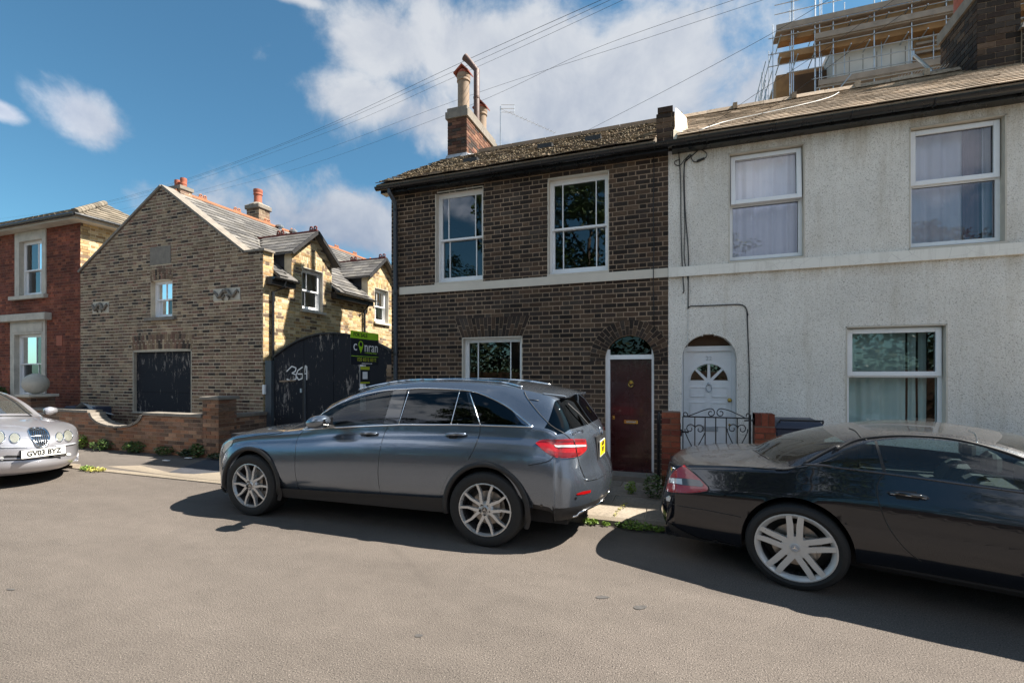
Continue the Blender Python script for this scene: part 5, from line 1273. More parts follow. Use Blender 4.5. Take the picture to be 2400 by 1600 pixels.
# tail lights
tl=smooth_line([zB(870,610),zB(930,582),zB(1050,577),zB(1160,575),zB(1262,577)],3)+smooth_line([zB(1262,577),zB(1272,650),zB(1240,690),zB(1200,712),zB(1110,725),zB(1020,718),zB(950,680),zB(870,610)],3)[1:-1]
T1=patch(suv,BV,tl,'tail_light','lens_red',.012,6,mirror=True,thick=.004)
patch(suv,BV,[zB(1015,624),zB(1150,622),zB(1262,620),zB(1262,634),zB(1150,641),zB(1025,640)],'light_bar','lens_clear',.017,6,parent=T1)
patch(suv,BV,[zB(960,668),zB(1100,685),zB(1230,684),zB(1195,706),zB(1110,717),zB(1020,711)],'lamp_shade','lens_dark_red',.0155,6,parent=T1)
patch(suv,BV,[zB(880,606),zB(935,585),zB(1255,580),zB(1258,596),zB(1000,598)],'lamp_shade','lens_dark_red',.0155,6,parent=T1)
strip(suv,BV,[zB(1163,577),zB(1185,640),zB(1195,715)],'lamp_gap','ink_black',.004,.014,parent=T1)
# number plate recess, plate, badge
MBp=MB()
def rear_pt(y,z,off=0):   # local: hit the tail from behind
    l,n,i,d=BV[0].ray_cast(Vector((6.5,y,z)),Vector((-1,0,0))); return l+Vector((off,0,0))
q=[rear_pt(-.27,.76,.006),rear_pt(.27,.76,.006),rear_pt(.27,.915,.006),rear_pt(-.27,.915,.006)]
MB().hexa([q[0]+Vector((0,-.02,-.02)),q[1]+Vector((0,.02,-.02)),q[1]+Vector((-.05,.02,-.02)),q[0]+Vector((-.05,-.02,-.02)),q[3]+Vector((0,-.02,.05)),q[2]+Vector((0,.02,.05)),q[2]+Vector((-.05,.02,.05)),q[3]+Vector((-.05,-.02,.05))]).build('plate_recess','black_plastic',suv,local=True)
xm=max(v.x for v in q)+.004
p_=MB().box(xm,xm+.006,-.215,.075,.765,.905).build('number_plate','plate_yellow',suv,local=True)
MB().box(xm-.002,xm+.004,-.222,.082,.758,.912).build('plate_surround','plate_white',suv,local=True)
def ltext(root,name,txt,size,mat,par,org,xd,ud,**k):
    # text placed in the car's own frame
    sv=ORG[par.name]; ORG[par.name]=Vector((0,0,0)); o=text_mesh(name,txt,size,mat,par,org,xd,ud,**k); ORG[par.name]=sv; ORG[o.name]=sv; return o
ltext(suv,'plate_lettering','LC66\nYLV',.062,'ink_black',p_,(xm+.008,-.07,.85),(0,1,0),(0,0,1),ext=.001,bold=.002)
c=rear_pt(0.0,1.0,.012); star(suv,c,.045,(1,0,.3),(0,0,1))
bp=hit(suv,BV,*zB(1205,520)); ltext(suv,'model_badge','GLC220d',.05,'chrome',suv,bp[0]+bp[1]*.004,(.35,1,0),(0,0,1),ext=.003,bold=.002)
# rear bumper trim, reflector, exhaust, wiper, sensors
patch(suv,BV,[zB(1195,1010),zB(1240,992),zB(1310,980),zB(1308,1000),zB(1260,1013),zB(1200,1020)],'rear_reflector','lens_red',.004,5,mirror=True)
strip(suv,BV,[zB(1175,1208),zB(1215,1160),zB(1290,1125),zB(1400,1080),zB(1452,1040)],'exhaust_trim','chrome',.010,.004,mirror=True)
strip(suv,BV,[zB(1262,895),zB(1290,905),zB(1360,890),zB(1410,865),zB(1445,830)],'bumper_edge','chrome',.004,.003)
for (a,b) in ((916,1105),(1190,1046)):
    l,n=H(*zB(a,b)); m4=MB().lathe([(0,-.003),(.012,-.002),(.012,0)],(0,0,0),10,'y'); R=Vector((0,-1,0)).rotation_difference(n).to_matrix(); m4.v=[R@v+l+n*.0015 for v in m4.v]; m4.build('parking_sensor','gloss_black',suv,local=True)
# spoiler underside + rear glass over-lap
l0,_=H(*zB(1265,455)); l1,_=H(*zB(1110,290)); MB().tube([l0+Vector((.03,0,0)),l0.lerp(l1,.5)+Vector((.035,0,0)),l1+Vector((.02,0,0))],.008,6).build('rear_wiper','black_plastic',suv,local=True)
mb=MB(); mb.hexa([(4.22,-.60,1.365),(4.40,-.50,1.345),(4.40,.50,1.345),(4.22,.60,1.365),(4.2,-.61,1.40),(4.40,-.50,1.372),(4.40,.50,1.372),(4.2,.61,1.40)]); mb.build('roof_spoiler','paint_grey',suv,local=True,bevel=.006)
# head lights and grille
patch(suv,BV,[zA(152,700),zA(175,640),zA(205,612),zA(243,610),zA(225,650),zA(185,695),zA(160,722)],'headlight','lens_clear',.006,4,mirror=True)
patch(suv,BV,[zA(88,812),zA(105,780),zA(125,790),zA(120,870),zA(105,930),zA(98,900)],'bumper_intake','black_plastic',.004,5) if False else None
patch(suv,BV,[zA(95,990),zA(125,985),zA(150,1005),zA(192,1048),zA(150,1035),zA(105,1015)],'front_splitter','black_plastic',.006,5)
mb=MB(); mb.box(-.015,.03,-.42,.42,.47,.68); mb.build('grille','black_plastic',suv,local=True); MB().box(-.025,-.01,-.40,.40,.565,.59).build('grille_bar','chrome',suv,local=True); star(suv,(-.03,0,.575),.075,(-1,0,0),(0,0,1))
MB().box(-.02,-.012,-.24,.24,.34,.43).build('number_plate','plate_white',suv,local=True)
# sills, arch flares
for sg in (-1,1):
    mb=MB(); mb.hexa([(1.30,sg*.88,.235),(3.36,sg*.88,.26),(3.36,sg*.70,.26),(1.30,sg*.70,.235),(1.30,sg*.912,.335),(3.36,sg*.912,.405),(3.36,sg*.80,.405),(1.30,sg*.80,.335)]); mb.build('side_sill','black_plastic',suv,local=True)
for (s0,zc,r) in AR:
    for sg in (-1,1):
        mb=MB(); vs=[]; n=30
        for k in range(n+1):
            a=-.35+(math.pi+.55)*k/n; 
            for (rr_,yo) in ((r-.004,.905),(r-.002,.942),(r+.024,.944),(r+.044,.932)):
                z=zc+rr_*math.sin(a); x=s0+rr_*math.cos(a); vs.append((x,sg*(yo-(0 if z>.3 else .03)),max(z,.20)))
        mb.add(vs,[(4*k+e,4*k+e+1,4*k+5+e,4*k+4+e) for k in range(n) for e in range(3)]); mb.build('arch_flare','black_plastic',suv,smooth=True,local=True)
    liner(suv,s0,zc,r+.0,.62,.91)
MB().box(.30,4.45,-.66,.66,.20,.86).build('underbody','interior_black',suv,local=True); MB().box(1.3,3.3,-.84,.84,.27,.80).build('floor_pan','interior_black',suv,local=True)
for (sx_,sy_) in ((.914,-1),(.914,1),(3.747,-1),(3.747,1)): wheel(suv,sx_,sy_*.925,.341,.365,.255,1,.935,sy_,'suv')
# mirror
l,n=H(*zA(985,500))
m0=MB(); c=Vector((2.03,-1.02,1.11))
m0.lathe([(0,-.115),(.05,-.105),(.078,-.06),(.085,0),(.075,.05),(.04,.08),(0,.085)],(0,0,0),16,'y'); 
for sg in (1,-1):
    q=MB(); q.v=[Vector((v.x*1.5+v.z*.35,v.y,v.z*.85)) + Vector((c.x-.08,c.y*sg,c.z-.02)) for v in m0.v]; q.f=list(m0.f); q.r=[0]*len(q.f); mo=q.build('door_mirror','paint_grey',suv,smooth=True,local=True)
    MB().box(c.x+.035,c.x+.040,min(c.y*sg-.07,c.y*sg+.06),max(c.y*sg-.07,c.y*sg+.06),c.z-.05,c.z+.02).build('mirror_glass','gloss_black',mo,local=True)
    MB().hexa([(1.83,sg*-.83,1.0),(1.98,sg*-.83,1.0),(1.98,sg*-.95,1.02),(1.86,sg*-.95,1.02),(1.83,sg*-.83,1.04),(1.98,sg*-.83,1.04),(1.98,sg*-.95,1.05),(1.86,sg*-.95,1.05)]).build('mirror_arm','black_plastic',mo,local=True)
# seats and dash
def seats(root,xs,w=.24,zz=.75,lean=.16,top=1.25):
    for (x,y) in xs:
        mb=MB(); mb.hexa([(x-.25,y-w,zz-.15),(x+.2,y-w,zz-.15),(x+.2,y+w,zz-.15),(x-.25,y+w,zz-.15),(x-.25,y-w,zz+.05),(x+.2,y-w,zz),(x+.2,y+w,zz),(x-.25,y+w,zz+.05)]); mb.hexa([(x+.12,y-w,zz),(x+.26,y-w,zz),(x+.26,y+w,zz),(x+.12,y+w,zz),(x+.12+lean,y-w*.85,top-.12),(x+.24+lean,y-w*.85,top-.12),(x+.24+lean,y+w*.85,top-.12),(x+.12+lean,y+w*.85,top-.12)]); mb.box(x+.19+lean,x+.27+lean,y-.11,y+.11,top-.08,top+.06); mb.build('seat','seat_dark',root,local=True,bevel=.03)
seats(suv,[(2.45,-.38),(2.45,.38),(3.35,-.38),(3.35,.38)],.25,.72,.16,1.26)
MB().hexa([(1.45,-.72,.80),(1.95,-.72,.80),(1.95,.72,.80),(1.45,.72,.80),(1.45,-.72,.96),(1.9,-.70,1.0),(1.9,.70,1.0),(1.45,.72,.96)]).build('dashboard','interior_black',suv,local=True,bevel=.02)
mb=MB(); mb.tube([(2.10+.06*math.sin(t*math.pi/8),.38+.17*math.cos(t*math.pi/8),1.0+.15*math.sin(t*math.pi/8)) for t in range(16)],.014,6,closed=True); mb.build('steering_wheel','interior_black',suv,local=True)
MB().box(1.98,2.0,-.12,.12,1.32,1.38).build('rear_view_mirror','interior_black',suv,local=True)
# ---------------------------------------------------------------- black coupe (angled out a little)
PSI=math.radians(-15); W2=.885; ex_=Vector((math.cos(PSI),math.sin(PSI),0)); ey_=Vector((-math.sin(PSI),math.cos(PSI),0))
oo=Vector((.77,3.976,0))+ey_*W2
sl=thing('parked_car',tuple(oo),'dusty black two seat roadster with hard top and five twin spoke wheels at the right','car','cars parked along the kerb',PSI)
bpy.context.view_layer.update()
K2=[
(-.98,.17,.70,.18,.68,.18,.68,.18,.60,.18,.10,0),
(-1.07,.17,.76,.25,.74,.25,.74,.25,.64,.25,.12,0),
(-1.12,.17,.79,.36,.77,.36,.77,.36,.66,.36,.15,0),
(-1.13,.17,.80,.46,.78,.46,.78,.46,.68,.46,.17,0),
(-1.10,.18,.81,.58,.77,.58,.77,.58,.68,.585,.18,0),
(-1.08,.18,.82,.70,.76,.70,.76,.71,.67,.73,.18,0),
(-1.06,.18,.83,.765,.75,.765,.75,.78,.66,.81,.17,0),
(-.95,.19,.84,.788,.755,.788,.755,.805,.66,.835,.10,0),
(-.70,.20,.865,.815,.77,.815,.77,.83,.66,.862,.03,-.02),
(-.40,.21,.885,.838,.785,.838,.785,.85,.66,.885,0,-.08),
(-.18,.22,.888,.852,.795,.852,.795,.865,.70,.90,0,-.22),
(.0,.24,.888,.875,.80,.876,.80,.93,.71,.985,0,-.25),
(.14,.25,.888,.895,.80,.925,.79,1.0,.68,1.055,0,-.22),
(.30,.26,.888,.905,.80,1.03,.745,1.075,.64,1.12,0,-.15),
(.45,.265,.888,.905,.80,1.095,.715,1.132,.61,1.165,0,-.06),
(.68,.27,.885,.90,.80,1.135,.695,1.168,.59,1.19,0,0),
(.90,.27,.885,.89,.80,1.130,.695,1.165,.59,1.185,0,.03),
(1.10,.27,.885,.878,.80,1.085,.71,1.13,.61,1.155,0,.12),
(1.35,.27,.885,.865,.80,.985,.75,1.03,.66,1.075,0,.22),
(1.60,.26,.885,.845,.80,.862,.79,.90,.71,.96,0,.28),
(1.75,.25,.885,.83,.80,.83,.80,.85,.72,.90,0,.2),
(2.1,.23,.885,.80,.80,.80,.80,.815,.70,.87,0,.08),
(2.6,.21,.885,.765,.79,.765,.79,.78,.68,.84,-.02,0),
(3.0,.19,.87,.71,.77,.71,.77,.72,.66,.77,-.10,0),
(3.3,.17,.84,.63,.75,.63,.75,.64,.64,.68,-.25,0),
(3.45,.16,.82,.50,.74,.50,.74,.50,.62,.52,-.35,0),
(3.46,.16,.80,.34,.72,.34,.72,.34,.60,.34,-.38,0),
(3.36,.16,.78,.18,.70,.18,.70,.18,.58,.18,-.38,0)]
AR2=[(0.0,.308,.362),(2.56,.308,.362)]
TB2=[(0,-.07),(.10,-.03),(.25,-.006),(.42,0),(.50,-.014),(.62,-.008),(.80,-.012),(1,0)]
st2,rows2=build_shell(K2,AR2,TB2,.3)
def cls2(i,j,st,sg):
    a,b=st[i],st[i+1]; s=(a[0]+b[0])/2
    if nL-1<=j<nL+3 and max(a[5]-a[3],b[5]-b[3])>.012 and .02<s<1.68: return 'gfn' if sg>0 else 'gff'
    if j>=nL+6 and -.13<s<.30: return 'rw'
    if j>=nL+6 and 1.12<s<1.66: return 'ws'
    return 'body'
meshes2,BV2=make_body(sl,rows2,st2,cls2,{'gfn':('side_window','car_glass_dusty'),'gff':('side_window','car_glass_dusty'),'rw':('rear_window','car_glass_dusty'),'ws':('windscreen','car_glass_dusty'),'body':('body','paint_black')})
yA=lambda x,y:(1500+x/3.266,940+y/3.266); yB=lambda x,y:(1960+x/3.409,940+y/3.409)
# door + gaps
dl=smooth_line([yB(385,585),yB(345,630),yB(325,700),yB(340,800),yB(380,920),yB(430,1020),yB(510,1130),yB(600,1220),yB(680,1278)],5)
strip(sl,BV2,dl,'panel_gap','ink_black',.004,0)
strip(sl,BV2,smooth_line([yA(380,488),yA(600,494),yA(850,505),yA(1050,520),yA(1150,517),yA(1245,485)],4),'panel_gap','ink_black',.004,0)
strip(sl,BV2,[yA(865,372),yA(985,440)],'panel_gap','ink_black',.004,0)
strip(sl,BV2,smooth_line([yB(-170,95),yB(40,195),yB(150,235),yB(200,290),yB(240,308)],4)[6:],'roof_joint','ink_black',.005,.001)
strip(sl,BV2,smooth_line([yB(1060,238),yB(1105,260),yB(1125,300),yB(1122,330)],4),'roof_joint','chrome',.005,.001)
dp=patch(sl,BV2,dl+[yB(1100,1320),yB(1530,1380),yB(1560,740),yB(1200,692),yB(800,637),yB(388,583)],'door','paint_black',.0022,9)
handle(dp,BV2,sl,yB(412,730),yB(735,775),[yB(450,712),yB(640,720),yB(660,795),yB(480,780)],None,'gloss_black')
strip(sl,BV2,[yA(1250,483),yA(1420,492),yB(0,528),yB(385,575),yB(800,632),yB(1200,688),yB(1530,732)],'waist_trim','alloy_dark',.008,.003)
strip(sl,BV2,smooth_line([yA(1255,480),yA(1400,400),yA(1520,345),yB(0,390),yB(80,345),yB(200,305),yB(400,283),yB(600,280),yB(850,295),yB(1080,335),yB(1300,395),yB(1510,465)],4),'window_trim','black_plastic',.010,.003)
patch(sl,BV2,[yB(305,320),yB(325,318),yB(400,565),yB(375,575)],'window_divider','black_plastic',.004,8)
# fuel flap
strip(sl,BV2,[(yA(1315,578)[0]+36*math.cos(t*math.pi/14),yA(1315,578)[1]+18.5*math.sin(t*math.pi/14)) for t in range(28)],'fuel_flap_gap','ink_black',.003,0,closed=True)
tl2=smooth_line([yA(340,490),yA(420,560),yA(490,620),yA(522,655),yA(515,685)],3)+smooth_line([yA(515,685),yA(440,698),yA(330,700),yA(215,688),yA(212,640),yA(228,590),yA(270,530),yA(340,490)],3)[1:-1]
T2=patch(sl,BV2,tl2,'tail_light','lens_red',.006,5,mirror=True,thick=.004)
patch(sl,BV2,[yA(236,585),yA(330,590),yA(460,605),yA(490,640),yA(480,655),yA(330,642),yA(225,622)],'lamp_band','lens_smoke',.010,5,parent=T2)
patch(sl,BV2,[yA(248,590),yA(325,594),yA(328,638),yA(240,622)],'reversing_lamp','lens_clear',.0115,4,parent=T2)
strip(sl,BV2,smooth_line([yA(340,488),yA(430,560),yA(500,630),yA(524,660),yA(515,690),yA(400,703),yA(300,705),yA(220,695)],3),'lamp_seal','ink_black',.004,.004,parent=T2)
strip(sl,BV2,smooth_line([yA(185,735),yA(260,790),yA(500,830),yA(700,870),yA(775,885)],4),'bumper_gap','ink_black',.003,0)
patch(sl,BV2,[yA(205,915),yA(300,975),yA(450,1045),yA(740,1105),yA(742,1112),yA(560,1115),yA(380,1052),yA(240,990)],'rear_diffuser','black_plastic',.004,7)
patch(sl,BV2,[yA(200,735),yA(225,720),yA(240,735),yA(230,765),yA(205,760)],'bumper_reflector','lens_clear',.004,3)
0 and MB().hexa([(.42,-.74,.17),(2.15,-.74,.17),(2.15,.74,.17),(.42,.74,.17),(.42,-.80,.27),(2.15,-.80,.27),(2.15,.80,.27),(.42,.80,.27)]).build('side_sill','gloss_black',sl,local=True,bevel=.01)
for (s0,zc,r) in AR2: liner(sl,s0,zc,r,.58,.865)
MB().box(-.95,3.2,-.60,.60,.16,.70).build('underbody','interior_black',sl,local=True); MB().box(.42,2.1,-.80,.80,.25,.72).build('floor_pan','interior_black',sl,local=True)
for (sx_,sy_) in ((0,-1),(0,1),(2.56,-1),(2.56,1)): wheel(sl,sx_,sy_*.885,.308,.335,.262,1,.92,sy_,'sl',w=.27)
seats(sl,[(.75,-.38),(.75,.38)],.23,.60,.14,.98)
MB().box(1.45,1.75,-.70,.70,.62,.86).build('dashboard','interior_black',sl,local=True,bevel=.02)
mo=MB().lathe([(0,-.10),(.05,-.09),(.07,0),(.04,.07),(0,.075)],(1.95,-.82,.86),14,'y').build('door_mirror','paint_black',sl,smooth=True,local=True)
c,_n,_i,_d=BV2[0].ray_cast(Vector((-4,0,.70)),Vector((1,0,0))); star(sl,c+Vector((-.012,0,0)),.045,(-1,0,0),(0,0,1))
MB().box(c.x-.012,c.x+.02,-.24,.24,.47,.57).build('number_plate','plate_yellow',sl,local=True)
# ---------------------------------------------------------------- silver saloon at the left, nose towards us
jg=thing('parked_car',(-8.52,4.12,0),'silver saloon with four round headlights and oval chrome grille at the left edge','car','cars parked along the kerb',math.pi)
bpy.context.view_layer.update()
K3=[
(.16,.17,.74,.18,.72,.18,.72,.18,.62,.18,.74,0),
(.05,.17,.80,.24,.78,.24,.78,.24,.66,.24,.82,0),
(.0,.17,.82,.33,.80,.33,.80,.33,.68,.335,.86,0),
(.03,.17,.83,.42,.80,.42,.80,.425,.68,.44,.84,0),
(.03,.18,.84,.52,.80,.52,.80,.53,.66,.55,.84,0),
(.08,.19,.85,.60,.79,.60,.79,.62,.64,.66,.80,0),
(.22,.21,.86,.665,.78,.665,.78,.69,.62,.73,.68,0),
(.50,.24,.88,.73,.78,.73,.78,.75,.64,.80,.44,0),
(.95,.26,.90,.785,.78,.785,.78,.81,.66,.86,.12,-.05),
(1.40,.27,.90,.825,.78,.825,.78,.85,.68,.90,0,-.15),
(1.65,.27,.90,.85,.78,.855,.775,.88,.70,.94,0,-.28),
(2.05,.27,.90,.875,.78,1.09,.71,1.12,.64,1.17,0,-.28),
(2.45,.27,.90,.89,.78,1.235,.66,1.28,.57,1.31,0,-.15),
(3.0,.27,.90,.90,.78,1.27,.65,1.32,.56,1.35,0,0),
(3.5,.27,.90,.90,.78,1.20,.66,1.26,.57,1.30,0,.1),
(4.0,.27,.89,.90,.77,.95,.76,1.02,.64,1.08,-.02,.2),
(4.3,.27,.87,.89,.75,.89,.75,.91,.66,.95,-.08,.1),
(4.75,.27,.84,.80,.72,.80,.72,.81,.6,.84,-.25,0),
(4.82,.27,.82,.55,.74,.55,.74,.55,.6,.55,-.3,0),
(4.75,.22,.78,.24,.70,.24,.70,.24,.6,.24,-.3,0)]
AR3=[(1.36,.30,.35),(3.85,.30,.35)]
st3,rows3=build_shell(K3,AR3,TB,.3,rnd=False)
def cls3(i,j,st,sg):
    a,b=st[i],st[i+1]; s=(a[0]+b[0])/2
    if nL-1<=j<nL+3 and max(a[5]-a[3],b[5]-b[3])>.012 and 1.7<s<4.1: return 'gfn' if sg>0 else 'gff'
    if j>=nL+7 and 1.72<s<2.42: return 'ws'
    if j>=nL+7 and 3.55<s<4.2: return 'rw'
    return 'body'
meshes3,BV3=make_body(jg,rows3,st3,cls3,{'gfn':('side_window','car_glass_green'),'gff':('side_window','car_glass_green'),'ws':('windscreen','screen_glass'),'rw':('rear_window','car_glass_green'),'body':('body','paint_silver')})
jz=lambda x,y:(x/7.127,900+y/7.127)
def ell(cx,cy,a,b,n=20,t=0): return [jz(cx+a*math.cos(k*2*math.pi/n)*math.cos(t)-b*math.sin(k*2*math.pi/n)*math.sin(t),cy+b*math.sin(k*2*math.pi/n)*math.cos(t)+a*math.cos(k*2*math.pi/n)*math.sin(t)) for k in range(n)]
def lamp(cx,cy,a,b):
    o=patch(jg,BV3,ell(cx,cy,a,b),'headlight','lens_cream',.010,3,thick=.006); strip(jg,BV3,ell(cx,cy,a+3,b+3)+[ell(cx,cy,a+3,b+3)[0]],'lamp_ring','chrome',.006,.008,step=4); return o
lamp(1128,865,70,88); lamp(985,885,58,72); lamp(245,905,85,78); lamp(-5,890,85,98)
gp=[jz(480,775),jz(520,752),jz(600,745),jz(700,750),jz(770,790),jz(808,870),jz(800,960),jz(760,1030),jz(690,1052),jz(620,1030),jz(560,960),jz(510,870)]
gp=smooth_line(gp+[gp[0]],3)[:-1]
gr=patch(jg,BV3,gp,'grille','interior_black',.006,4,thick=.004); strip(jg,BV3,gp+[gp[0]],'grille_surround','chrome',.015,.012,step=4)
for k in range(9):
    f=(k+.7)/9.2; xt=490+f*300; 
    c=[]
    for t in range(9):
        y=762+t*35; 
        # clip to outline
        x=xt+(t/8)*(690-640+f*30-20)*.9+6*math.sin(t*.4)
        X,Y_=jz(x,y); ins=False
        for i in range(len(gp)):
            a,b=gp[i],gp[(i+1)%len(gp)]
            if (a[1]>Y_)!=(b[1]>Y_) and X<(b[0]-a[0])*(Y_-a[1])/(b[1]-a[1])+a[0]: ins=not ins
        if ins: c.append((X,Y_))
    if len(c)>1: strip(jg,BV3,c,'grille_vane','chrome',.0065,.014,step=4,parent=gr)
strip(jg,BV3,[jz(505,885),jz(650,875),jz(800,868)],'grille_bar','chrome',.0045,.017,step=4,parent=gr)
l,n=hit(jg,BV3,*jz(615,762)); MB().lathe([(0,.012),(.028,.008),(.03,0)],l+n*.012,12,'x').build('bonnet_badge','chrome',jg,local=True)
# number plate
l,n=hit(jg,BV3,*jz(700,1130)); zpl=l.z
pl=MB().box(l.x-.055,l.x-.045,-.245+l.y,.245+l.y,zpl-.055,zpl+.055).build('number_plate','plate_white',jg,local=True)
MB().box(l.x-.045,l.x+.05,-.22+l.y,.22+l.y,zpl-.05,zpl+.05).build('plate_holder','black_plastic',jg,local=True)
ltext(jg,'plate_lettering','GV03 BYZ',.098,'ink_black',pl,(l.x-.0565,l.y,zpl-.002),(0,-1,0),(0,0,1),ext=.001,bold=.004,xs=.88)
patch(jg,BV3,[jz(120,1185),jz(420,1190),jz(950,1165),jz(1180,1140),jz(1100,1190),jz(870,1235),jz(400,1272),jz(0,1280),jz(-60,1230)],'lower_intake','black_plastic',.006,4)
strip(jg,BV3,[jz(-60,1250),jz(400,1242),jz(800,1215)][0:3],'intake_blade','paint_silver',.008,.010,step=6); strip(jg,BV3,[jz(880,1205),jz(1080,1185)],'intake_blade','chrome',.008,.012,step=6)
patch(jg,BV3,ell(1135,1170,42,26),'fog_lamp','lens_clear',.010,3); patch(jg,BV3,ell(35,1240,38,32),'fog_lamp','lens_clear',.010,3)
strip(jg,BV3,[jz(920,1033),jz(1050,1020),jz(1180,1000),jz(1250,985)],'bumper_trim','lead',.014,.004,step=5); strip(jg,BV3,[jz(0,1057),jz(250,1056),jz(455,1050)],'bumper_trim','lead',.008,.003,step=5)
strip(jg,BV3,smooth_line([jz(80,885),jz(160,885),jz(330,890),jz(470,885)],3),'bonnet_gap','lead',.003,.001,step=5); strip(jg,BV3,[jz(810,878),jz(925,872)],'bonnet_gap','lead',.003,.001,step=5)
strip(jg,BV3,smooth_line([jz(560,760),jz(450,720),jz(250,700),jz(0,690)],3),'bonnet_crease','paint_silver',.006,-.001,step=6); strip(jg,BV3,smooth_line([jz(760,770),jz(720,690),jz(640,600),jz(560,560)],3),'bonnet_crease','paint_silver',.006,-.001,step=6)
strip(jg,BV3,[jz(0,541),jz(280,541),jz(520,541)],'scuttle','ink_black',.012,.004,step=5); strip(jg,BV3,smooth_line([jz(530,540),jz(400,440),jz(250,310),jz(100,215),jz(0,165)],3),'windscreen_pillar','ink_black',.010,.004,step=6)
for (s0,zc,r) in AR3: liner(jg,s0,zc,r,.58,.875)
MB().box(1.0,4.4,-.60,.60,.16,.66).build('underbody','interior_black',jg,local=True); MB().box(1.4,3.5,-.82,.82,.18,.74).build('floor_pan','interior_black',jg,local=True)
for (sx_,sy_) in ((1.36,-1),(1.36,1),(3.85,-1),(3.85,1)): wheel(jg,sx_,sy_*.885,.30,.32,.215,1,.94,sy_,'other')
for sg in (-1,1):
    mo=MB().lathe([(0,-.10),(.05,-.09),(.075,0),(.05,.07),(0,.08)],(1.92,sg*.98,.94),14,'y').build('door_mirror','paint_silver',jg,smooth=True,local=True)
    MB().box(1.9,1.98,min(sg*.78,sg*.92),max(sg*.78,sg*.92),.88,.92).build('mirror_arm','black_plastic',mo,local=True)
seats(jg,[(2.6,-.36),(2.6,.36)],.24,.62,.16,1.1); MB().box(1.75,2.1,-.68,.68,.6,.88).build('dashboard','seat_dark',jg,local=True,bevel=.02)
MB().tube([(1.62,-.1,.93),(1.70,.35,.955),(1.75,.55,.97)],.008,6).build('windscreen_wiper','ink_black',jg,local=True)
# ================================================================ FRONT WALLS, PIERS, GATES
GY=6.3
gw=thing('garden_wall',(-10.5,GY,.05),'low orange brick garden wall with a curved dip and stone coping before the coach house','wall')
def dip(x): 
    t=(x+10.73)/.82
    return .785 if abs(t)>=1 else .785-.285*math.sqrt(max(0,1-t*t))**1.0
def ivg(z):
    if z<.5: return [(-15.6,-8.3)]
    w=.82*math.sqrt(max(0,1-((.785-z)/.285)**2)) if z<.785 else .82
    return [(-15.6,-10.73-w),(-10.73+w,-8.3)]
wall(gw,(0,GY,0),U1,N1,.04,.785,ivg,'brick_garden','mortar_dark',cap=285,proud=.005,jit=.003,bond='st',thick=.22,wallname='brickwork')
items=[];x=-15.6
for (x0,x1) in [(-15.6,-11.56),(-9.90,-8.3)]:
    x=x0
    while x<x1-.02:
        q=min(x+.6,x1); items.append([(x,GY-.03,.785),(q-.008,GY-.03,.785),(q-.008,GY+.25,.785),(x,GY+.25,.785),(x,GY-.03,.835+random.uniform(0,.004)),(q-.008,GY-.03,.835),(q-.008,GY+.25,.835),(x,GY+.25,.835)]); x=q
n=12
for k in range(n):
    a0,a1=math.pi+math.pi*k/n,math.pi+math.pi*(k+1)/n-.02
    def pq(a,t): return (-10.73+(.82-t)*math.cos(a),.79+(.285-t*.55+ .0)*math.sin(a))
    (ax,az),(bx,bz),(cx,cz),(dx_,dz2)=pq(a0,0),pq(a1,0),pq(a1,.075),pq(a0,.075)
    items.append([(ax,GY-.03,az),(bx,GY-.03,bz),(bx,GY+.25,bz),(ax,GY+.25,az),(dx_,GY-.03,dz2),(cx,GY-.03,cz),(cx,GY+.25,cz),(dx_,GY+.25,dz2)])
pieces(gw,'coping_stone',items,'stone_grey')
gp_=thing('brick_pier',(-8.1,GY,.05),'square orange brick pier with flat stone cap at the corner of the garden wall','pier')
pc=MB().box(-8.295,-7.905,GY+.005,GY+.355,.04,1.115).build('pier_core','mortar_dark',gp_); chim_bricks(pc,-8.30,-7.90,GY,GY+.36,.05,1.115,'brick_garden','fr',90)
MB().box(-8.34,-7.86,GY-.04,GY+.40,1.115,1.17).build('pier_cap','stone_grey',gp_,bevel=.006)
rw=thing('return_wall',(-7.95,7.0,.05),'short low brick wall running back from the pier to the coach house','wall')
wc=wall(rw,(-7.93,GY+.36,0),(0,1,0),(1,0,0),.05,.77,lambda z:[(0,.74)],'brick_garden','mortar_dark',cap=90,bond='st',wallname='brickwork',proud=.005)
MB().box(-8.16,-7.90,GY+.36,7.39,.77,.825).build('coping','stone_grey',rw)
bp_=thing('brick_pier',(-13.9,GY,.05),'dark brick gate pier with pale cap carrying the stone ball','pier')
pc=MB().box(-14.14,-13.71,GY+.06,GY+.49,.04,1.07).build('pier_core','mortar_dark',bp_); chim_bricks(pc,-14.15,-13.70,GY+.055,GY+.5,.05,1.07,'brick_garden','fr',60)
MB().box(-14.2,-13.65,GY,GY+.55,1.07,1.13).build('pier_cap','stone_white',bp_,bevel=.008)
bl=MB(); bl.lathe([(0.0,-.235)]+[(.235*math.cos(a),.235*math.sin(a)) for a in [(-80+k*10)*math.pi/180 for k in range(17)]]+[(0,.235)],(-13.97,GY+.27,1.365),32); b_=bl.build('stone_ball','stone_white',None,smooth=True,angle=60); tag(b_,'large pale stone ball on top of a gate pier before the red house','ball')
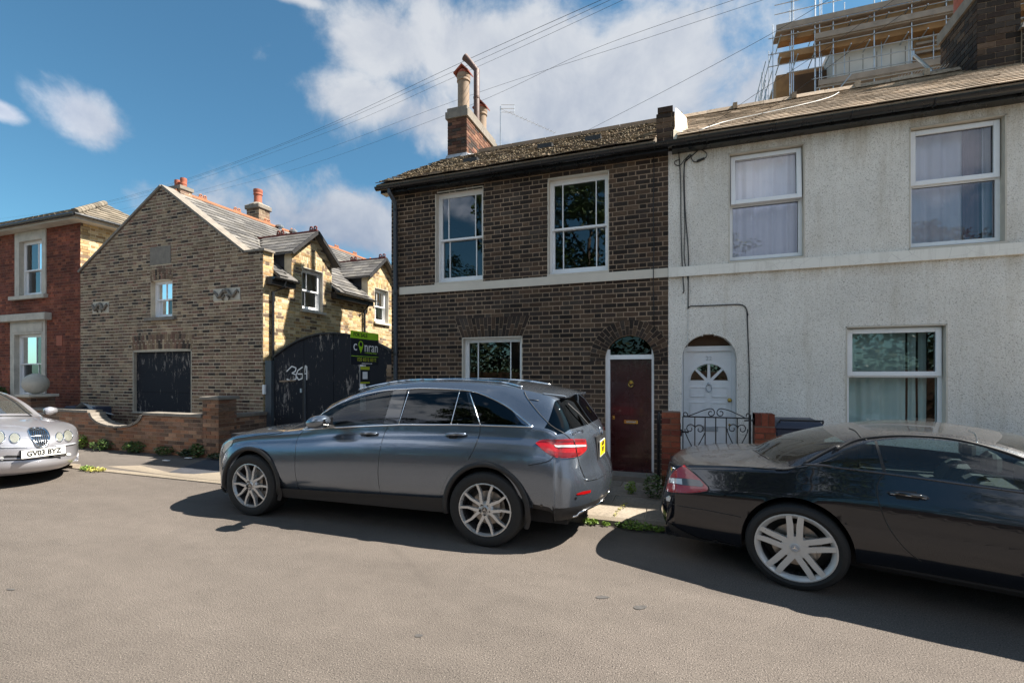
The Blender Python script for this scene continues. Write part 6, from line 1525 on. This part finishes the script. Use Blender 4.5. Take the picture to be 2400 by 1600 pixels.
# bin + plastic sheet behind the wall
bn=MB().box(-13.3,-12.2,6.75,7.1,.05,.86).build('dark_bin','bin_blue',None,bevel=.03); tag(bn,'dark blue low bin behind the garden wall under the stone ball','bin'); bn.name='bin'
mb=MB(); g_=[[(-13.0+ i*.09, 6.65+j*.15, .80+ .16*math.exp(-((i-6)/2.2)**2)+random.uniform(-.015,.015)-.05*j) for i in range(11)] for j in range(4)]
vs=[p for r in g_ for p in r]; mb.add(vs,[(j*11+i,j*11+i+1,j*11+i+12,j*11+i+11) for j in range(3) for i in range(10)]); o=mb.build('plastic_sheet','plastic_sheet',None,smooth=True); tag(o,'crumpled grey plastic sheet heaped behind the garden wall','sheet')
# double boarded gate
gt=thing('boarded_gate',(-6.4,7.42,.06),'tall arched double gate of weathered black boards beside the coach house','gate')
GX0,GX1=-7.78,-5.0; GYY=7.42
def gtop(x): t=(x+6.42)/1.45; return 2.36-.50*t*t if x<-6.42 else 2.36-.38*t*t
xs=[GX0+(GX1-GX0)*k/48 for k in range(49)]
splits=[GX0,-7.02,-6.30,-5.62,GX1]; 
for k in range(4):
    a,b=splits[k]+.006,splits[k+1]-.006; pts=[Vector((a,GYY,.08)),Vector((b,GYY,.08))]+[Vector((b+(a-b)*i/10,GYY,gtop(b+(a-b)*i/10))) for i in range(11)]
    o=MB().prism(pts,(0,.03+.004*k,0)).build('board_leaf','gate_black',gt); 
mb=MB(); 
for k in range(24):
    a=GX0+(GX1-GX0)*k/24; b=GX0+(GX1-GX0)*(k+1)/24; mb.bar((a,GYY+.01,gtop(a)+.012),(b+.004,GYY+.01,gtop(b)+.012),.09,.028)
mb.build('top_rail','dark_wood',gt)
MB().box(-7.04,-7.0,GYY-.012,GYY,.09,1.75).build('meeting_strip','dark_wood',gt); MB().box(-6.985,-6.965,GYY-.02,GYY-.001,.3,1.55).build('edge_strip','grey_pipe',gt)
p=at(656,893,GYY-.01); q=at(693,891,GYY-.01); MB().hexa([p+Vector((0,-.012,-.02)),q+Vector((0,-.012,-.012)),q+Vector((0,.005,-.012)),p+Vector((0,.005,-.02)),p+Vector((0,-.012,.015)),q+Vector((0,-.012,.012)),q+Vector((0,.005,.012)),p+Vector((0,.005,.015))]).build('letter_slot','buff_clay',gt)
MB().box(-7.09,-7.05,GYY-.03,GYY,1.22,1.30).build('latch','galvanised',gt)
# the number painted freehand
gl=[[(672,870),(684,858),(694,862),(692,870),(684,874),(694,878),(694,888),(682,892),(672,888)],[(709,860),(698,868),(694,880),(700,890),(709,886),(709,876),(698,876)],[(711,889),(716,856),(719,860)],[(713,876),(719,875)],[(719,858),(719,890)]]
mb=MB()
for s_ in gl:
    for i,(a,b) in enumerate(zip(s_,s_[1:])): mb.bar(at(a[0],a[1],GYY-.003),at(b[0],b[1],GYY-.003),.022,.004,(0,1,0))
mb.build('painted_number','lens_clear' if False else 'sign_white',gt)
gp2=thing('gate_post',(-7.88,7.42,.06),'grey blue steel gate post with a small white intercom beside the coach house corner','post')
MB().box(-7.96,-7.80,7.37,7.47,.05,1.86).build('post','grey_pipe',gp2); MB().box(-7.995,-7.935,7.33,7.37,1.18,1.37).build('intercom','sign_white',gp2)
gp3=thing('gate_pier',(-4.92,7.45,.06),'short dark brick pier between the black gate and the brick house','pier')
pc=MB().box(-5.02,-4.83,7.3,7.5,.05,1.75).build('pier_core','mortar_dark',gp3); chim_bricks(pc,-5.03,-4.83,7.3,7.5,.06,1.70,'brick_stock','f',60)
# for sale board
fs=thing('sale_board',(-5.06,6.68,.06),'green and navy estate agent FOR SALE board on a white post before the black gate','sign')
MB().box(-5.10,-5.03,6.64,6.71,.05,2.2).build('post','sign_white',fs)
SB0,SB1,SZ0,SZ1,SX=6.31,7.05,1.735,2.285,-5.02
MB().box(SX-.006,SX,SB0,SB1,SZ0,SZ1-.12).build('navy_panel','sign_navy',fs); MB().box(SX-.006,SX,SB0,SB1,SZ1-.12,SZ1).build('green_panel','sign_green',fs)
Xd=(0,1,0);Ud=(0,0,1); L_=SB1-SB0; Hh=SZ1-SZ0
text_mesh('lettering','FOR SALE',.085,'ink_black',fs,(SX+.002,SB0+L_*.33,SZ1-.062),Xd,Ud,.001,bold=.0015)
text_mesh('lettering','c',.24,'sign_white',fs,(SX+.002,SB0+L_*.145,SZ1-.245),Xd,Ud,.001)
text_mesh('lettering','nran',.24,'sign_white',fs,(SX+.002,SB0+L_*.72,SZ1-.255),Xd,Ud,.001,xs=.88)
mb=MB(); cy_,cz_=SB0+L_*.34,SZ1-.215
n=16
for k in range(n): 
    a0,a1=2*math.pi*k/n,2*math.pi*(k+1)/n
    mb.add([(SX+.002,cy_+.062*math.cos(a0),cz_+.062*math.sin(a0)),(SX+.002,cy_+.062*math.cos(a1),cz_+.062*math.sin(a1)),(SX+.002,cy_+.042*math.cos(a1),cz_+.042*math.sin(a1)),(SX+.002,cy_+.042*math.cos(a0),cz_+.042*math.sin(a0))],[(0,1,2,3)])
mb.add([(SX+.0021,cy_-.058,cz_-.03),(SX+.0021,cy_+.058,cz_-.03),(SX+.0021,cy_,cz_-.15)],[(0,1,2)]); mb.build('pin_logo','sign_green',fs)
text_mesh('lettering','a refreshing change',.042,'sign_green',fs,(SX+.002,SB0+L_*.70,SZ1-.345),Xd,Ud,.001)
MB().box(SX,SX+.002,SB0+.01,SB1-.01,SZ0+.135,SZ0+.145).build('rule','sign_green',fs)
text_mesh('lettering','020 8312 8312',.085,'sign_yellowgreen',fs,(SX+.002,SB0+L_*.56,SZ0+.085),Xd,Ud,.001); text_mesh('lettering','conranestates.co.uk',.035,'sign_white',fs,(SX+.002,SB0+L_*.56,SZ0+.025),Xd,Ud,.001)
q0,q1=6.55,6.80
MB().box(SX-.006,SX,q0,q1,1.42,1.71).build('lower_panel','sign_navy',fs); MB().box(SX,SX+.002,q0+.005,q1-.005,1.655,1.705).build('lower_band','sign_yellowgreen',fs); MB().box(SX,SX+.002,q0+.005,q1-.005,1.425,1.45).build('lower_band','sign_yellowgreen',fs); MB().box(SX,SX+.002,q0+.06,q1-.06,1.50,1.62).build('blank_square','sign_white',fs)
# ---------------- piers, gate and bins in front of the white house
PY=6.1
def small_pier(x0,x1,z1,lab,soldier=False,y0=PY,y1=PY+.22):
    t=thing('brick_pier',((x0+x1)/2,y0,.06),lab,'pier'); c=MB().box(x0+.004,x1-.004,y0+.004,y1,.04,z1-.004).build('pier_core','mortar_red',t)
    top=z1-(.145 if soldier else 0); chim_bricks(c,x0,x1,y0,y1,.05,top,'brick_pier','fr',60)
    if soldier:
        it=[]; 
        for k in range(3):
            a=x0+(x1-x0)*k/3+.004; b=x0+(x1-x0)*(k+1)/3-.004; it.append([(a,y0-.004,top+.01),(b,y0-.004,top+.01),(b,y1,top+.01),(a,y1,top+.01),(a,y0-.004,z1),(b,y0-.004,z1),(b,y1,z1),(a,y1,z1)])
        pieces(c,'cap_brick',it,'brick_pier')
    return t
small_pier(-.245,-.035,1.12,'narrow red brick pier at the hinge side between maroon door and ironwork gate')
small_pier(.775,.985,1.12,'red brick pier with upright top bricks between ironwork gate and wheelie bin',True)
ig=thing('iron_gate',(.36,PY,.06),'black wrought iron garden gate with scrolls before the white front door','gate')
gz=lambda x,y: at(1340+x/4.356,700+y/4.356,PY+.06)
def T(pts,r=.0065,name='scroll'): return MB().tube([gz(*p) for p in pts],r,6).build(name,'iron_black',ig,smooth=True)
zb_=.13
for (xt,yt) in [(1135,1200),(1257,1203),(1362,1206),(1470,1210),(1578,1213),(1690,1216)]:
    p=gz(xt,yt); MB().tube([p,Vector((p.x,p.y,zb_))],.0075,6).build('upright','iron_black',ig)
p=gz(1818,1220); MB().tube([Vector((p.x,p.y,p.z+.04)),Vector((p.x,p.y,.05))],.014,8).build('hinge_stile','iron_black',ig)
T([(1135,1200),(1470,1210),(1818,1220)],.009,'top_rail'); q=gz(1135,1200); MB().tube([Vector((q.x,q.y,zb_)),Vector((p.x,p.y,zb_))],.009,6).build('bottom_rail','iron_black',ig); MB().tube([Vector((q.x,q.y,.62)),Vector((p.x,p.y,.62))],.006,6).build('middle_rail','iron_black',ig)
def spiral(cx,cy,r0,r1,a0,turn,n=26): return [(cx+(r0+(r1-r0)*k/n)*math.cos(a0+turn*k/n),cy+(r0+(r1-r0)*k/n)*math.sin(a0+turn*k/n)) for k in range(n+1)]
T(smooth_line([(1190,1196),(1260,1170),(1340,1140),(1400,1122)],4)+spiral(1420,1165,44,14,-math.pi/2,2.2*math.pi)); T(smooth_line([(1765,1212),(1700,1180),(1610,1140),(1540,1123)],4)+spiral(1520,1165,44,14,-math.pi/2,-2.2*math.pi))
T(spiral(1155,1180,30,10,.2*math.pi,-1.6*math.pi)); T(spiral(1805,1190,26,10,.8*math.pi,1.6*math.pi))
for (bx,) in [(1257,),(1690,)]:
    T(spiral(bx-48,1325,50,14,-.1*math.pi,-2.1*math.pi)); T(spiral(bx+50,1330,50,14,1.1*math.pi,2.1*math.pi))
    T(smooth_line([(bx-100,1325),(bx-98,1360),(bx-60,1450),(bx-10,1540)],4)); T(smooth_line([(bx+105,1330),(bx+100,1370),(bx+60,1450),(bx+10,1540)],4))
T([(1100,1355),(1195,1360)],.012,'latch'); T([(1116,1330),(1116,1400)],.012,'latch'); T([(1760,1243),(1860,1240)],.009,'hinge'); T([(1856,1215),(1856,1262)],.014,'hinge')
rg=thing('railing_gate',(-.45,PY+.1,.06),'dark narrow iron railing gate standing open against the maroon door','gate')
for k in range(9):
    y=PY+.05+k*.09; MB().tube([(-.30,y,.10),(-.30,y,.98+.10*math.sin(k/8*math.pi))],.007,6).build('upright','iron_black',rg)
MB().tube([(-.30,PY+.05,.16),(-.30,PY+.8,.16)],.009,6).build('rail','iron_black',rg); MB().tube([(-.30,PY+.05+k*.09,.98+.10*math.sin(k/8*math.pi)) for k in range(9)],.009,6).build('rail','iron_black',rg)
for k in (1.5,3.5,5.5): MB().tube([(-.30,PY+.05+k*.09+.04*math.cos(t*.6),.75+.05*math.sin(t*.6)) for t in range(11)],.006,5,closed=True).build('scroll','iron_black',rg)
def binx(x0,x1,y0,y1,zt,lab):
    t=thing('wheelie_bin',((x0+x1)/2,y0,.08),lab,'bin')
    MB().hexa([(x0+.06,y0+.06,.09),(x1-.06,y0+.06,.09),(x1-.06,y1-.06,.09),(x0+.06,y1-.06,.09),(x0+.02,y0+.02,zt-.1),(x1-.02,y0+.02,zt-.1),(x1-.02,y1,zt-.1),(x0+.02,y1,zt-.1)]).build('bin_body','bin_blue',t,bevel=.01)
    MB().hexa([(x0,y0,zt-.1),(x1,y0,zt-.1),(x1,y1,zt-.1),(x0,y1,zt-.1),(x0+.05,y0+.06,zt-.01),(x1-.05,y0+.06,zt-.01),(x1-.04,y1-.04,zt+.0),(x0+.04,y1-.04,zt+.0)]).build('bin_lid','bin_blue',t,bevel=.012)
    MB().tube([(x0+.05,y0-.0,zt-.02),(x0+.05,y0-.03,zt+.01),(x1-.05,y0-.03,zt+.01),(x1-.05,y0,zt-.02)],.012,6).build('lid_handle','black_plastic',t)
binx(1.02,1.56,6.35,6.95,1.03,'dark blue wheelie bin beside the red brick pier before the white wall')
binx(3.25,4.0,6.3,6.95,.90,'dark bin under the white wall behind the black car at the right edge')
# ================================================================ CABLES
def cable(name,pts,r,lab,mat='cable_black',group=None):
    o=MB().tube(pts,r,6).build(name,mat,None,smooth=True); tag(o,lab,'cable',group); return o
wf=lambda x,y:at(1560+x/2.8,240+y/2.8,FY-.012)
cable('wall_cable',[wf(*p) for p in smooth_line([(85,315),(98,500),(100,700),(103,900),(112,1120),(120,1240),(112,1245)],3)],.007,'leftmost black cable hanging down the white wall and ending in a hook')
cable('wall_cable',[wf(*p) for p in smooth_line([(230,300),(180,345),(140,380),(122,420),(128,700),(150,1000),(148,1330),(165,1336),(330,1331),(480,1326),(525,1345),(540,1400)],3)]+[at(1340+x/4.356,700+y/4.356,FY-.012) for x,y in [(1790,130),(1800,400),(1812,700),(1815,900),(1812,1180)]],.0075,'black cable that turns across the white wall over the arch and drops beside it')
cable('wall_cable',[wf(*p) for p in smooth_line([(165,350),(132,380),(118,500),(126,800),(122,1000),(135,1100),(150,1180)],3)],.006,'thin slack black cable between the two main cables on the white wall')
cable('wall_cable',[wf(*p) for p in smooth_line([(215,300),(265,330),(268,355),(245,375),(205,392),(175,380),(165,340)],4)],.006,'looped black cable under the gutter of the white house'); MB_=MB().tube([wf(205,388),wf(255,368)],.018,8).build('cable_joint','cable_black',None); tag(MB_,'black cylindrical joint hanging in the cable loop under the gutter','cable joint')
cable('wall_cable',[wf(*p) for p in smooth_line([(95,375),(65,385),(58,400),(75,415),(100,410),(118,385),(160,340)],4)],.005,'small round black cable loop at the top left of the white wall')
cable('wall_cable',[wf(*p) for p in smooth_line([(146,1335),(148,1400),(146,1480),(144,1610)],3)],.004,'faint thin white cable dropping to the porch arch on the white wall','cable_white')
x=1532; cable('wall_cable',[at(x,368,FY-.012)]+[at(x+math.sin(k)*.6,368+k*26,FY-.045 if 600<368+k*26<680 else FY-.015) for k in range(1,15)]+[at(1533,770,FY-.012)],.006,'thin black cable dropping down the dark brick wall beside the white house')
cable('roof_cable',[roof_hit(*p)+Vector((0,-.02,.03)) for p in smooth_line([(1640,312),(1700,292),(1800,270),(1880,252),(1940,236),(1965,223)],4)],.006,'white cable lying across the tiled roof of the white house','cable_white')
def wire(px,lab,r=.008):
    r*=.42
    P=[atD(x,y,d) for x,y,d in px]; return cable('overhead_wire',[tuple(q) for q in smooth_line(P,6)],r,lab,group='overhead telephone wires')
wire([(1450,-18,8),(1081,147,11.5),(714,316,17),(420,425,24),(190,486,32),(-60,532,42)],'lowest overhead wire of the bundle touching the top of the brown flue pipe',.010)
wire([(1470,-18,8),(1081,160,11.5),(714,320,17),(420,428,24),(190,487,32),(-60,520,42)],'overhead wire just under the bundle passing the flue pipe')
wire([(1500,-18,8),(1083,173,11.5),(714,330,17),(300,470,27),(-60,545,42)],'third overhead wire sloping down left behind the chimney pot',.007)
wire([(1850,-20,7),(1500,95,9.5),(1090,228,12),(720,365,18),(440,455,25),(150,520,34)],'upper of two faint overhead wires crossing the tall chimney pots',.007)
wire([(1780,-20,7.2),(1380,120,9.5),(1090,252,12),(714,390,18),(440,463,25),(150,530,34)],'lower of two faint overhead wires crossing the tall chimney pots',.007)
wire([(2440,-330,3.5),(1942,0,4.6),(1650,165,5.6),(1340,325,7.6)],'overhead wire sloping down to the eaves of the brick house',.005)
wire([(2700,-400,4.5),(2093,2,5.4),(1960,98,5.7),(1765,225,6.2),(1640,312,6.55)],'upper of two black wires crossing the scaffolding to the white house eaves',.006)
wire([(2900,-520,4.5),(2160,2,5.2),(2000,115,5.6),(1820,245,6.1),(1655,342,6.6)],'lower of two black wires crossing the scaffolding to the white house eaves',.006)
# ================================================================ SCAFFOLDED BLOCK
SY=21.0
tb=thing('tower_block',(8,SY,0),'unfinished grey panelled block with orange timber behind the scaffolding','building')
sx=lambda px,y=SY:at(px,100,y).x
MB().box(5.25,14,SY-.42,SY+8,0,14.0).build('panel_wall','panel_grey',tb); MB().box(3.55,5.22,SY+.8,SY+8,0,13.7).build('timber_wing','timber_orange',tb)
MB().box(4.15,5.24,SY+.5,SY+.8,0,13.4).build('dark_recess','timber_dark',tb)
MB().box(7.62,14,SY-.5,SY-.42,0,13.3).build('stripped_wall','timber_orange',tb)
for z in (12.15,12.45,12.75,13.05): MB().box(7.65,13.8,SY-.62,SY-.5,z,z+.08).build('timber_rail','plank_grey' if z>12.4 else 'timber_orange',tb)
for k in range(7): MB().box(5.3+k*.42,5.315+k*.42,SY-.43,SY-.42,9,13.2).build('panel_joint','stone_grey',tb)
for z in (13.66,14.3): MB().box(3.4,14,SY-.82,SY-.43,z-.26,z-.02).build('timber_edge','timber_orange',tb)
sc=thing('scaffold',(8,20,0),'grey steel tube scaffolding with plank decks round the unfinished block','scaffold')
def tub(a,b,r=.019,n='pole'): return MB().tube([a,b],r,6).build(n,'galvanised',sc)
for px in (1855,1859.5,1910,1921,1953,2049,2137,2218): p=at(px,60,20.0); tub((p.x,20.0,5),(p.x,20.0,14.9+random.uniform(.3,1.0)))
for px in (1849,1909,1923,1976,2062,2126,2183): p=at(px,60,21.1-.6); tub((p.x,20.35,5),(p.x,20.35,14.8+random.uniform(.2,1.0)),.016)
for (z,x0,x1) in [(15.3,3.2,14),(14.95,3.2,14),(14.1,3.0,14),(13.05,3.0,14),(12.7,3.6,14),(11.95,4.5,14),(12.3,4.4,14),(13.5,3.0,14)]: tub((x0,19.97,z),(x1,19.97,z),.016,'ledger')
for k in range(16): x=3.4+k*.55; tub((x,19.9,13.28),(x,21,13.28),.02,'transom'); 
for k in range(16): x=3.4+k*.55; tub((x,19.9,14.1),(x,21,14.1),.02,'transom')
for k in range(10): y=20.0+k*.9; tub((3.15,y,5),(3.15,y,14.2+random.uniform(-.5,.6)),.017); tub((2.95,y+.2,5),(2.95,y+.2,12.8+random.uniform(-.6,.9)),.016)
for z in (10.6,11.4,12.1,12.8,13.5): tub((3.1,19.8,z),(3.1,29,z),.016,'ledger'); tub((2.9,19.9,z-.25),(2.9,29,z-.25),.015,'ledger')
for k in range(8): y=20.0+k*1.1; tub((3.15,y,10.0),(3.15,y+1.1,12.6),.02,'brace')
tub((4.0,19.9,10.2),(5.6,19.9,12.2),.022,'brace'); tub((4.1,19.85,9.8),(4.9,19.85,11.8),.022,'brace')
for (z,x0) in [(14.32,3.25),(13.70,4.5),(12.0,4.6)]:
    for r in range(3): 
        x=x0
        while x<14: w=random.uniform(2.2,3.2); MB().box(x,x+w-.02,19.95+r*.24,20.17+r*.24,z-.05-.002*r,z).build('scaffold_board','plank_grey',sc); x+=w
    MB().box(x0,14,19.90,19.94,z,z+.20).build('toe_board','plank_grey',sc)
# ================================================================ PLANTS
def weed(x,y,z,r,h,n,size,mat,lab,stalks=0,name='weed'):
    mb=MB(); leaves(mb,(x,y,z+h*.5),(r,r*.6,h*.55),int(n*1.6),size)
    t=thing(name,(x,y,z),lab,'weed')
    mb.build('leaves',mat,t)
    m2=MB()
    for k in range(max(3,stalks)):
        dx=random.uniform(-r,r); m2.tube([(x+dx*.4,y,z-.01),(x+dx,y+random.uniform(-.03,.03),z+h*random.uniform(.7,1.1))],.003,4)
    m2.build('stems',mat,t); return t
gz0=.07
for (px,py,r,h,n,s,m_,lab) in [(235,1043,.16,.26,130,.03,'leaf_bright','tall bright green flowering weed at the foot of the garden wall below the dip'),
 (275,1048,.28,.20,220,.03,'leaf_mid','wide dark green weed clump at the wall foot right of the flowering weed'),
 (200,1040,.22,.16,150,.028,'leaf_dark','low dark weed clump at the wall foot next to the silver car'),
 (340,1055,.26,.20,200,.03,'leaf_mid','bushy green weed under the wall coping right of the dip'),
 (400,1062,.22,.15,150,.028,'leaf_mid','green weed at the wall foot behind the shadow on the pavement'),
 (440,1068,.20,.13,130,.028,'leaf_dark','green weed at the wall foot nearest the grey car'),
 (478,1080,.2,.10,110,.028,'leaf_dark','low weed at the wall foot below the pier'),
 (512,1062,.16,.24,150,.028,'leaf_mid','green weed growing up the corner of the brick pier')]:
    p=atZ(px,py,gz0); weed(p.x,6.22,gz0,r,h,n,s,m_,lab)
weed(-10.05,7.3,.25,.16,.42,200,.032,'leaf_bright','green plant climbing the lower right corner of the boarded doorway',6)
for (px,py,r,h,n,s,m_,lab) in [(205,1098,.13,.07,110,.022,'leaf_bright','small bright green weed in the kerb next to the silver car'),(240,1098,.18,.06,90,.022,'leaf_yellow','yellowing grass tuft in the gutter right of the silver car'),(165,1084,.06,.09,40,.02,'leaf_bright','tiny green weed on the kerb under the silver car bumper'),
 (1384,1221,.09,.06,80,.018,'leaf_bright','small weed in the kerb under the grey car exhaust'),(1424,1219,.05,.04,30,.016,'leaf_bright','tiny weed in the kerb joint behind the grey car'),(1490,1233,.17,.07,200,.018,'leaf_bright','largest bright green weed in the kerb between the two cars'),(1543,1240,.07,.05,50,.018,'leaf_bright','reddish green weed in the kerb beside the black car bumper'),(1455,1223,.05,.04,40,.015,'leaf_mid','tiny dark weed in the kerb joint left of the largest one')]:
    p=atZ(px,py,.03); weed(p.x,4.97 if px>1300 else 4.98,.01,r,h,n,s,m_,lab)
for (x,y,r,h,n,m_,lab) in [(-.33,6.05,.14,.28,220,'leaf_mid','green weed growing at the foot of the narrow red pier'),(-.62,6.15,.07,.16,70,'leaf_bright','small separate weed on the paving left of the red pier'),(-.12,5.98,.1,.2,120,'leaf_mid','green weed at the front corner of the narrow red pier behind the black car')]:
    weed(x,y,.07,r,h,n,.02,m_,lab)
p=Vector((-.72,5.13,.06)); mb=MB()
for k in range(60): q=Vector((-.70+random.uniform(-.012,.012)+k*.001,5.16+k*.009,.065)); leaves(mb,q,(.02,.02,.012),1,.012)
o=mb.build('joint_grass','leaf_yellow',None); tag(o,'line of yellow green grass growing in the joint between paving slabs','grass')
weed(-16.9,7.2,.9,.25,.35,200,.04,'leaf_mid','green shrub leaves at the left edge beside the red house window')
# moss rounds the lower ridges of the white roof, litter
for (px,py) in [(380,1079),(432,1073),(140,1085)]:
    p=atZ(px,py,.07); o=MB().hexa([p,p+Vector((.12,0,0)),p+Vector((.13,.05,0)),p+Vector((.01,.04,0)),p+Vector((0,0,.01)),p+Vector((.12,0,.012)),p+Vector((.13,.05,.01)),p+Vector((.01,.04,.01))]).build('litter','sign_white',None); tag(o,{380:'scrap of white litter at the wall foot in the middle of the garden wall',432:'scrap of white litter at the wall foot left of the grey car',140:'scrap of white litter under the silver car'}[px],'litter')
# trees and hedge across the street, seen mirrored in windows and paintwork
def tree(x,y,h,r,n,lab,mat='leaf_mid',seed=1):
    random.seed(seed); t=thing('street_tree',(x,y,0),lab,'tree','trees across the street')
    mb=MB(); mb.tube([(x,y,0),(x+.1,y,h*.25),(x-.05,y+.1,h*.5),(x,y,h*.75)],[.22,.18,.12,.05],8)
    for k in range(7):
        a=random.uniform(0,6.28); z0=h*random.uniform(.3,.6); mb.tube([(x,y,z0),(x+math.cos(a)*r*.5,y+math.sin(a)*r*.5,z0+h*.15),(x+math.cos(a)*r*.8,y+math.sin(a)*r*.8,z0+h*.28)],[.08,.05,.02],5)
    mb.build('trunk','bark',t,smooth=True); mb=MB()
    for k in range(n):
        a=random.uniform(0,6.28); rr_=r*random.random()**.5; zz=random.uniform(-1,1); f=math.sqrt(max(0,1-zz*zz))
        c=(x+math.cos(a)*rr_*f,y+math.sin(a)*rr_*f,h*.66+zz*h*.34); leaves(mb,c,(.45,.45,.35),45,.09 if h<12 else .13)
    mb.build('crown',mat,t)
tree(-4.4,-8.5,12.5,3.6,330,'tall leafy tree across the street mirrored in the first floor window at the right','leaf_mid',3)
tree(1.9,-12,8.6,2.4,110,'smaller leafy tree across the street mirrored in the nearest white framed window','leaf_mid',5)
tree(-11.5,-9,8.0,2.6,120,'leafy tree across the street mirrored low in the left first floor window','leaf_mid',8)
tree(-8.2,-11,6.5,2.6,120,'broad low leafy tree across the street mirrored in the ground floor sash window','leaf_mid',21)
tree(-7.4,-7.4,13.5,2.4,230,'tall narrow leafy tree across the street mirrored in the grey car windows','leaf_mid',33)
tree(9,-9,7.5,2.8,120,'leafy tree across the street mirrored in the car doors','leaf_dark',11)
random.seed(6); mb=MB()
for k in range(900): leaves(mb,(random.uniform(-45,30),-15+random.uniform(-1.5,1.5),random.uniform(.2,4.6)+1.2*math.sin(k*.7)),(1.0,.8,.7),22,.22)
wo_=mb.build('woodland','leaf_dark',None); tag(wo_,'belt of trees across the street mirrored dark in the car sides',None,None,'stuff')
random.seed(5); mb=MB()
for k in range(420): leaves(mb,(random.uniform(-22,16),-6.4+random.uniform(-.5,.5),random.uniform(.2,1.9)),(.5,.5,.35),26,.10)
h_=mb.build('hedge','leaf_dark',None); tag(h_,'dark clipped hedge across the street mirrored in the car windows','hedge')
MB_=MB().box(-22,16,-6.9,-6.0,0,1.7); hc=MB_.build('hedge_core','timber_dark',h_)
pv3=MB().box(-60,60,-5.4,-3.2,-.01,.08).build('far_pavement','footway'); pv3['kind']='structure'
